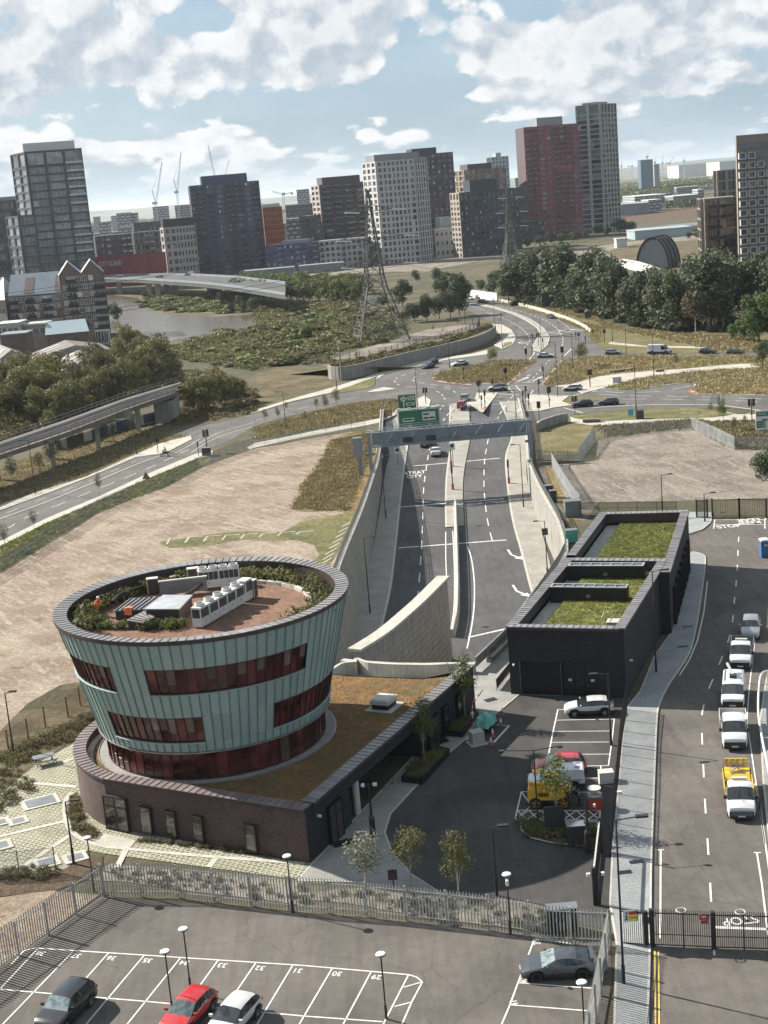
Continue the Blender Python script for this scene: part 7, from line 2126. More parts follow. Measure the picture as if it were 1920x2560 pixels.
def bicycle(lab,p,rot):
 root=thing('bicycle',lab,'bicycle',(p[0],p[1],.09),rot,'bicycles in the cycle store')
 for x in(-.52,.52):
  mb=MB();n=14
  for k in range(n):mb.tube((x+.33*cos(2*pi*k/n),0,.34+.33*sin(2*pi*k/n)),(x+.33*cos(2*pi*(k+1)/n),0,.34+.33*sin(2*pi*(k+1)/n)),.022,4,cap=False)
  for k in range(6):mb.tube((x,0,.34),(x+.32*cos(pi*k/3),0,.34+.32*sin(pi*k/3)),.005,3,cap=False)
  mb.bd('wheel',M_.tyre,root,0)
 mb=MB();S=[(-.52,0,.34),(-.1,0,.32),(-.22,0,.85),(.38,0,.82),(.52,0,.34)]
 for i,j in((0,1),(0,2),(1,2),(2,3),(1,3),(3,4)):mb.tube(S[i],S[j],.02,5)
 mb.bd('frame',M_.car_darkblue,root,0)
 mb=MB();mb.tube((.38,0,.82),(.36,0,1.0),.018,5);mb.bar((.36,-.28,1.0),(.36,.28,1.0),.03,.03);mb.bd('handlebar',M_.black_paint,root,0)
 Q_('hexa','saddle','black_paint',root,[(-.38,-.07,.92),(-.1,-.03,.92),(-.1,.03,.92),(-.38,.07,.92),(-.36,-.07,.97),(-.1,-.02,.96),(-.1,.02,.96),(-.36,.07,.97)])
for i,(s,dpt_)in enumerate(((7.2,1.0),(8.9,1.2),(11.0,1.4),(11.7,1.4),(12.4,1.3),(13.2,1.0),(14.2,.7))):
 p=C0+SD*s+inn*dpt_
 bicycle(['bicycle left of the white column','bicycle right behind the white column','first bicycle of the rack in the cycle store','second bicycle of the rack in the cycle store','middle bicycle of the rack in the cycle store','fourth bicycle along in the cycle store','last bicycle showing its wheel at the end of the rack'][i],(p.x,p.y),atan2(SD.y,SD.x)+radians(60))
for(pt_,lab)in((C0+SD*1.6,'white security camera on the side wall above the door'),(A_+FD*.45,'white security camera left of the roller shutter'),(B_+(E1-B_)*.08,'white floodlight on the long side of the black building')):
 root=thing('wall_camera',lab,'camera',(pt_.x,pt_.y,3.0))
 ox,oy=(SD.y,-SD.x)if 'door' in lab else((-nin.x,-nin.y)if 'shutter' in lab else(.9,-.35))
 Q_('bar','camera','white_paint',root,(ox*.05,oy*.05,0),(ox*.35,oy*.35,-.05),.16,.16)
 Q_('bar','bracket','grey_metal',root,(0,0,.05),(ox*.2,oy*.2,.1),.05,.05)
rwl=thing('retaining_wall','long grey panelled retaining wall behind the roundabout','retaining wall',z5.g(480,800))
RW=resam(smln([V_((p.x,p.y,0))for p in pts(z5,[(470,795),(520,806),(620,795),(800,752),(1060,685),(1250,640),(1400,600),(1500,560),(1555,520),(1555,500)])],6),3.0)
def wh(i):u=i/(len(RW)-1);return 3.4-.4*u
for i,(a,b)in enumerate(zip(RW,RW[1:])):
 t=(b-a).normalized()*.03
 mb=MB();A1,B1=a+t,b-t;n_=V_((-t.y,t.x,0)).normalized()*.4
 mb.hexa([(A1.x,A1.y,0),(B1.x,B1.y,0),(B1.x+n_.x,B1.y+n_.y,0),(A1.x+n_.x,A1.y+n_.y,0),(A1.x,A1.y,wh(i)),(B1.x,B1.y,wh(i+1)),(B1.x+n_.x,B1.y+n_.y,wh(i+1)),(A1.x+n_.x,A1.y+n_.y,wh(i))]);mb.bd('panel',M_.dark_concrete,rwl)
lowall=thing('garden_wall','curved grey brick wall at the ramp shoulder right of the gantry','wall',z6.g(165,960))
LWL=resam(smln([V_((p.x,p.y,0))for p in pts(z6,[(168,985),(180,970),(250,945),(320,925),(378,918)])],5),1.6)
for a,b in zip(LWL,LWL[1:]):
 Q1_('bar','wall_panel','dark_concrete',lowall,a+V_((0,0,.85)),b+V_((0,0,.85)),.45,1.7)
nb=thing('bridge_parapet','long low white parapet wall along the curving north road','parapet wall',s8.g(620,300))
NB=resam(smln([V_((p.x,p.y,0))for p in pts(s8,[(600,300),(830,350),(1030,400),(1300,490),(1480,570),(1560,630),(1570,642)])],6),4)
for a,b in zip(NB,NB[1:]):
 Q1_('bar','wall_panel','pale_concrete',nb,a+V_((0,0,.5)),b+V_((0,0,.5)),.5,1.0)
wb=thing('bridge_parapet','tall white hoarding panels at the far bridge end','hoarding',s8.g(260,250))
WB=resam([V_((p.x,p.y,0))for p in pts(s8,[(200,235),(260,255),(600,305)])],4)
for a,b in zip(WB,WB[1:]):
 Q1_('bar','panel','white_paint',wb,a+V_((0,0,1.6)),b+V_((0,0,1.6)),.3,3.2)
for q0,q1,lab in(((630,605),(680,600),'dark bench block at the left of the plaza row'),((685,600),(735,592),'middle dark bench block of the plaza row'),((740,595),(785,585),'right dark bench block of the plaza row'),((930,600),(985,595),'dark slatted bench by the plaza tree'),((460,925),(575,920),'long low timber seat by the path')):
 a,b=z6.g(*q0),z6.g(*q1);root=thing('bench',lab,'bench',(a+b)/2)
 Q1_('bar','seat','timber',root,a+V_((0,0,.5)),b+V_((0,0,.5)),.9,.35)
 Q1_('bar','plinth','dark_concrete',root,a+V_((0,.3,.2)),b+V_((0,.3,.2)),.5,.4)
bn=thing('litter_bin','dark litter bin in the verge beside the path','bin',z6.g(828,900))
Q_('box','bin','sign_back',bn,-.7,-.5,0,.7,.5,1.5);Q_('box','lid','black_paint',bn,-.75,-.55,1.5,.75,.55,1.62)
cabinet('pale square cabinet on the plaza path',z6,(678,668),2.0,1.2,1.2,'off_white')
cabinet('dark utility boxes by the bend of the right wall',z6,(240,1410),1.2,.8,1.8)
cabinet('second dark utility box by the bend of the right wall',z6,(268,1440),1.0,.8,1.7)
cabinet('grey kiosk left of the grass roofed building',z6,(395,1530),2.2,1.6,2.2,'grey_metal')
cabinet('pale green tank beside the black fence posts',b3,(460,330),1.6,1.2,1.6,'teal_sheet')
cabinet('dark kiosk beside the left junction signals',zl,(1340,880),1.6,1.0,1.5)
cabinet('green wheeled bin store behind the palisade fence',c8,(330,950),1.9,.8,1.6,'dark_metal')
# -- plant on the drum roof
ZR=14.05
R1=lambda x,y:at(*r1z(x,y),ZR)
def acunit(lab,p,rot,tall=False,grp='white heat pumps in a row on the drum roof',fans=1,w=1.15):
 root=thing('heat_pump',lab,'heat pump',(p.x,p.y,ZR+.12),rot,grp)
 h=1.55 if not tall else 1.7
 Q_('box','casing','white_paint',root,-w/2,-.42,0,w/2,.42,h)
 mb=MB()
 for k in range(4):
  x0=-w/2+.08+k*(w-.16)/4
  mb.box(x0+.02,-.435,.72,x0+(w-.16)/4-.02,-.422,h-.14)
 mb.bd('louvre',M_.sign_back,root,0)['kind']='stuff'
 Q_('box','side_grille','sign_back',root,-w/2-.015,-.34,.72,-w/2,.34,h-.14)
 Q_('box','handle','dark_metal',root,-.1,-.44,.42,.1,-.423,.47)
 if not tall:
  for f in range(fans):
   x=(f-(fans-1)/2)*w/fans
   mb=MB();c=(x,0);mb.lathe([(.36,h),(.40,h+.03),(.38,h+.26),(.33,h+.26),(.31,h+.1)],18,c);mb.bd('fan_cowl',M_.white_paint,root,0)
   mb=MB();mb.lathe([(.31,h+.1),(0,h+.1)],18,c)
   for k in range(5):
    a=2*pi*k/5;mb.poly([(x,0,h+.15),(x+.3*cos(a),.3*sin(a),h+.13),(x+.3*cos(a+.6),.3*sin(a+.6),h+.18)])
   mb.bd('fan',M_.grey_metal,root,0)
 return root
a,b=R1(835,470),R1(1062,338);dv=(b-a);rot=atan2(dv.y,dv.x);L_=dv.length
names_=['nearest heat pump of the front row','second heat pump of the front row','third heat pump of the front row','fourth heat pump of the front row','fifth heat pump of the front row']
for k in range(5):acunit(names_[k],a+dv*(k/5.0+.02),rot,w=L_/5*.94)
acunit('taller fanless white unit ending the front row',a+dv*1.03,rot,True,w=1.1)
a,b=R1(880,270),R1(985,258)
rot2=radians(8)
acunit('left twin-fan heat pump of the rear row',a,rot2,fans=2,w=1.8);acunit('right twin-fan heat pump of the rear row',b,rot2,fans=2,w=1.8)
def cab2(lab,p,w,d_,h,rot,m='coping_edge',top='off_white'):
 root=thing('plant_cabinet',lab,'cabinet',(p.x,p.y,ZR),rot)
 mb=MB();mb.box(-w/2,-d_/2,.1,w/2,d_/2,h);mb.bd('body',M_[m],root,0)
 mb=MB();mb.box(-w/2-.04,-d_/2-.04,h,w/2+.04,d_/2+.04,h+.07);mb.box(-w/2-.02,-d_/2-.02,.1,-w/2+.05,-d_/2+.05,h);mb.bd('frame',M_[top],root,0)
cab2('dark fronted cabinet with white frame behind the fans',R1(800,252),.95,.6,1.45,rot2)
cab2('dark narrow cabinet at the end of the front row',R1(1108,320),.6,.55,1.5,rot)
cab2('brown cabinet at the back left of the drum roof',R1(590,300),.9,.6,1.35,rot2)
cab2('low brown cabinet by the rear planting',R1(705,255),.8,.5,.8,rot2)
mb=MB();root=thing('plant_screen','grey louvred screen panel in the middle of the drum roof','screen',(R1(748,305).x,R1(748,305).y,ZR),rot2)
mb.box(-2.0,-.1,.2,2.0,.1,1.35);mb.bd('panel',M_.grey_metal,root,0);Q_('box','top_rail','off_white',root,-2.05,-.14,1.35,2.05,.14,1.45)
def housing(lab,pxs,h,roofm,wallm='coping_edge',ribs=0,zb=ZR):
 P=[at(*r1z(*q),ZR+h)for q in pxs]
 if sum(a.x*b.y-b.x*a.y for a,b in zip(P,P[1:]+P[:1]))<0:P=P[::-1]
 c=sum(P,V_())/len(P);root=thing('plant_housing',lab,'plant housing',(c.x,c.y,ZR))
 Q=[(p.x,p.y)for p in P]
 mb=MB();mb.prism(Q,ZR,ZR+h-.06,top=False);mb.bd('walls',M_[wallm],root)
 O=inset([V_(q)for q in Q],-.08)
 mb=MB();mb.prism([(p.x,p.y)for p in O],ZR+h-.06,ZR+h+.03,bottom=True);mb.bd('roof',M_[roofm],root)
 if ribs:
  i=0 if(O[1]-O[0]).length>(O[2]-O[1]).length else 1
  a,b,c_,d_=O[i],O[(i+1)%4],O[(i+2)%4],O[(i+3)%4]
  for k in range(ribs):
   u=(k+.5)/ribs;p,q=a.lerp(d_,u),b.lerp(c_,u)
   Q1_('bar','seam','coping_edge',root,(p.x,p.y,ZR+h+.06),(q.x,q.y,ZR+h+.06),.06,.09)
 return root
housing('flat blue grey topped plant housing on the drum roof',[(548,378),(642,308),(785,308),(718,378)],1.25,'steel_pale')
housing('low dark plant housing with a ribbed roof on the drum roof',[(390,388),(470,325),(640,318),(555,378)],.85,'coping',ribs=7)
housing('small ribbed lean-to in front of the plant housing',[(455,436),(545,390),(590,420),(535,448)],.75,'coping',ribs=5)
dct=thing('pipework','dark insulated pipes sweeping along the drum roof plant','pipes',(R1(640,470).x,R1(640,470).y,ZR))
for off_ in(0,.22,.44):
 mb=MB();P=[R1(625,490),R1(615,440),R1(650,425),R1(790,345),R1(850,290)]
 Q=[V_((p.x+off_*.3,p.y+off_,ZR+z))for p,z in zip(P,(.1,.9,1.0-off_*.5,1.0-off_*.5,.9-off_*.5))]
 mb.path(smln(Q,4),.075,6);mb.bd('pipe',M_.coping_edge,dct)
dc2=thing('pipework','grey flue duct running to the back left cabinet','pipes',(R1(450,350).x,R1(450,350).y,ZR))
Q1_('path','duct','dark_metal',dc2,smln([V_((p.x,p.y,ZR+.7))for p in(R1(380,385),R1(420,345),R1(480,320),R1(555,298))],4),.16,8)
for x in(400,440,480):
 p=R1(x,360-(x-400)*.4);Q1_('tube','support','galvanised',dc2,(p.x,p.y,ZR),(p.x,p.y,ZR+.6),.05,6)
for k in range(7):
 th=radians(64-k*11.5);r=8.7
 p=V_((CX+r*cos(th),CY+r*sin(th),ZR));root=thing('edging_block','white curved edging block at the rim of the red gravel','edging block',p,th+pi/2,'white edging blocks round the roof gravel')
 mb=MB();mb.box(-.8,-.2,0,.8,.2,.28);weld(mb.bd('block',M_.pale_concrete,root,0))
pw=at(*r1z(297,415),ZR)
figure('person','worker in orange hi-vis jacket and white helmet bending among the roof shrubs',[(0,0,.88),(.05,0,1.08),(.2,0,1.32),(.27,0,1.43),(.18,.2,1.3),(.32,.26,1.05),(.5,.22,.9),(.18,-.2,1.3),(.34,-.26,1.05),(.52,-.2,.88),(0,.1,.84),(.06,.12,.45),(-.02,.12,.06),(0,-.1,.84),(.02,-.12,.45),(-.06,-.12,.06)],[.15,.17,.16,.06,.085,.065,.045,.085,.065,.045,.1,.075,.055,.1,.075,.055],E_,'orange_cloth','skin',(.34,0,1.56),(pw.x,pw.y,ZR),radians(-30),.115,'white_paint')
jk=at(*r1z(458,380),ZR+.92)
root=thing('orange_jacket','orange jacket left draped on the ribbed housing','jacket',(jk.x,jk.y,ZR+.93))
mb=MB();g_=[[(-.3+.1*i+rg.uniform(-.03,.03),-.35+.12*j,.06+.12*rg.random()-(.5 if j<2 else 0))for j in range(6)]for i in range(7)]
for i in range(6):
 for j in range(5):mb.poly([g_[i][j],g_[i+1][j],g_[i+1][j+1],g_[i][j+1]])
weld(mb.bd('cloth',M_.orange_cloth,root,0),1e-4,60)
# -- vegetation
def rvec(r):
 while True:
  v=V_((r.uniform(-1,1),r.uniform(-1,1),r.uniform(-1,1)))
  if .05<v.length<=1:return v
def leaves(mb,c,rad,n,s,r,flat=1.0,shell=.55):
 """n leaf-clump faces spread through an ellipsoid, mostly near its skin"""
 for _ in range(n):
  d=rvec(r).normalized()
  q=shell+(1-shell)*r.random()**.6
  p=V_(c)+V_((d.x*rad[0],d.y*rad[1],d.z*rad[2]))*q
  nrm=(d+rvec(r)*.9).normalized()
  u=nrm.cross(V_((r.uniform(-1,1),r.uniform(-1,1),r.uniform(-1,1)))).normalized();w=nrm.cross(u)
  a=s*r.uniform(.55,1.25);b=a*r.uniform(.5,.9)
  k=nrm*a*.25
  mb.v+=[tuple(p-u*a),tuple(p-w*b+k),tuple(p+u*a),tuple(p+w*b+k)]
  i=len(mb.v)-4
  mb.f.append((i,i+1,i+2,i+3));mb.mi.append(mb.cur);mb.uv+=[(0,0)]*4
def tree_proto(name,label,cat,m,seed,h=10.0,crown=(.30,.30,.40),base=.18,lobes=14,n=1700,s=.30,trunk='trunk',tr=.16,group=None,open_=.0,narrow=.0):
 r=random.Random(seed)
 root=thing(name,label,cat,(0,0,-500),0,group)
 t=MB()
 t.tube((0,0,-.1),(0,0,h*.45),tr,7,tr*.6);t.tube((0,0,h*.45),(0,0,h*.85),tr*.6,5,tr*.15)
 cz=h*(base+(1-base)*.5);R=V_((h*crown[0],h*crown[1],h*(1-base)*.5))
 mb=MB()
 for k in range(lobes):
  d=rvec(r);
  z=d.z
  wd=(1-narrow*max(0,z))*sqrt(max(.1,1-(abs(z)*.8)**2))
  c=V_((d.x*R.x*.68*wd,d.y*R.y*.68*wd,cz+z*R.z*.74))
  lr=h*r.uniform(.10,.17)*(1-.25*narrow)
  leaves(mb,c,(lr*1.15,lr*1.15,lr*r.uniform(.8,1.2)),n//lobes,s,r,shell=.35+.3*(1-open_))
  t.tube((0,0,h*(.2+.3*r.random())),tuple(c),tr*.35,4,tr*.1,cap=False)
 t.bd('trunk',M_[trunk],root,0)
 mb.bd('crown',M_[m],root,0)
 return kids(root)
def bush_proto(name,label,cat,m,seed,n=420,s=.16,lobes=6,group=None,flat=.75,stems=True):
 r=random.Random(seed)
 root=thing(name,label,cat,(0,0,-500),0,group)
 mb=MB()
 for k in range(lobes):
  a=r.uniform(0,2*pi);q=r.uniform(0,.62)
  lr=r.uniform(.35,.55)
  leaves(mb,(q*cos(a),q*sin(a),lr*flat*.9),(lr,lr,lr*flat),n//lobes,s,r)
 mb.bd('foliage',M_[m],root,0)
 if stems:
  t=MB()
  for k in range(4):
   a=r.uniform(0,2*pi);t.tube((0,0,-.05),(.4*cos(a),.4*sin(a),.5),.03,4,.012,cap=False)
  t.bd('stems',M_.trunk,root,0)
 return kids(root)
used_protos=set()
def plant(proto,p,hgt_,h0=10.0,sx=1.0,label=None,rot=None,group=None):
 rot=rg.uniform(0,2*pi)if rot is None else rot
 s=hgt_/h0*(1.12 if h0>5 else 1)
 sc_=(s*sx,s*sx,s)
 if proto.name not in used_protos:
  used_protos.add(proto.name);proto.location=p;proto.rotation_euler=(0,0,rot);proto.scale=sc_
  if label:proto['label']=label
  if group:proto['group']=group
  return proto
 return dup(proto,p,rot,label,group,sc_)
def inpoly(x,y,P):
 c=False
 for(a,b),(d,e)in zip(P,P[1:]+P[:1]):
  if(b>y)!=(e>y)and x<(d-a)*(y-b)/(e-b)+a:c=not c
 return c
def scatter(P,n,r,mind=.0):
 xs=[p[0]for p in P];ys=[p[1]for p in P];out=[]
 tries=0
 while len(out)<n and tries<n*40:
  tries+=1
  x,y=r.uniform(min(xs),max(xs)),r.uniform(min(ys),max(ys))
  if inpoly(x,y,[(p[0],p[1])for p in P])and all((x-a)**2+(y-b)**2>mind*mind for a,b in out):out.append((x,y))
 return out
a0=Z(0,320,2.592)
rt=random.Random(11)
POP=[tree_proto('poplar_tree','tall dark green tree in the belt north of the road','tree',('leaf_dark','leaf_grey','leaf_dark','leaf_grey')[k],20+k,crown=((.23,.23,.4),(.19,.19,.4),(.26,.26,.4),(.2,.2,.4))[k],base=.06,lobes=22,n=2100,s=.27,narrow=.45,tr=.14,group='trees in the dark belt north of the road')for k in range(4)]
PTS=[((-20,1350),1110),((60,1345),1040),((150,1350),1030),((250,1365),990),((340,1380),1000),((430,1400),1060),((520,1415),1010),((600,1430),1040),((690,1460),1120),((780,1480),1170),((860,1495),1130),((950,1510),1140),((1040,1520),1150),((1120,1500),1110),((1290,1520),1040),((1400,1490),1060),((1560,1480),1080),((1650,1480),1060),((10,1280),1080),((110,1285),1010),((210,1290),980),((310,1300),1000),((400,1310),1030),((560,1330),1000),((650,1360),1090),((740,1380),1160),((830,1400),1150),((920,1400),1120),((1010,1400),1130),((1180,1400),1030),((1260,1390),1010),((1340,1400),1020),((1440,1400),1050),((1520,1400),1040),((1620,1390),1030),((1720,1430),1060),((1800,1420),1080)]
for i,(b_,ty)in enumerate(PTS):
 b=h3.g(*b_);hh_=hgt(b,*h3(b_[0],ty))
 plant(POP[i%4],b,max(9,hh_)*rt.uniform(.95,1.06),sx=rt.uniform(1.0,1.35))
BU={k:[bush_proto('shrub',lab,'shrub',m,40+i*7+j,group=g)for j in range(3)]for i,(k,m,lab,g)in enumerate([('dark','leaf_dark','dark green shrub at the foot of the tree belt','shrubs under the dark tree belt'),('mid','leaf_mid','green scrub bush on the rough ground by the river','green bushes on the rough ground'),('olive','leaf_olive','olive bush on the rough ground by the river','olive bushes on the rough ground'),('brown','leaf_brown','brown dried bush on the rough ground by the river','brown bushes on the rough ground')])}
for i,(b_,ty)in enumerate(PTS[:18]):
 b=h3.g(b_[0]+30,b_[1]+8);plant(BU['dark'][i%3],b,rt.uniform(2.5,4.5),1.0,1.1)
RU=tree_proto('rust_tree','pale brown withered tree in front of the dark belt','tree','leaf_rust',61,crown=(.27,.27,.4),base=.08,lobes=16,n=1700,s=.25,trunk='pale_trunk',open_=.6,group='withered brown trees before the belt')
for q,ty in(((1190,1530),1270),((1275,1530),1290),((1370,1520),1330)):
 b=h3.g(*q);plant(RU,b,hgt(b,*h3(q[0],ty)),sx=1.05)
BR=[tree_proto('broadleaf_tree','bright green broadleaf tree at the right edge','tree','leaf_bright',70+k,crown=(.40,.40,.4),base=.08,lobes=18,n=2100,s=.27,group='bright green trees at the right edge')for k in range(2)]
for i,(q,ty)in enumerate((((1600,1590),1280),((1500,1590),1430),((1430,1585),1480),((1690,1590),1240),((1560,1600),1380))):
 b=h3.g(*q);plant(BR[i%2],b,hgt(b,*h3(q[0],ty)),sx=1.0)
DK=tree_proto('broadleaf_tree','dark round tree beside the plaza path at the right edge','tree','leaf_dark',80,crown=(.42,.42,.4),base=.2,lobes=18,n=2200,s=.22)
b=z6.g(1625,585);plant(DK,b,hgt(b,*z6(1615,402)))
b=z6.g(1680,1400);plant(DK,b,hgt(b,*z6(1680,1100)),label='dark tree overhanging the gravel compound at the right edge')
CT=[tree_proto('broadleaf_tree','dark green tree beside the north road left of the bend','tree','leaf_dark',90+k,crown=(.38,.38,.4),base=.08,lobes=18,n=2000,s=.27,group='dark trees left of the north road')for k in range(3)]
for i,(q,ty)in enumerate((((1030,430),280),((1110,425),250),((1190,410),250),((1260,400),200),((1320,390),160),((1290,320),100),((1360,300),130),((1230,310),110),((1180,180),70),((1460,230),140),((1540,250),100),((1600,255),80),((1655,260),110),((950,330),160),((980,420),330),((940,210),140),((1040,170),90),((1560,200),90),((1630,200),100),((1520,170),110),((880,400),320),((820,330),250))):
 b=z5.g(*q);plant(CT[i%3],b,max(3.5,hgt(b,*z5(q[0],ty))),sx=rt.uniform(.95,1.25))
WD=[tree_proto('broadleaf_tree','mid green tree in the dense wood behind the pylon','tree','leaf_mid',100+k,crown=(.42,.42,.4),base=.04,lobes=18,n=1700,s=.30,group='trees of the wood behind the pylon')for k in range(3)]
row=[]
for k in range(19):row.append((-120+k*44,285+k*1.2,150-8*sin(k)))
for k in range(20):row.append((-110+k*44,250,120+8*cos(k*1.7)))
for k in range(19):row.append((-120+k*46,222,112+8*cos(k*2.3)))
for k,(x,y,t_)in enumerate(row):
 b=z5.g(x+rt.uniform(-8,8),y+rt.uniform(-4,4));plant(WD[k%3],b,max(6,hgt(b,*z5(x,t_)))*rt.uniform(.9,1.1),sx=rt.uniform(.85,1.1))
OL=[tree_proto('broadleaf_tree','large olive green tree left of the viaduct','tree','leaf_olive',120+k,crown=(.44,.44,.4),base=.05,lobes=22,n=2600,s=.24,open_=.3,group='large olive trees left of the viaduct')for k in range(3)]
for i,(q,ty,w)in enumerate((((60,600),270,1.1),((180,560),215,1.1),((300,600),250,1.0),((400,560),215,1.1),((480,620),330,.9),((-40,640),330,1.1),((120,680),420,1.0),((260,690),430,.9),((640,440),160,1.05),((740,460),230,.9),((600,520),300,.9),((840,300),40,1.0),((780,330),120,.8),((950,420),120,1.0),((1040,440),110,1.0),((1000,480),220,.9),((1120,400),190,.9),((880,500),280,.9),((720,560),380,.9),((560,600),380,.8),((400,690),470,.8),((1100,330),180,.8),((20,700),420,1.1),((150,660),330,1.1),((230,640),290,1.1),((350,640),320,1.1),((440,680),400,1.1),((-120,620),300,1.2),((520,650),400,1.0),((620,620),360,1.0),((680,560),330,1.0),((760,540),300,1.05),((820,520),260,1.0),((900,450),200,1.05),((980,400),120,1.0),((1060,380),150,1.0),((540,560),330,.9),((-60,740),480,1.0),((320,560),235,1.0),((680,480),200,1.0))):
 b=zl.g(*q);plant(OL[i%3],b,hgt(b,*zl(q[0],ty)),sx=w)
for i,(q,ty)in enumerate((((320,720),585),((180,740),655),((370,700),600),((90,760),700))):
 b=zl.g(*q);plant(OL[i%3],b,hgt(b,*zl(q[0],ty)),sx=1.0,label='pale olive shrub tree pushing up beside the viaduct rails',group='shrub trees beside the viaduct')
for i,(q,ty)in enumerate((((1250,590),370),((1340,590),360),((1440,560),340),((1520,540),370),((1300,520),330),((1400,500),310),((1200,560),410),((1560,500),390))):
 b=zl.g(*q);plant(OL[(i+1)%3],b,max(3,hgt(b,*zl(q[0],ty))),sx=1.25,label='dense olive bush tree above the viaduct end',group='bush trees above the viaduct end')
heath=[z5(0,330),z5(150,340),z5(300,318),z5(480,310),z5(640,330),z5(800,360),z5(960,430),z5(980,500),z5(860,560),z5(640,600),z5(480,650),z5(480,700),z5(200,700),z5(0,745),zl(1440,300),zl(1330,280),zl(1100,250),zl(1120,190),zl(1250,130),zl(1450,90),zl(1659,60)]
HP=[at(*q)for q in heath]
pylon_c=z5.g(790,530)
for i,(x,y)in enumerate(scatter(HP,215,rt,3.2)):
 if(V_((x,y))-pylon_c.xy).length<6:continue
 k=rt.choices(('mid','olive','brown'),(1.6,1.8,2.0))[0]
 h_=rt.choice((1.2,1.6,2.0,2.6,3.4))
 plant(BU[k][i%3],(x,y,-.05),h_,1.0,rt.uniform(1.3,2.3))
for q,ty,kk in(((310,540),385,'mid'),((180,470),440,'olive'),((250,560),470,'mid'),((480,250+310),560-30,'olive'),((560,580),540,'brown')):
 b=z5.g(*q);plant(BU[kk][0],b,max(2.5,hgt(b,*z5(q[0],ty))),1.0,.75)
scr=[at(*q)for q in(zl(1120,600),zl(1300,520),zl(1659,440),zl(1659,600),zl(1400,650),zl(1130,690))]
for i,(x,y)in enumerate(scatter(scr,14,rt,3)):plant(BU['brown'][i%3],(x,y,-.05),rt.uniform(.7,1.5),1.0,1.6)
bank=[at(*q)for q in(z5(500,745),z5(800,700),z5(1060,640),z5(1300,580),z5(1500,500),z5(1520,520),z5(1300,610),z5(1060,670),z5(800,735),z5(520,790))]
for i,(x,y)in enumerate(scatter(bank,60,rt,1.6)):plant(BU[rt.choice(('brown','brown','olive'))][i%3],(x,y+1.5,2.0),rt.uniform(1.0,1.9),1.0,1.3)
mb=MB()
RWb=[V_((p.x,p.y))for p in RW]
top_=offset([V_((p.x,p.y,0))for p in RWb],.3)
far_=offset([V_((p.x,p.y,0))for p in RWb],26)
for i in range(len(top_)-1):
 za,zb2=wh(i)-.3,wh(i+1)-.3
 mb.poly([(top_[i].x,top_[i].y,za),(top_[i+1].x,top_[i+1].y,zb2),(far_[i+1].x,far_[i+1].y,-.1),(far_[i].x,far_[i].y,-.1)])
for i in(0,len(top_)-1):mb.poly([(top_[i].x,top_[i].y,-.2),(top_[i].x,top_[i].y,wh(i)-.3),(far_[i].x,far_[i].y,-.1)])
struct('raised_bank',mb,M_.scrub_ground)
lay('pylon_yard',[at(*q)for q in(z5(330,700),z5(520,660),z5(700,600),z5(960,520),z5(1100,480),z5(1300,450),z5(1440,450),z5(1400,490),z5(1200,550),z5(900,630),z5(640,680),z5(480,715))],'gravel',.06)
RB2=[bush_proto('reed_clump','green reed clump on the far river bank','reeds','leaf_mid',140+j,group='reed clumps on the far river bank',flat=.6,stems=False)for j in range(2)]
rbk=[a0.g(*q)for q in((880,1130),(960,1100),(1150,1100),(1350,1120),(1480,1150),(1600,1170),(1659,1190),(1400,1205),(1100,1195),(960,1170))]
for i,(x,y)in enumerate(scatter(rbk,80,rt,2.5)):plant(RB2[i%2],(x,y,0),rt.uniform(1.6,3.4),1.0,1.8)
for i,q in enumerate(((1450,1140),(1560,1180),(1400,1120),(940,1110),(760,1260),(735,1240),(1500,1200),(1580,1210),(1640,1200))):
 b=a0.g(*q);plant(CT[i%3],b,rt.uniform(5,8),sx=1.1,label='small dark tree on the river bank by the bridge',group='small trees on the river bank')
SA=[tree_proto('young_tree','slim young tree with a thin open crown','young tree',m,150+k,crown=(.23,.23,.4),base=.34,lobes=12,n=1050,s=.17,trunk='pale_trunk',tr=.09,open_=1.0)for k,m in enumerate(('leaf_silver','leaf_olive','leaf_mid'))]
def young(k,zf,base,top,lab,sx=1.0,ramped=False,group=None):
 b=zf.g(*base);hh_=hgt(b,*zf(*top));return plant(SA[k],b,max(2.2,hh_),sx=sx,label=lab,group=group)
young(0,c7,(500,545),(470,212),'pale silvery young tree left of the brown notice board',1.5)
young(1,c7,(757,500),(745,188),'young tree with yellow green leaves by the curved footway edge',1.25)
young(1,c7,(1035,640),(990,220),'narrow young tree standing by the yard behind the fence',.85)
young(2,y5,(375,1050),(355,640),'leafy young tree in front of the yellow loader',1.0)
young(2,y4,(1000,745),(985,330),'thin young tree growing in the long planter',1.0)
young(2,y4,(1285,465),(1265,25),'slim young tree in the planter by the covered trailer',.8)
for(b_,t_,lab)in(((350,405),(345,190),'left young tree of the pair on the grass island'),((395,395),(400,170),'right young tree of the pair on the grass island'),((1500,430),(1490,110),'left young tree by the far lamp on the second island'),((1550,400),(1560,100),'right young tree by the far lamp on the second island')):young(2,j4,b_,t_,lab,1.1)
for i,(b_,t_)in enumerate((((90,1085),(70,890)),((268,1035),(255,870)),((340,985),(320,790)),((388,950),(375,770)),((485,905),(470,745)),((533,870),(515,735)),((688,832),(680,685)),((742,805),(735,680)),((862,790),(855,600)))):young(i%2,zl,b_,t_,'thin staked sapling on the dry bank below the viaduct',.9,group='saplings below the viaduct')
for i,(b_,t_)in enumerate((((225,1375),(215,1240)),((645,1145),(635,1000)),((38,1505),(15,1330)))):young(0,zl,b_,t_,'bare pale sapling on the verge between the left road and its fence',.9,group='saplings on the roadside verge')
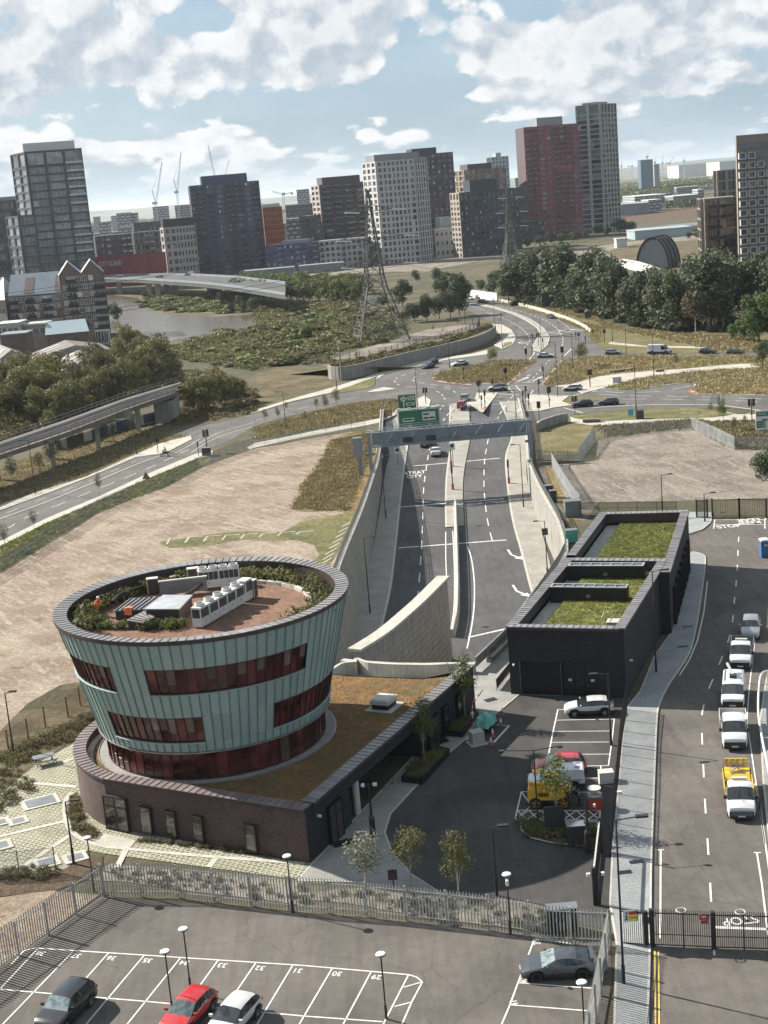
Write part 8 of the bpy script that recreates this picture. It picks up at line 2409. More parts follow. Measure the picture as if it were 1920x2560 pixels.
for i,(b_,t_)in enumerate((((65,1105),(55,1000)),((145,1080),(140,985)),((395,1010),(385,930)),((455,1035),(440,905)),((525,1000),(515,870)),((320,1090),(315,1010)),((200,1015),(195,950)))):young(1+i%2,z5,b_,t_,'spindly sapling in the dry verge beside the left road',.9,group='saplings in the dry verge')
for b_,t_,lab in(((1065,590),(1050,490),'small round tree on the plaza behind the bench'),((1285,880),(1270,800),'left small tree in the verge by the right road'),((1440,1010),(1435,895),'left of two small conifers by the white sign'),((1510,960),(1505,880),'right of two small conifers by the white sign'),((1350,970),(1350,760),'tall thin birch by the end of the pale palisade'),((1370,975),(1372,770),'second tall thin birch by the end of the pale palisade')):young(2,z6,b_,t_,lab,1.0 if 'thin' not in lab else .5)
young(2,z5,(655,680),(640,620),'left sapling along the pylon fence');young(2,z5,(475,700),(470,640),'sapling at the near end of the pylon fence');young(2,z5,(1150,500),(1145,450),'sapling in the middle of the pylon fence')
RS=[bush_proto('roof_shrub','shrub planted inside the parapet of the drum roof','shrub',m,170+k,n=520,s=.085,lobes=8,group='shrubs round the drum roof')for k,m in enumerate(('leaf_olive','leaf_mid','leaf_olive'))]
for k in range(74):
 d_=k*360/74
 if 22<d_<52 and k%2:continue
 if 300<d_<350:pass
 th=radians(d_+rt.uniform(-2,2));r_=rt.uniform(9.4,10.3)
 h_=rt.uniform(1.1,1.9)if not(200<d_<310)else rt.uniform(.55,1.0)
 plant(RS[k%3],(CX+r_*cos(th),CY+r_*sin(th),ZR),h_,1.0,rt.uniform(.75,1.0))
for q in((230,420),(260,450),(300,470),(350,480),(215,390),(430,480),(560,485),(600,470),(680,480),(740,470),(1430,240),(1440,290),(1400,200)):
 p=R1(*q);plant(RS[1],(p.x,p.y,ZR),rt.uniform(.8,1.5),1.0,.8)
GB=[bush_proto('bedding_plant','low tufted plant in the planting beds','plant',m,190+k,n=260,s=.10,lobes=6,group='low plants in the beds',flat=.8,stems=False)for k,m in enumerate(('leaf_olive','leaf_brown','leaf_mid','leaf_silver'))]
def fill(P,n,h0,h1,z=.05,mix_=(0,1,2),mind=.3,sx=(.8,1.3)):
 for i,(x,y)in enumerate(scatter(P,n,rt,mind)):plant(GB[rt.choice(mix_)],(x,y,z),rt.uniform(h0,h1),1.0,rt.uniform(*sx))
fill(PL1[1],20,.35,.6,.5,(0,2));fill(PL2[1],12,.35,.6,.5,(0,2,1));fill(BEDP,34,.4,.9,.1,(0,1,2))
fill([c6.g(x,y)for x,y in((745,580),(900,592),(1300,640),(1640,690),(1640,675),(1400,640),(1100,603),(800,565))],26,.3,.55,.06,(0,1,3))
fill([q4.g(x,y)for x,y in((760,1180),(800,1300),(860,1500),(960,1620),(900,1650),(800,1630),(710,1540),(670,1400),(690,1260))],26,.35,.6,.06,(1,1,0))
fill([q4.g(x,y)for x,y in((-50,1000),(150,960),(320,1080),(300,1200),(120,1330),(-50,1420))],30,.3,.7,.05,(1,1,0),.7)
fill([q4.g(x,y)for x,y in((-50,860),(300,700),(600,560),(900,420),(950,480),(780,620),(400,800),(120,950))],52,.35,.9,.05,(1,1,1,0),.6)
fill([q4.g(x,y)for x,y in((-50,1960),(300,1930),(600,1960),(500,2060),(300,2060),(-50,2060))],26,.3,.6,.05,(1,3,0),.4)
fill([c6.g(x,y)for x,y in((480,790),(700,800),(1000,845),(1500,905),(1659,930),(1659,830),(1200,780),(900,750),(600,720))],44,.2,.5,.05,(3,0,3),.45)
fill([c7.g(x,y)for x,y in((0,570),(400,610),(900,700),(1390,760),(1600,775),(1600,660),(1400,620),(1000,570),(700,530),(300,540))],50,.2,.5,.05,(3,0,2,3),.4)
PLZ=[(p.x,p.y)for p in pts(z6,[(270,690),(460,740),(640,690),(830,640),(1100,605),(1400,578),(1600,575),(1540,540),(1380,550),(1100,578),(940,585),(700,606),(560,625),(460,655)])]
def tufts(name,P,n,h0,h1,m,z=.05,w=.035,seed=1,clump=5,spread=.18):
 r=random.Random(seed);mb=MB()
 zz=z if callable(z)else(lambda x,y:z)
 for(x,y)in scatter(P,n,r):
  if inpoly(x,y,PLZ):continue
  for k in range(clump):
   a=r.uniform(0,2*pi);px_,py_=x+r.gauss(0,spread),y+r.gauss(0,spread)
   h_=r.uniform(h0,h1);lx,ly=cos(a)*h_*.45,sin(a)*h_*.45;ww=w*r.uniform(.7,1.4)
   i=len(mb.v);zb_2=zz(px_,py_)
   mb.v+=[(px_-ww*sin(a),py_+ww*cos(a),zb_2),(px_+ww*sin(a),py_-ww*cos(a),zb_2),(px_+lx,py_+ly,zb_2+h_)]
   mb.f.append((i,i+1,i+2));mb.mi.append(0);mb.uv+=[(0,0)]*3
 o=mb.bd(name,M_[m]);o['kind']='stuff'
 return o
def cover(name,P,n,s,m,h1,seed,z=.0):
 r=random.Random(seed);mb=MB()
 for x,y in scatter(P,n,r):
  w_=r.uniform(.6,1.5);leaves(mb,(x,y,z+h1*.3*w_),(h1*1.3*w_,h1*1.3*w_,h1*.6*w_),13,s,r)
 o=mb.bd(name,M_[m]);o['kind']='stuff';return o
cover('low_scrub',HP,2000,.34,'leaf_brown',1.1,51);cover('low_scrub',HP,1700,.34,'leaf_olive',1.3,52);cover('low_scrub',HP,1200,.36,'leaf_mid',1.6,53)
UW=[zl.g(*q)for q in((-200,700),(0,640),(420,560),(760,430),(1000,330),(1180,370),(1150,460),(800,560),(400,690),(0,790),(-200,850))]
cover('undergrowth',UW,900,.38,'leaf_olive',1.9,54);cover('undergrowth',UW,700,.38,'leaf_brown',1.6,55)
cover('undergrowth',[h3.g(*q)for q in((-50,1350),(500,1420),(1000,1530),(1450,1520),(1700,1500),(1700,1380),(1000,1400),(500,1330),(-50,1280))],500,.45,'leaf_dark',2.4,56)
cover('dead_grass',scr,500,.3,'leaf_brown',.6,57);cover('dead_grass',bank,500,.28,'leaf_brown',.7,58,2.0)
tufts('grass',[(p.x,p.y)for p in q1g],1500,.08,.25,'green_blades',5.42,.03,2,5,.12)
tufts('grass',[(p.x,p.y)for p in q2g],2600,.08,.26,'green_blades',5.42,.03,3,5,.12)
tufts('grass',[(p[0],p[1])for p in roofpoly],1500,.04,.12,'grass_blades',3.48,.03,4,5,.15)
tufts('dry_grass',[(p.x,p.y)for p in g]if False else[(p[0],p[1])for p in pts(z5,[(480,1195),(740,1145),(760,1230),(690,1430),(600,1659),(230,1640),(300,1500),(440,1300)])],3000,.15,.4,'grass_blades',.03,.08,5,6,.35)
tufts('dry_grass',[(p[0],p[1])for p in isl],1500,.2,.6,'grass_blades',.15,.12,6,6,.5)
tufts('dry_grass',[(p[0],p[1])for p in isl2],3500,.2,.6,'grass_blades',.15,.14,7,6,.6)
tufts('dry_grass',[(p.x,p.y)for p in pts(z5,[(0,1120),(380,1012),(560,968),(800,938),(910,932),(916,985),(850,1040),(600,1088),(0,1190)])],1800,.2,.6,'grass_blades',.1,.12,8,6,.5)
tufts('dry_grass',[(p.x,p.y)for p in pts(zl,[(-600,1430),(-600,1150),(0,960),(360,830),(700,720),(1000,690),(1235,752),(1050,798),(560,1018),(0,1200)])],2200,.15,.5,'grass_blades',.03,.1,9,6,.4)
tufts('dry_grass',[(p.x,p.y)for p in pts(zl,[(0,1472),(310,1315),(650,1170),(960,1030),(1280,900),(1300,955),(1080,1080),(620,1256),(270,1470),(0,1640)])],2200,.12,.4,'green_blades',.03,.07,10,5,.3)
tufts('dry_grass',[(p.x,p.y)for p in pts(z6,[(540,945),(900,925),(1160,905),(1300,920),(1700,910),(1700,1100),(1450,1095),(1160,960),(900,985),(640,1020)])],1500,.2,.5,'grass_blades',.03,.1,12,6,.5)
tufts('dry_grass',[(p.x,p.y)for p in pts(s8,[(620,300),(1260,370),(1659,440),(1659,740),(1500,590),(1200,470)])+pts(n6,[(1300,78),(1700,70),(1500,-60),(400,-140)])],2200,.2,.6,'grass_blades',.03,.2,13,6,.8)
# -- the river and the city beyond
T1=Z(0,480,5.184);T2=Z(460,420,5.184);T3=Z(1290,240,5.925);T4=Z(1700,300,6.145);T5=Z(760,360,4.1475);T6=Z(1120,380,4.535)
T7=Z(200,480,5.184);T8=Z(1540,370,5.184);a1=Z(640,320,2.592);a5=Z(0,640,5.184)
lay('river',[at(*q)for q in(a0(-300,1150),a0(690,1075),a0(900,1105),a0(960,1182),a0(1130,1212),a0(1400,1224),a0(1659,1212),z5(150,395),z5(128,470),z5(0,492),a0(1500,1325),a0(1350,1335),a0(1100,1380),a0(950,1350),a0(800,1300),a0(700,1340),a0(-300,1400))],'river_water',.04)
lay('mud_bank',[a0.g(*q)for q in((690,1040),(930,1050),(1400,1075),(1659,1130),(1659,1212),(1400,1224),(1130,1212),(960,1182),(900,1105),(690,1075))],'scrub_ground',.05)
lay('far_bank',[a1.g(*q)for q in((-100,960),(600,950),(900,930),(1100,930),(1400,870),(1659,850),(1659,790),(1100,850),(600,900),(-100,930))],'gravel',.03)
lay('open_ground',[h3.g(*q)for q in((0,1080),(0,1040),(400,1000),(700,950),(1230,900),(1300,1000),(1100,1040),(640,1050),(400,1060))],'gravel',.035)
lay('rough_grass',[h3.g(*q)for q in((600,1010),(800,960),(1230,930),(1400,960),(1400,1060),(1100,1090),(700,1060))],'scrub_ground',.045)
paving('far_facade',(.30,.29,.27),(.24,.235,.23),5.5,3.4,(.07,.08,.09),.8,.9)
paving('far_facade_pale',(.40,.39,.37),(.35,.345,.34),6,3.2,(.10,.11,.13),.8,.8)
paving('far_facade_brown',(.17,.125,.105),(.13,.10,.09),5.5,3.4,(.06,.06,.065),.8,1.0)
mat('navy_frame',(.022,.030,.042),.5,0,.12,.05);mat('blue_clad',(.030,.038,.085),.55,0,.15,.05);mat('blue_low',(.045,.045,.135),.55,0,.15,.05);mat('red_clad',(.20,.018,.03),.55,0,.15,.05)
mat('white_clad',(.36,.355,.355),.6,0,.08,.05);mat('cream_clad',(.30,.275,.265),.6,0,.08,.05);mat('plum_brick',(.060,.042,.050),.75,0,.15,.05);mat('pale_grey_clad',(.30,.31,.29),.6,0,.08,.05)
mat('ochre_brick',(.21,.135,.075),.75,0,.12,.05);mat('beige_brick',(.19,.16,.13),.75,0,.1,.05);mat('stone_and_sunlit',(.27,.23,.20),.7,0,.1,.05);mat('orange_fins',(.36,.085,.03),.6,0,.15,.05);mat('teal_clad',(.27,.34,.36),.5,0,.1,.05)
mat('roof_grey',(.20,.215,.23),.6,.2,.15,.05);mat('slate',(.17,.20,.24),.5,.2,.12,.1);mat('warehouse_roof',(.115,.098,.086),.8,0,.2,.15);mat('red_hoarding',(.21,.018,.026),.55,0,.12,.08);mat('far_white',(.46,.46,.455),.6,0,.08,.02);mat('far_blue',(.07,.12,.17),.4,0,.1,.02)
glass('win_dark',(.028,.034,.042),.06,.5,.08,.8)
glass('win_mid',(.10,.115,.13),.10,.5,.15,.8)
glass('win_lit',(.30,.30,.30),.35,.3,.2,.4)
WIN={}
def window_mesh(w,h,kind,fr):
 key=(round(w,2),round(h,2),kind,fr)
 if key not in WIN:
  mb=MB();mb.cur=0
  n=2 if w<3.2 else 3
  mb.poly([(-w/2,0,-h/2),(w/2,0,-h/2),(w/2,0,h/2),(-w/2,0,h/2)])
  mb.cur=1;t=.07
  for k in range(n+1):
   x=-w/2+w*k/n;mb.box(x-t,-.07,-h/2,x+t,-.01,h/2,'tbk')
  mb.box(-w/2,-.07,h/2-.12,w/2,-.01,h/2,'lrk');mb.box(-w/2,-.09,-h/2,w/2,-.01,-h/2+.14,'lrk')
  if kind=='win_half':
   mb.cur=2;mb.poly([(-w/2+t,-.015,-h/2+.1),(-w/2+w/n,-.015,-h/2+.1),(-w/2+w/n,-.015,h/2-.1),(-w/2+t,-.015,h/2-.1)])
  WIN[key]=mb.mesh('window',[M_['win_dark' if kind=='win_half' else kind],M_[fr],M_.win_lit])
 return WIN[key]
def balcony_mesh(w,d,m):
 key=('b',round(w,2),d,m)
 if key not in WIN:
  mb=MB();mb.box(-w/2,-d,-.12,w/2,0,.06)
  for x0,y0,x1,y1 in((-w/2,-d,w/2,-d+.05),(-w/2,-d,-w/2+.05,0),(w/2-.05,-d,w/2,0)):mb.box(x0,y0,.12,x1,y1,1.1)
  WIN[key]=mb.mesh('balcony',M_[m])
 return WIN[key]
def facade(root,P,Q,z0,z1,floors,bays,wall,pier=.35,span=.35,dep=.45,mix_=(.5,.3,.2),fr='dark_metal',balc=None,bcols=(),bd=1.3,topx=1.0,widths=None,skipwin=None):
 """P to Q left to right seen from outside; frame of piers and spandrels proud of recessed windows"""
 P=V_((P[0],P[1]));Q=V_((Q[0],Q[1]));L=(Q-P).length;t=(Q-P)/L;n=V_((t.y,-t.x))
 rot=atan2(t.y,t.x)
 ws=widths or[1.0]*bays;tot=sum(ws);xs=[.0]
 for w in ws:xs.append(xs[-1]+L*w/tot)
 fh=(z1-z0)/(floors+topx-1);zs=[z0+fh*k for k in range(floors)]+[z1]
 loc0=root.location
 mb=MB()
 def bx(u0,u1,za,zb,d0,d1):
  a0_,b0_=P+t*u0+n*d1,P+t*u1+n*d1;a1_,b1_=P+t*u0+n*d0,P+t*u1+n*d0
  mb.hexa([(a0_.x,a0_.y,za),(b0_.x,b0_.y,za),(b1_.x,b1_.y,za),(a1_.x,a1_.y,za),(a0_.x,a0_.y,zb),(b0_.x,b0_.y,zb),(b1_.x,b1_.y,zb),(a1_.x,a1_.y,zb)],'k')
 bw0=L/bays
 for i in range(bays+1):
  pw=pier*(ws[min(i,bays-1)]/tot*L)*.5
  u0,u1=xs[i]-pw,xs[i]+pw
  bx(max(0,u0),min(L,u1),z0,z1,0,dep)
 for k in range(floors+1):
  sh=span*fh*.5
  za=zs[k]-sh if k else zs[k];zb=zs[k]+sh if k<floors else zs[k]
  if k==floors:za=zs[k]-sh*1.3
  bx(.02,L-.02,za,zb,0,dep-.06)
 f=mb.bd('facade_frame',M_[wall],root)
 for k in range(floors):
  for i in range(bays):
   if skipwin and skipwin(i,k):continue
   bw=xs[i+1]-xs[i];fhh=zs[k+1]-zs[k]
   kind=rg.choices(('win_dark','win_mid','win_half'),mix_)[0]
   me=window_mesh(bw*(1-pier)+.04,fhh*(1-span)+.04,kind,fr)
   c=P+t*(xs[i]+xs[i+1])/2+n*.06
   obj('window',me,root,(c.x-loc0.x,c.y-loc0.y,(zs[k]+zs[k+1])/2-loc0.z),rot)
   if balc and i in bcols and k>0 and rg.random()<.93:
    me=balcony_mesh(bw*(1-pier*.6),bd,balc)
    c=P+t*(xs[i]+xs[i+1])/2+n*(dep-.02)
    obj('balcony',me,root,(c.x-loc0.x,c.y-loc0.y,zs[k]+span*fh*.5-loc0.z),rot)
 return f
def tower(name,label,A,B,YA,YB,depth,wall,floors,bays,C=None,YC=None,side_bays=3,side_wall=None,pent=None,pent_m='roof_grey',zfix=None,skew=.0,right=False,core='dark_metal',fac=True,**kw):
 a=atY(*A,YA);b=atY(*B,YB);z1=(a.z+b.z)/2 if zfix is None else zfix
 a2,b2=V_((a.x,a.y)),V_((b.x,b.y));t=(b2-a2).normalized();back_=V_((-t.y,t.x))
 if C is not None:
  c=atY(*C,YC);c2=V_((c.x,c.y));dv_=(c2-a2)if not right else(c2-b2)
 else:dv_=back_*depth
 d2,e2=b2+dv_,a2+dv_
 root=thing(name,label,'building',((a2.x+b2.x)/2,(a2.y+b2.y)/2,0))
 mb=MB();mb.prism([(p.x,p.y)for p in(a2,b2,d2,e2)],0,z1-.3);mb.bd('walls',M_[core if side_wall is None else side_wall],root)
 if fac:facade(root,a2,b2,0,z1,floors,bays,wall,**kw)
 kw2=dict(kw);kw2.pop('widths',None);kw2.pop('skipwin',None)
 kw2['bcols']=()
 if C is not None and fac:
  if right:facade(root,b2,d2,0,z1,floors,side_bays,side_wall or wall,**kw2)
  else:facade(root,e2,a2,0,z1,floors,side_bays,side_wall or wall,**kw2)
 mb=MB();c_=(a2+b2+d2+e2)/4
 mb.sheet([(p.x,p.y)for p in(a2,b2,d2,e2)],z1-.15);mb.bd('roof',M_.roof_grey,root)
 if pent:
  u0,u1,hgt_p=pent
  p0,p1=a2.lerp(b2,u0)+dv_*.12,a2.lerp(b2,u1)+dv_*.12
  mb=MB();mb.prism([(p.x,p.y)for p in(p0,p1,p1+dv_*.65,p0+dv_*.65)],z1-.2,z1+hgt_p);mb.bd('plant_room',M_[pent_m],root)
 return root,a2,b2,z1
 # --- left towers
rt1,*_=tower('apartment_tower','dark navy framed glass tower at the far left',a0(163,152),a0(527,132),880,890,30,'navy_frame',17,3,C=a0(72,178),YC=905,side_bays=2,pier=.16,span=.26,dep=.8,mix_=(.1,.85,.05),pent=(.0,.92,5),pent_m='far_white',balc='steel_pale',bcols=(2,),topx=1.9,fr='steel_pale')
tower('apartment_tower','lower navy framed wing against the left of the dark tower',a0(120,566),a0(228,560),862,866,20,'navy_frame',8,1,C=a0(42,590),YC=880,side_bays=2,pier=.2,span=.28,dep=.7,mix_=(.1,.85,.05),fr='steel_pale')
tower('apartment_tower','navy glass block cut by the left picture edge',a0(-180,492),a0(120,460),960,968,25,'navy_frame',9,5,pier=.16,span=.3,dep=.6,mix_=(.3,.65,.05),pent=(.3,1,2.5))
tower('apartment_tower','blue black apartment tower in the left middle of the skyline',T2(68,236),T2(968,156),955,962,26,'blue_clad',18,8,pier=.42,span=.42,dep=.6,mix_=(.45,.2,.35),pent=(.18,.84,5.5),pent_m='blue_clad',balc='dark_metal',bcols=(0,1,4,5,7),widths=[.8,1,1.3,1.1,1.2,1.2,1.0,1.0],skipwin=lambda i,k:i==2 and k<16)
tower('office_building','pale grey office block with square windows beside the blue black tower',T7(1085,455),T7(1485,432),925,935,18,'cream_clad',7,8,C=T7(1042,468),YC=938,side_bays=1,pier=.42,span=.42,dep=.5,mix_=(.85,.1,.05),pent=(.0,1,5),pent_m='dark_metal',widths=[1.7,1.7,1,1,1,1,1,1])
tower('apartment_block','brown balcony block behind the red hoarding',T7(190,575),T7(662,536),1000,1006,20,'plum_brick',7,7,pier=.5,span=.45,dep=.5,mix_=(.5,.3,.2),balc='off_white',bcols=(2,5,6))
tower('apartment_block','brown block with a cream sunlit bay right of the brown balcony block',T7(690,545),T7(1075,470),1030,1035,20,'beige_brick',7,6,pier=.4,span=.4,dep=.5,balc='off_white',bcols=(2,3,5))
tower('apartment_block','dark slab block further behind the red hoarding',T7(688,405),T7(1040,372),1200,1205,20,'plum_brick',10,7,pier=.5,span=.5,dep=.4)
tower('office_building','orange finned building with a white roof',T2(1012,515),T2(1262,492),1010,1015,30,'orange_fins',10,13,pier=.5,span=.2,dep=.7,mix_=(.9,.1,0),pent=(.05,1,2.2),pent_m='far_white')
tower('apartment_block','long low violet blue apartment block',T2(1050,1002),a1(405,737),925,918,20,'blue_low',5,9,pier=.45,span=.42,dep=.5,mix_=(.5,.3,.2),balc='grey_metal',bcols=(2,5,8),pent=(.3,.8,2))
tower('apartment_block','low cream block at the foot of the plum brick tower',T5(152,1012),T5(650,962),905,905,20,'cream_clad',5,9,pier=.42,span=.42,dep=.5,mix_=(.7,.1,.2),balc='plum_brick',bcols=(0,4,7))
tower('apartment_tower','plum brick tower with balconies left of the white tower',T5(162,432),T5(640,376),960,965,26,'plum_brick',15,4,C=T5(80,440),YC=985,side_bays=2,side_wall='stone_and_sunlit',pier=.3,span=.42,dep=.7,mix_=(.4,.4,.2),balc='dark_metal',bcols=(0,1,2,3),pent=(.08,.9,4.5),pent_m='plum_brick')  # left side coloured pale to paint the sunlight on its brick
tower('apartment_block','low plum brick wing left of the plum tower',T5(50,742),T5(172,732),945,948,20,'plum_brick',8,2,pier=.4,span=.45,dep=.5)
tower('apartment_tower','white gridded apartment tower in the middle of the skyline',T5(745,185),T5(1135,146),900,905,24,'white_clad',17,8,C=T5(605,190),YC=925,side_bays=3,pier=.38,span=.36,dep=.6,mix_=(.35,.25,.4),pent=(0,1.2,4),pent_m='roof_grey',widths=[1.3,1,1,1,1,1,1,1.4],side_wall='white_clad')
tower('apartment_tower','narrow banded end bay of the white gridded tower',T5(1138,148),T5(1262,141),906,918,14,'white_clad',17,5,pier=.42,span=.2,dep=.6,mix_=(.8,.1,.1))
tower('apartment_tower','dark plum tower behind the white tower',T5(1130,118),T5(1540,76),985,990,26,'plum_brick',19,7,pier=.42,span=.42,dep=.6,mix_=(.4,.15,.45),pent=(0,.62,4),pent_m='navy_frame')
tower('apartment_tower','ochre brick tower with tall framed bays',T6(192,207),T6(652,166),1080,1085,24,'ochre_brick',14,6,C=T6(62,216),YC=1105,side_bays=2,pier=.28,span=.3,dep=.8,mix_=(.4,.2,.4),pent=(.1,.7,4),pent_m='plum_brick')
tower('apartment_tower','dark navy apartment slab in front of the ochre tower',T6(128,462),T6(803,402),915,920,22,'navy_frame',12,13,C=T6(25,482),YC=932,side_bays=3,side_wall='stone_and_sunlit',pier=.42,span=.42,dep=.5,mix_=(.5,.15,.35),pent=(.2,.66,7),pent_m='navy_frame',topx=1.6)  # left side coloured paler than the navy front
tower('far_tower','pale teal tower far behind the ochre tower',T6(490,60),T6(684,42),1500,1502,25,'teal_clad',18,5,pier=.4,span=.4,dep=.4,mix_=(.2,.8,0),pent=(.3,.6,4),pent_m='teal_clad')
tower('small_building','small white cube building by the white tower',T5(1352,890),T5(1545,865),940,942,12,'far_white',3,4,pier=.6,span=.6,dep=.3,mix_=(.9,.1,0))
tower('small_building','pale blank block behind the small white building',T5(1412,758),T5(1538,752),955,957,12,'teal_clad',1,1,pier=.98,span=.9,dep=.2)
# --- right towers
tower('apartment_tower','red framed apartment tower on the right of the skyline',T3(106,466),T3(916,402),1075,1080,26,'red_clad',23,8,pier=.36,span=.38,dep=.6,mix_=(.5,.4,.1),core='plum_brick',pent=(.27,.74,6),pent_m='roof_grey',balc='plum_brick',bcols=(0,1,4,5,6),widths=[1.1,1,1.1,1,1,1,1,1])
tower('apartment_block','low red framed block at the foot of the red tower',T3(-330,1880),T3(420,1850),1060,1060,20,'plum_brick',4,8,pier=.3,span=.3,dep=.5,mix_=(.5,.1,.4))
tower('apartment_tower','tall pale grey tower beside the red tower',T3(878,152),T3(1240,108),1120,1112,26,'pale_grey_clad',25,2,C=T3(1476,122),YC=1128,right=True,side_bays=5,pier=.22,span=.20,dep=.7,mix_=(.35,.6,.05),pent=(.2,.8,1.5),topx=1.9)
STONE=tower('apartment_tower','stone faced tower with white framed bay windows at the right edge',T4(862,232),T4(1700,172),600,606,20,'beige_brick',16,6,C=T4(845,236),YC=612,side_bays=1,side_wall='beige_brick',fac=False)
tower('apartment_block','beige balcony block left of the stone tower',T4(350,1215),T4(862,1165),628,632,22,'beige_brick',7,2,pier=.2,span=.16,dep=1.2,mix_=(.5,.45,.05),balc='dark_metal',bcols=(0,1),bd=1.8,topx=1.0,C=T4(300,1300),YC=650,side_bays=2)
tower('apartment_block','recessed upper storeys of the beige balcony block',T4(548,778),T4(845,752),655,657,20,'beige_brick',9,2,pier=.3,span=.2,dep=1.0,mix_=(.5,.45,.05),C=T4(540,780),YC=662,side_bays=1)
bm_=MB();W2,H2=3.3,2.7
for x0,z0,x1,z1_ in((-W2/2,-H2/2,-W2/2+.28,H2/2),(W2/2-.28,-H2/2,W2/2,H2/2),(-W2/2,-H2/2,W2/2,-H2/2+.32),(-W2/2,H2/2-.22,W2/2,H2/2)):bm_.box(x0,-1.2,z0,x1,0,z1_)
bm_.cur=1;bm_.poly([(-W2/2+.1,-.3,-H2/2+.1),(W2/2-.1,-.3,-H2/2+.1),(W2/2-.1,-.3,H2/2-.1),(-W2/2+.1,-.3,H2/2-.1)])
bmesh_=bm_.mesh('bay_window',[M_.far_white,M_.win_dark])
rtw=STONE[0];pa_,pb_,ztop_=STONE[1],STONE[2],STONE[3]
tt_=(pb_-pa_).normalized();nn_=V_((tt_.y,-tt_.x));Lw=(pb_-pa_).length;fh_=3.85;cw=4.15
for c in range(int(Lw/cw)):
 for k in range(int(ztop_/fh_)):
  zc=ztop_-fh_*(k+1.9)-1.2
  if zc<3 or k<(0,0,1,2,3,3,3,3)[min(c,7)]:continue
  q=pa_+tt_*(cw*(c+.5))+nn_*.02
  obj('bay_window',bmesh_,rtw,(q.x-rtw.location.x,q.y-rtw.location.y,zc),atan2(tt_.y,tt_.x))
for c in range(1,int(Lw/cw)+1):
 q=pa_+tt_*cw*c;zz_=ztop_-5-min(3,max(0,c-1))*fh_
 m2=MB();m2.bar((q.x+nn_.x*.25,q.y+nn_.y*.25,0),(q.x+nn_.x*.25,q.y+nn_.y*.25,zz_),.5,.5,(1,0,0));m2.bd('pilaster',M_.beige_brick,rtw)
for k in range(3):
 z0=ztop_-4.6-k*fh_;q0=pa_+tt_*(cw*(.05+k));q1=pb_
 m2=MB();m2.bar((q0.x+nn_.x*.2,q0.y+nn_.y*.2,z0),(q1.x+nn_.x*.2,q1.y+nn_.y*.2,z0),.5,2.2);m2.bd('terrace_glazing',M_.win_dark,rtw)
rh=thing('red_hoarding','long red hoarding wall with white CITY ISLAND lettering','hoarding',atY(*T7(700,950),915))
pa,pb=atY(*T7(195,840),920),atY(*T7(1105,778),912);zt_=(pa.z+pb.z)/2
for k in range(8):
 u0,u1=k/8,(k+1)/8;p,q=pa.lerp(pb,u0),pa.lerp(pb,u1);e=(q-p).normalized()*.06
 for z0,z1_ in((0,zt_*.34),(zt_*.34+.1,zt_*.64),(zt_*.64+.1,zt_)):
  Q1_('bar','panel','red_hoarding',rh,(p.x+e.x,p.y,(z0+z1_)/2),(q.x-e.x,q.y,(z0+z1_)/2),.5,z1_-z0)
cu=bpy.data.curves.new('t','FONT');cu.body='CITY ISLAND';cu.size=1;cu.extrude=.03;cu.offset=.02;cu.align_x='LEFT'
to=bpy.data.objects.new('t',cu);col.objects.link(to);dg=bpy.context.evaluated_depsgraph_get();dg.update();tme=bpy.data.meshes.new_from_object(to.evaluated_get(dg));bpy.data.objects.remove(to)
l0,l1=atY(*T7(246,968),918),atY(*T7(547,945),917);lt_=atY(*T7(244,905),918)
xsz=max(v.co.x for v in tme.vertices);wl_=(l1-l0).length;hl_=(lt_.z-l0.z)
Mx=Matrix.Translation(V_((l0.x,l0.y-.9,l0.z)))@Matrix.Rotation(atan2(l1.y-l0.y,l1.x-l0.x),4,'Z')@Matrix.Rotation(pi/2,4,'X')@Matrix.Diagonal((wl_/xsz,hl_/.70,1,1))
tme.transform(Mx);tme.transform(Matrix.Translation(-rh.location));tme.materials.clear();tme.materials.append(M_.far_white);obj('lettering',tme,rh)
for(q0,q1,h_,lab)in((T2(765,1335),T2(1425,1285),7,'grey ribbed shed wall by the bridge end'),(T2(1480,1265),a1(570,872),8,'long pale grey blank shed right of the ribbed wall')):
 p,q=atY(*q0,880),atY(*q1,884);root=thing('shed',lab,'shed',(p+q)/2)
 root.location.z=0
 z_=(p.z+q.z)/2
 Q1_('prism','walls','roof_grey',root,[(p.x,p.y),(q.x,q.y),(q.x,q.y+14),(p.x,p.y+14)],0,z_)
 n=22
 for k in range(n):
  mb=MB();u=k/n;x=p.x+(q.x-p.x)*u;y=p.y+(q.y-p.y)*u;mb.box(x,y-.3,.2,x+(q.x-p.x)/n*.45,y+.1,z_-.1);mb.bd('rib',M_.grey_metal,root)
  # --- bridge over the river
brd=thing('road_bridge','curving grey road bridge over the river on slender piers','bridge',at(*a0(1000,990),9))
brd.location.z=0
near=smln([at(*a0(*q),9.0)for q in((560,985),(690,982),(900,984),(1100,996),(1300,1010),(1500,1032),(1640,1052),(1850,1085))],5)
far__=smln([at(*a0(*q),9.0)for q in((560,966),(690,963),(900,956),(1100,953),(1300,958),(1500,970),(1640,985),(1850,1010))],5)
mb=MB();mb2=MB();mb3=MB()
for i in range(len(near)-1):
 a,b,c,d_=near[i],near[i+1],far__[i+1],far__[i]
 mb.hexa([(p.x,p.y,7.4)for p in(a,b,c,d_)]+[(p.x,p.y,9.0)for p in(a,b,c,d_)])
 mb2.bar((a.x,a.y,9.55),(b.x,b.y,9.55),.4,1.1);mb3.bar((d_.x,d_.y,9.55),(c.x,c.y,9.55),.4,1.1)
mb.bd('deck',M_.lane_asphalt,brd);mb2.bd('parapet',M_.gantry_grey,brd);mb3.bd('parapet',M_.gantry_grey,brd)
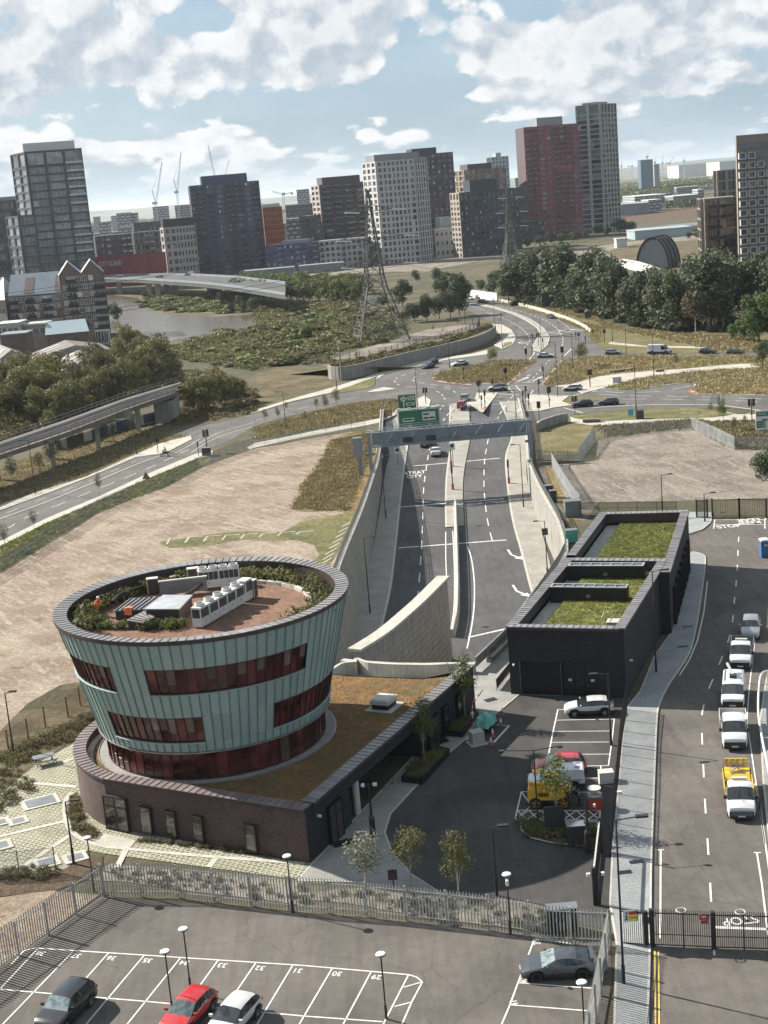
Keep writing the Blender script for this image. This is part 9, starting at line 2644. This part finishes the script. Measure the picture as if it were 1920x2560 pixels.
for q in((970,1085),(1030,1090),(1085,1080),(1140,1080),(1365,1090),(1425,1085),(780,1075)):
 b=a0.g(*q);Q1_('box','pier','plain_concrete',brd,b.x-1.4,b.y-1.4,-1,b.x+1.4,b.y+1.4,7.4)
for q,kd,pm_,lab in(((772,966),'sedan','car_white','white car at the left end of the bridge'),((1035,970),'sedan','car_silver','low silver car in the middle of the bridge'),((1228,955),'van','car_white','white van with dark roof on the bridge'),((1535,1000),'hatch','car_white','white car at the tree end of the bridge')):
 p=at(*a0(*q),9.05);o=car('car',lab,'car',kd,M_[pm_],'vehicles on the bridge');o.location=p;o.rotation_euler.z=radians(168)
 # --- brick mill by the river
ml=thing('mill_building','old brown brick riverside mill with slate roofs and a double gable','building',atY(*a5(700,700),545));ml.location.z=0
YM=545
def am(x,y,Y=YM):return atY(*a5(x,y),Y)
def bricks(nm,zone_pts,Y,th,m):
 P=[am(x,y,Y)for x,y in zone_pts];mb=MB()
 mb.poly(P);Bk=[p+V_((0,th,0))for p in P];mb.poly(Bk[::-1])
 for i in range(len(P)):j=(i+1)%len(P);mb.poly([P[j],P[i],Bk[i],Bk[j]])
 return mb.bd(nm,M_[m],ml)
ez=(am(118,528).z+am(790,452).z)/2
e0_,e1_=am(118,528),am(800,452)
mb=MB();mb.prism([(e0_.x,YM),(e1_.x,YM),(e1_.x,YM+16),(e0_.x,YM+16)],0,ez);weld(mb.bd('long_range',M_.brown_brick,ml))
rdz=ez+7.5
for s,y0,y1 in((1,YM-.4,YM+8),(-1,YM+16.4,YM+8)):
 mb=MB();P=[(e0_.x-.3,y0,ez-.2),(e1_.x,y0,ez-.2),(e1_.x,y1,rdz),(e0_.x-.3,y1,rdz)];mb.poly(P if s>0 else P[::-1]);mb.bd('roof',M_.slate,ml)
Q1_('poly','gable','brown_brick',ml,[(e0_.x,YM,ez),(e0_.x,YM+8,rdz),(e0_.x,YM+16,ez)])
for u0,u1 in((.28,.45),(.86,.99)):
 mb=MB();x0,x1=e0_.x+(e1_.x-e0_.x)*u0,e0_.x+(e1_.x-e0_.x)*u1;f0,f1=.06,.8
 mb.poly([(x0,YM-.4+8.4*f0,ez-.2+7.7*f0+.12),(x1,YM-.4+8.4*f0,ez-.2+7.7*f0+.12),(x1,YM-.4+8.4*f1,ez-.2+7.7*f1+.12),(x0,YM-.4+8.4*f1,ez-.2+7.7*f1+.12)]);mb.bd('roof_terrace',M_.brown_brick,ml)
g0,g1=am(760,270,YM-2),am(1345,215,YM-2)
tz=(g0.z+g1.z)/2;gw=g1.x-g0.x;pk=tz+4.9;vl=tz+.3
prof_=[(g0.x,0),(g1.x,0),(g1.x,tz),(g0.x+gw*.73,pk),(g0.x+gw*.5,vl),(g0.x+gw*.23,pk),(g0.x,tz)]
mb=MB();Yf,Yb_=YM-2,YM+17
F_=[(x,Yf,z)for x,z in prof_];K_=[(x*Yb_/Yf-.6,Yb_,z)for x,z in prof_]
for q in((0,1,2,6),(2,3,4),(4,5,6),(2,4,6)):mb.poly([F_[i]for i in q]);mb.poly([K_[i]for i in q][::-1])
mb.poly([F_[6],K_[6],K_[0],F_[0]]);mb.poly([F_[1],K_[1],K_[2],F_[2]]);mb.bd('gabled_block',M_.brown_brick,ml)
for i,j in((2,3),(3,4),(4,5),(5,6)):
 mb=MB();a,b=F_[i],F_[j];mb.hexa([(b[0],Yf-.3,b[2]),(a[0],Yf-.3,a[2]),(a[0]*Yb_/Yf,Yb_,a[2]),(b[0]*Yb_/Yf,Yb_,b[2]),(b[0],Yf-.3,b[2]+.35),(a[0],Yf-.3,a[2]+.35),(a[0]*Yb_/Yf,Yb_,a[2]+.35),(b[0]*Yb_/Yf,Yb_,b[2]+.35)]);mb.bd('roof',M_['far_white' if i==5 or i==3 else 'slate'],ml)
def mwin(x,z,Y,w,h,kind):
 obj('window',window_mesh(w,h,kind,'far_white'),ml,(x-ml.location.x,Y-.08-ml.location.y,z))
nfl=7;fh=tz/8.2
for k in range(8):
 for i,u in enumerate((.10,.26,.42,.56,.70,.86)):
  w=(1.6,3.0,1.8,1.6,1.6,3.4)[i]
  if k==7 and i in(0,5):continue
  mwin(g0.x+gw*u,fh*(k+.75),Yf,w,2.0,rg.choices(('win_dark','win_mid','win_lit'),(.45,.3,.25))[0])
  if i in(1,5)and k:obj('balcony',balcony_mesh(w+.6,1.3,'dark_metal'),ml,(g0.x+gw*u-ml.location.x,Yf-ml.location.y,fh*(k+.75)-1.2))
LW_=e1_.x-e0_.x
for k in range(6):
 for i in range(9):
  if rg.random()<.12:continue
  w=1.6 if i%3 else 2.8
  mwin(e0_.x+LW_*(i+.6)/9.4,fh*(k+.6),YM,w,2.0,rg.choices(('win_dark','win_mid','win_lit'),(.45,.3,.25))[0])
  if not i%3 and k:obj('balcony',balcony_mesh(w+.6,1.3,'dark_metal'),ml,(e0_.x+LW_*(i+.6)/9.4-ml.location.x,YM-ml.location.y,fh*(k+.6)-1.2))
g2=thing('gabled_house','pale sunlit gable house at the left of the mill','house',am(20,700,552));g2.location.z=0
p0,p1=am(-160,560,552),am(118,560,552);hz_=am(20,560,552).z
Q1_('prism','walls','stone_and_sunlit',g2,[(p0.x,552),(p1.x,546),(p1.x,575),(p0.x,575)],0,hz_)
mb=MB();mb.poly([(p0.x,551,hz_),(p1.x,545,hz_),(p1.x-3,560,hz_+8),(p0.x,560,hz_+8)]);mb.poly([(p1.x,545,hz_),(p1.x,575,hz_),(p1.x-3,560,hz_+8)]);mb.bd('roof',M_.slate,g2)
for k in range(3):
 for i in range(5):obj('window',window_mesh(1.2,2.0,'win_dark','far_white'),g2,(p0.x+(p1.x-p0.x)*(i+.5)/5-g2.location.x,549+(2-i)*1.2-1.5-g2.location.y,4+k*4.5))
def lowbldg(lab,tl,tr_,Y,h_off,d_,m,roofm,wins=0,kind='win_dark',nm='low_building',Yd=0):
 p,q=atY(*a5(*tl),Y),atY(*a5(*tr_),Y+Yd);z_=(p.z+q.z)/2
 root=thing(nm,lab,'building',((p.x+q.x)/2,Y,0))
 mb=MB();mb.prism([(p.x,p.y),(q.x,q.y),(q.x,q.y+d_),(p.x,p.y+d_)],0,z_);weld(mb.bd('walls',M_[m],root))
 mb=MB();mb.prism([(p.x-.4,p.y-.5),(q.x+.4,q.y-.5),(q.x+.4,q.y+d_+.4),(p.x-.4,p.y+d_+.4)],z_,z_+.5);mb.bd('roof',M_[roofm],root)
 for i in range(wins):obj('window',window_mesh((q.x-p.x)/wins*.7,2.2,kind,'far_white'),root,(p.x+(q.x-p.x)*(i+.5)/wins-root.location.x,p.y+(q.y-p.y)*(i+.5)/wins-.1-root.location.y,z_-2.2))
 return root
lowbldg('low white roofed building with a band of windows at the left edge',(-60,895),(235,885),500,0,12,'far_white','far_white',4)
lowbldg('square two storey grey building left of the blue shed',(320,905),(590,885),505,0,10,'stone_and_sunlit','off_white',3)
lowbldg('brown brick yard building below the white roofed building',(0,1040),(330,1010),480,0,10,'brown_brick','roof_grey',0)
shd=thing('blue_shed','long shed with a pale blue pitched roof in front of the mill','shed',am(870,1000,500));shd.location.z=0
p,q=am(608,1030,500),am(1140,965,502);zz=(p.z+q.z)/2;p2,q2=am(605,965,506),am(1115,900,508)
Q1_('prism','walls','brown_brick',shd,[(p.x,500),(q.x,502),(q.x,514),(p.x,512)],0,zz)
mb=MB();mb.poly([(p.x-.5,499.5,zz),(q.x+.5,501.5,zz),(q2.x,508,zz+4),(p2.x,506,zz+4)]);mb.poly([(p2.x,506,zz+4),(q2.x,508,zz+4),(q.x+.5,514.5,zz),(p.x-.5,512.5,zz)]);mb.bd('roof',M_.teal_clad,shd)
gwl=thing('graffiti_wall','low wall covered in pale graffiti right of the blue shed','wall',am(1290,1040,515));gwl.location.z=0
p,q=am(1150,975,515),am(1420,965,515)
Q1_('box','wall','off_white',gwl,p.x,515,0,q.x,515.6,max(p.z,3))
for k in range(9):
 x0=p.x+(q.x-p.x)*(.2+.08*k);mb=MB();mb.bar((x0,514.9,.8),(x0+rg.uniform(-.6,.6),514.9,max(p.z,3)-.6),.06,.35,(1,0,0));mb.bd('graffiti',M_['sign_back' if k%3 else 'coping_edge'],gwl)
def gable(lab,A,B,C,D_,z,rise,m='warehouse_roof',zone=a5):
 """warehouse roof: near eave A-B, far eave D-C given as pixels at eave height"""
 P=[at(*zone(*q),z)for q in(A,B,C,D_)];root=thing('warehouse',lab,'warehouse',((P[0]+P[2])/2));root.location.z=0
 Q1_('prism','walls','dark_concrete',root,[(p.x,p.y)for p in P],0,z,top=False)
 r0,r1=(P[0]+P[3])/2,(P[1]+P[2])/2;r0.z=r1.z=z+rise
 mb=MB();mb.poly([P[0],P[1],r1,r0]);mb.bd('roof_slope',M_[m],root);mb=MB();mb.poly([r0,r1,P[2],P[3]]);mb.bd('roof_slope',M_[m],root)
 mb=MB();mb.poly([P[1],P[2],r1]);mb.poly([P[3],P[0],r0]);mb.bd('gable',M_.dark_concrete,root)
 for u in(.3,.6):
  a=P[0].lerp(P[1],u).lerp(r0.lerp(r1,u),.25);b=P[0].lerp(P[1],u).lerp(r0.lerp(r1,u),.75);Q1_('bar','rooflight','far_white',root,a+V_((0,0,.12)),b+V_((0,0,.12)),1.0,.1)
gable('grey ridged warehouse roof behind the olive trees',(410,1260),(490,1315),(1480,1220),(1290,1130),5.5,2.6)
gable('second warehouse roof with bright rooflights among the olive trees',(700,1330),(800,1500),(1480,1350),(1300,1240),4.5,2.2)
gable('dark low warehouse roof at the far left',(-100,1250),(0,1330),(320,1260),(60,1180),5,2.0)
# --- railway viaduct on the left
vd=thing('railway_viaduct','twin track railway viaduct on concrete piers crossing the left','viaduct',(0,0,0))
b_=zl.g(1095,705);zd=6.2
NR=[at(*zl(*q),zd)for q in((-600,1085),(0,872),(400,740),(800,585),(1175,455))]
FR=[at(*zl(*q),zd)for q in((-600,990),(0,790),(400,655),(800,510),(1175,400))]
vd.location=(NR[2].x,NR[2].y,0)
N2=resam(NR,6);F2=[FR[0].lerp(FR[-1],0)]*len(N2)
F2=[]
for i in range(len(N2)):
 u=i/(len(N2)-1);L_=[0]
 for a,b in zip(FR,FR[1:]):L_.append(L_[-1]+(b-a).length)
 s=u*L_[-1]
 for j in range(len(FR)-1):
  if s<=L_[j+1]+1e-6:F2.append(FR[j].lerp(FR[j+1],(s-L_[j])/(L_[j+1]-L_[j])));break
for i in range(len(N2)-1):
 a,b,c,d_=N2[i],N2[i+1],F2[i+1],F2[i]
 Q1_('hexa','deck_section','warehouse_roof',vd,[(p.x,p.y,zd-.9)for p in(a,b,c,d_)]+[(p.x,p.y,zd)for p in(a,b,c,d_)])
 if i%3==1:
  m_=a.lerp(d_,.25);Q1_('box','pier','plain_concrete',vd,m_.x-.4,m_.y-.4,0,m_.x+.4,m_.y+.4,zd-.9)
  m_=a.lerp(d_,.75);Q1_('box','pier','plain_concrete',vd,m_.x-.4,m_.y-.4,0,m_.x+.4,m_.y+.4,zd-.9)
for u in(.18,.30,.55,.67):
 mb=MB();Q=[a.lerp(b,u)for a,b in zip(N2,F2)]
 for a,b in zip(Q,Q[1:]):mb.bar((a.x,a.y,zd+.25),(b.x,b.y,zd+.25),.14,.2)
 mb.bd('rail',M_.grey_metal,vd)
for u in(.24,.61):
 mb=MB();Q=[a.lerp(b,u)for a,b in zip(N2,F2)]
 for a,b in zip(Q,Q[1:]):mb.bar((a.x,a.y,zd+.06),(b.x,b.y,zd+.06),2.6,.12)
 mb.bd('ballast',M_.bark,vd)
for Q in(N2,F2):
 mb=MB()
 for a,b in zip(Q,Q[1:]):
  for z in(.6,1.2):mb.bar((a.x,a.y,zd+z),(b.x,b.y,zd+z),.07,.07)
 mb.bd('handrail',M_.grey_metal,vd)
 for a in resam(Q,2.5):
  Q1_('box','baluster','grey_metal',vd,a.x-.05,a.y-.05,zd,a.x+.05,a.y+.05,zd+1.25)
b=zl.g(1085,660);Q1_('box','abutment','dark_concrete',vd,b.x-2.5,b.y-1,0,b.x+2.0,b.y+8,zd-1.5)
vw=thing('graffiti_fence','violet and white painted boards beneath the viaduct','fence',zl.g(880,690))
VW=resam([zl.g(*q)for q in((380,850),(560,790),(760,725),(960,670),(1060,640))],3)
for k,(a,b)in enumerate(zip(VW,VW[1:])):
 mb=MB();mb.bar(V_((a.x,a.y,1.1)),V_((b.x,b.y,1.1)),.1,2.1);mb.bd('board',M_['blue_low' if k%3 else 'off_white'],vw)
 # --- pylons
def pylon(lab,base,Hp,wb,rot,group='lattice electricity pylons',thick=.24):
 root=thing('electricity_pylon',lab,'pylon',base,rot,group)
 lv=[0,.09,.18,.27,.36,.44,.52,.60,.68,.76,.84,.92,1.0]
 def hw(u):return wb*(1-u/.42)+.30*wb*u/.42 if u<.42 else .30*wb*(1-(u-.42)/.58)+.03*wb
 for sx in(1,-1):
  for sy in(1,-1):
   mb=MB()
   for u0,u1 in zip(lv,lv[1:]):mb.bar((sx*hw(u0),sy*hw(u0),Hp*u0),(sx*hw(u1),sy*hw(u1),Hp*u1),thick,thick)
   mb.bd('leg',M_.pylon_steel,root,0)
 for k,(u0,u1)in enumerate(zip(lv,lv[1:])):
  for f in range(4):
   c0=[(1,1),(1,-1),(-1,-1),(-1,1)][f];c1=[(1,-1),(-1,-1),(-1,1),(1,1)][f]
   P=lambda c,u:(c[0]*hw(u),c[1]*hw(u),Hp*u)
   mb=MB();mb.bar(P(c0,u0),P(c1,u1),thick*.55,thick*.55);mb.bar(P(c1,u0),P(c0,u1),thick*.55,thick*.55);mb.bar(P(c0,u1),P(c1,u1),thick*.5,thick*.5)
   if u0<.4:
    um=(u0+u1)/2;mid=tuple((a_+b_)/2 for a_,b_ in zip(P(c0,u0),P(c1,u1)));mb.bar(mid,P(c0,um),thick*.4,thick*.4);mb.bar(mid,P(c1,um),thick*.4,thick*.4)
   mb.bd('bracing',M_.pylon_steel,root,0)
 tips=[]
 for u,L in((.50,.95),(.68,1.15),(.86,.82)):
  for s in(1,-1):
   mb=MB();z=Hp*u;w0=hw(u);X=s*(w0+L*wb)
   for sy in(1,-1):
    mb.bar((s*w0,sy*w0,z),(X,0,z+.3),thick*.7,thick*.7);mb.bar((s*w0,sy*w0,z+Hp*.045),(X,0,z+.3),thick*.6,thick*.6)
    for q in(.25,.5,.75):mb.bar((s*w0+(X-s*w0)*q,sy*w0*(1-q),z),(s*w0+(X-s*w0)*q,sy*w0*(1-q),z+Hp*.045*(1-q)+.3*q),thick*.4,thick*.4)
   mb.bd('cross_arm',M_.pylon_steel,root,0)
   for sy in(1,-1):
    Q_('bar','insulator','white_paint',root,(X,sy*.6,z+.2),(X+4.0,sy*2.0,z-.2),.36,.36)
   tips.append((X,z-.2))
 return root,tips
pc=a1.g(800,1375);Hp=hgt(pc,*a1(752,400))
py1,tp=pylon('large lattice pylon standing on rough ground in the middle',pc,Hp,8.0,radians(12),thick=.34)
pc2=a1.g(1655,900);Hp2=max(40,hgt(pc2,*a1(1640,380)))
py2,tp2=pylon('second lattice pylon in front of the dark navy slab',pc2,Hp2,5.0,radians(10),thick=.5)
cab=thing('power_lines','thin overhead power lines strung between the pylons','cables',(pc.x,pc.y,0))
nxt=V_((420,700,0))
def tipw(root,tip,dy):
 r=root.rotation_euler.z;x,y=tip[0],dy
 return V_((root.location.x+x*cos(r)-y*sin(r),root.location.y+x*sin(r)+y*cos(r),tip[1]))
for i,(ta,tb)in enumerate(zip(tp,tp2)):
 for(a,b)in((tipw(py1,ta,4.2),tipw(py2,tb,-4.2)),(tipw(py2,tb,-4.2),nxt+V_((ta[0]*.3,0,52+ta[1]*.25))),(tipw(py1,ta,-4.2),V_((-420+ta[0],250,ta[1]+6)))):
  mb=MB();L_=[]
  for k in range(15):u=k/14;p=a.lerp(b,u);p.z-=9*4*u*(1-u);L_.append(p)
  mb.path(L_,.055,4);mb.bd('cable',M_.dark_metal,cab)
  # --- tower cranes
def crane(lab,mast_b,mast_t,jib,Y,cj=None,w=1.6,m='far_white'):
 b,t_,j=atY(*mast_b,Y),atY(*mast_t,Y),atY(*jib,Y)
 root=thing('tower_crane',lab,'crane',(b.x,Y,0))
 mb=MB()
 for sx in(-w/2,w/2):
  for sy in(-w/2,w/2):mb.bar((b.x+sx,Y+sy,0),(t_.x+sx,Y+sy,t_.z),w*.18,w*.18)
 nz=14
 for k in range(nz):
  z0,z1_=t_.z*k/nz,t_.z*(k+1)/nz;s=1 if k%2 else-1
  mb.bar((b.x+s*w/2,Y-w/2,z0),(b.x-s*w/2,Y-w/2,z1_),w*.12,w*.12)
 mb.bd('mast',M_[m],root)
 d_=(j-t_);mb=MB();up_=V_((-d_.z,0,d_.x)).normalized()*w*.5
 for s in(1,-1):mb.bar(t_+up_*s,j+up_*s*.3,w*.2,w*.2)
 for k in range(10):
  p=t_.lerp(j,k/10)+up_*(1 if k%2 else-1)*(1-.07*k);q=t_.lerp(j,(k+1)/10)+up_*(-1 if k%2 else 1)*(1-.07*(k+1));mb.bar(p,q,w*.12,w*.12)
 mb.bd('jib',M_[m],root)
 c_=t_-d_.normalized()*w*6;c_.z=t_.z+w*1.0
 mb=MB();mb.bar(t_,c_,w*.7,w*.5);mb.bar(c_,c_+V_((0,0,-w*1.4)),w*1.5,w*1.5,(1,0,0));mb.bd('counter_jib',M_[m],root)
 mb=MB();mb.box(t_.x-w,Y-w,t_.z-w*.4,t_.x+w,Y+w,t_.z+w*1.2);mb.bd('cab',M_[m],root)
 if cj:q=atY(*cj,Y);mb=MB();mb.bar(t_,q,w*.4,w*.4);mb.bar(q,j.lerp(t_,.1),.2,.2);mb.bd('a_frame',M_[m],root)
 return root
crane('leftmost luffing crane with its jib raised almost upright',a0(1020,640),a0(1010,490),a0(1050,222),1500,a0(985,402))
crane('second luffing crane from the left with an upright jib',a0(1160,600),a0(1148,418),a0(1173,155),1600,a0(1125,335))
crane('luffing crane behind the blue black tower leaning left',a0(1410,500),a0(1396,330),a0(1348,112),1550)
crane('smaller luffing crane behind the blue black tower leaning right',a0(1450,500),a0(1456,318),a0(1486,203),1900,w=1.2)
crane('white hammerhead crane right of the orange building',a1(190,640),a1(178,432),a1(105,412),1250,a1(190,415),w=1.3)
for k,(x0,y0,y1,jx,jy)in enumerate(((205,330,240,225,215),(405,180,120,420,60),(505,260,190,512,130),(600,280,200,608,80),(690,280,200,745,118),(70,330,240,75,175),(880,230,170,882,120))):
 crane('faint far crane %s'%('left of the blue tower','above the blue tower','just right of the blue tower','tall and upright before the right hills','leaning right over the far roofs','beside the pale grey tower','furthest right')[k],T8(x0,y0),T8(x0,y1),T8(jx,jy),3600,w=2.2)
 # --- far things on the right
dm=thing('barrel_shed','dark curved barrel-roofed shed with a glazed front behind the trees','shed',h3.g(950,1110));dm.rotation_euler=(0,0,radians(-28))
h_=hgt(dm.location,*h3(930,914));sc_l=dm.location.y/3550/2.592
Wd=105*sc_l;Ld=250*sc_l
mb=MB();n=20
for k in range(n):
 t0,t1=pi*k/n,pi*(k+1)/n
 mb.poly([(Wd*cos(t0),-Ld/2,h_*sin(t0)),(Wd*cos(t1),-Ld/2,h_*sin(t1)),(Wd*cos(t1),Ld/2,h_*sin(t1)),(Wd*cos(t0),Ld/2,h_*sin(t0))][::-1])
weld(mb.bd('barrel_roof',M_.plum_brick,dm,0),1e-4,40)
for y in(-Ld/2,-Ld/6,Ld/6,Ld/2):
 mb=MB()
 for k in range(n):t0,t1=pi*k/n,pi*(k+1)/n;mb.bar((Wd*cos(t0)*1.01,y,h_*sin(t0)*1.01),(Wd*cos(t1)*1.01,y,h_*sin(t1)*1.01),.7,.7)
 mb.bd('arch_rib',M_.dark_metal,dm,0)
for k in range(4):
 t0,t1=pi*k/4,pi*(k+1)/4;Q_('poly','end_panel','roof_grey',dm,[(0,-Ld/2+.3,.2),(Wd*.97*cos(t0),-Ld/2+.3,h_*.97*sin(t0)),(Wd*.97*cos((t0+t1)/2),-Ld/2+.3,h_*.97*sin((t0+t1)/2)),(Wd*.97*cos(t1),-Ld/2+.3,h_*.97*sin(t1))])
rp=thing('white_viaduct','white ribbed curving parapet of a ramp beside the barrel shed','ramp',h3.g(800,1130))
RPp=[at(*h3(*q),8)for q in((640,1075),(720,1072),(820,1090),(900,1115),(960,1140))]
for a,b in zip(resam(smln(RPp,5),4),resam(smln(RPp,5),4)[1:]):
 mb=MB();e=(b-a)*.06;mb.bar(a+e+V_((0,0,-.4)),b-e+V_((0,0,-.4)),.5,2.2);mb.bd('panel',M_.far_white,rp)
mb=MB()
for a,b in zip(RPp,RPp[1:]):mb.bar(a+V_((0,0,.8)),b+V_((0,0,.8)),.8,.5);mb.bar(a+V_((0,2,-2)),b+V_((0,2,-2)),4,.8)
mb.bd('coping',M_.far_white,rp)
def farbox(lab,tl,tr_,Y,d_,m,roofm='far_white',nm='far_building',zone=T8,group=None,zb=0):
 p,q=atY(*zone(*tl),Y),atY(*zone(*tr_),Y);z_=max(3,(p.z+q.z)/2)
 root=thing(nm,lab,'building',((p.x+q.x)/2,Y,0),0,group)
 x0,x1=min(p.x,q.x),max(p.x,q.x)
 mb=MB();mb.prism([(x0,Y),(x1,Y),(x1,Y+d_),(x0,Y+d_)],0,z_,top=False);mb.bd('walls',M_[m],root)
 mb=MB();mb.prism([(x0-.3,Y-.3),(x1+.3,Y-.3),(x1+.3,Y+d_),(x0-.3,Y+d_)],z_,z_+.8);mb.bd('roof',M_[roofm],root)
 return root
farbox('dark blue glass slab tower on the right horizon',(318,172),(475,140),2700,30,'far_blue','far_blue')
farbox('pale tower stub right of the blue slab',(492,215),(560,208),2900,30,'far_facade_pale')
farbox('long white shed with a grey front on the right',(55,745),(430,705),1500,60,'roof_grey')
farbox('white office block with window bands on the right',(420,700),(590,655),1560,40,'far_facade_pale')
farbox('white roofed hall behind the white office block',(240,640),(640,600),1750,80,'far_facade_pale')
farbox('blue roofed shed right of the white hall',(640,600),(730,595),1780,60,'far_blue','far_blue')
farbox('wide grey depot on the right',(740,640),(1060,600),1700,50,'roof_grey')
farbox('small white cube building on the right',(1060,545),(1140,540),1800,30,'far_facade_pale')
farbox('long pale low roof by the water on the right',(245,1100),(990,1020),960,30,'teal_clad','teal_clad')
farbox('white cabin on the open ground at the right',(5,1190),(140,1185),880,8,'far_white')
farbox('long white warehouse roof beneath the far hills',(810,235),(1330,180),4200,150,'far_white')
farbox('second white warehouse roof beneath the far hills',(1340,180),(1560,165),4000,150,'far_white')
for k,(x,y0,Y)in enumerate(((470,285,1700),(640,285,1720),(940,198,1900),(1225,178,2000),(235,405,1500),(500,465,1450),(170,330,2600),(400,320,2700))):
 w=(155,70,175,240,110,190,60,50)[k]
 farbox(('white banded tower block left of the cranes','narrow white end of the banded tower','pale tower under the leftmost crane','grey blue tower under the second crane','low pale gridded block','low white block in front of the banded tower','faint grey tower on the left horizon','faint slim tower on the left horizon')[k],(x,y0),(x+w,y0-8),Y,25,'far_facade_pale' if k!=3 else 'far_facade','roof_grey','far_tower',T7)
farbox('white banded tower far behind the plum tower',(262,405),(340,398),1900,25,'far_facade_pale','roof_grey','far_tower',a1)
farbox('dull slab block between the orange building and plum tower',(190,505),(365,492),1300,25,'far_facade_brown','roof_grey','far_building',a1)
farbox('low pale building below the dull slab',(195,600),(350,580),1150,25,'far_facade','roof_grey','far_building',a1)
farbox('small blue tower left of the red tower',(20,535),(85,530),2100,25,'far_facade','roof_grey','far_tower',h3)
farbox('pink brown block left of the red tower',(50,725),(105,718),1200,20,'far_facade_brown','roof_grey','far_building',h3)
rf=random.Random(5)
CITY=[]
for k in range(250):
 Y=1150*(4.6**rf.random());X=rf.uniform(-.30,.33)*Y
 w,d_,h_=rf.uniform(14,46),rf.uniform(14,40),rf.choice((6,8,10,14,18,24))
 if-.02*Y<X and Y<1500:continue
 if X>.09*Y and Y<2400:continue
 m=rf.choice(('far_facade','far_facade_pale','far_facade_brown','far_facade_brown','far_facade'))
 root=thing('far_building','low building of the distant city','building',(X,Y,0),rf.uniform(-.4,.4),'low buildings of the distant city')
 mb=MB();mb.prism([(-w/2,0),(w/2,0),(w/2,d_),(-w/2,d_)],0,h_,top=False);mb.bd('walls',M_[m],root,0)
 mb=MB();mb.prism([(-w/2-.3,-.3),(w/2+.3,-.3),(w/2+.3,d_),(-w/2-.3,d_)],h_,h_+.7);mb.bd('roof',M_[rf.choice(('roof_grey','far_white','warehouse_roof'))],root,0)
for i,(zf,q,ty)in enumerate(((h3,(560,900),830),(h3,(620,905),850),(h3,(700,900),790),(h3,(760,895),800),(h3,(480,930),860),(h3,(400,950),870),(h3,(320,955),880),(h3,(250,960),880),(h3,(180,975),900),(h3,(100,985),920),(T5,(1300,1180),1040),(T5,(1370,1170),1060),(T5,(1450,1160),1000),(T5,(1500,1160),1050),(T5,(1580,1150),1060),(T5,(930,1235),1160),(T5,(1040,1225),1140),(T5,(520,1260),1150),(T5,(600,1255),1180),(T5,(640,1250),1130),(h3,(1150,930),905),(h3,(1200,925),905))):
 b=zf.g(*q);plant(CT[i%3],b,max(5,hgt(b,*zf(q[0],ty))),sx=1.3,label='dark tree at the foot of the distant towers',group='dark trees at the feet of the towers')
def wood(name,P,n,s,m,h0,h1,seed):
 r=random.Random(seed);mb=MB()
 for x,y in scatter(P,n,r):leaves(mb,(x,y,h0*.5),(h1*.9,h1*.9,r.uniform(h0,h1)*.6),26,s,r)
 o=mb.bd(name,M_[m]);o['kind']='stuff';return o
wood('far_wood',[h3.g(*q)for q in((690,660),(900,600),(1100,575),(1330,560),(1340,600),(1100,630),(900,660),(700,690))],420,2.6,'leaf_mid',8,13,31)
wood('far_wood',[h3.g(*q)for q in((690,590),(1000,560),(1300,520),(1330,545),(1000,590),(700,630))],300,3.2,'leaf_mid',9,14,32)
wood('far_wood',[h3.g(*q)for q in((980,700),(1200,660),(1240,720),(1000,730))],90,1.8,'leaf_dark',6,10,33)
wood('far_wood',[T7.g(*q)for q in((160,480),(690,440),(1100,420),(1100,380),(690,390),(160,420))],330,3.4,'leaf_dark',9,14,34)
wood('far_wood',[a1.g(*q)for q in((195,660),(360,650),(360,705),(195,710))],90,2.0,'leaf_mid',8,12,35)
for q0,q1,w in((T8(310,545),T8(700,492),14),(T8(850,465),T8(1230,448),14)):sline([at(*q0),at(*q1)],w,m='far_white',z=15,name='far_road')
lay('railway_land',[T8.g(*q)for q in((50,960),(250,970),(1100,900),(1120,760),(600,770),(50,820))],'bark',.05)
lay('canal',[T8.g(*q)for q in((260,1040),(820,985),(1100,960),(1100,990),(830,1015),(250,1075))],'river_water',.06)
mb=MB();rh_=random.Random(9);prev=None
for k in range(121):
 a=radians(-32+64*k/120);Y=9000
 x=Y*math.tan(a);u=k/120
 z=58+6*sin(u*9.0)+3*sin(u*31)+2*sin(u*83)+(14 if .1<u<.42 else 0)*sin((u-.1)/.32*pi)+(22*sin((u-.66)/.34*pi)if u>.66 else 0)
 cur=[(x*.80,Y*.80,-2),(x*.92,Y*.92,z*.45),(x,Y,z),(x*1.2,Y*1.2,-5)]
 if prev:
  for i in range(3):mb.poly([prev[i],cur[i],cur[i+1],prev[i+1]])
 prev=cur
weld(struct('hills',mb,M_.hill_cover),.01,60)
HAZE=.00004
# -- the air
hm=bpy.data.materials.new('air_haze');hm.use_nodes=True
NH=NT(hm.node_tree)
pv=NH.node('ShaderNodeVolumePrincipled')
pv.inputs['Color'].default_value=(.80,.88,.97,1)
pv.inputs['Density'].default_value=HAZE
pv.inputs['Anisotropy'].default_value=.35
ho=NH.node('ShaderNodeOutputMaterial')
NH.l.new(pv.outputs[0],ho.inputs['Volume'])
mb=MB();mb.box(-21000,-1000,-12,21000,21000,150)
hz_o=mb.bd('haze',[hm]);hz_o['kind']='stuff'
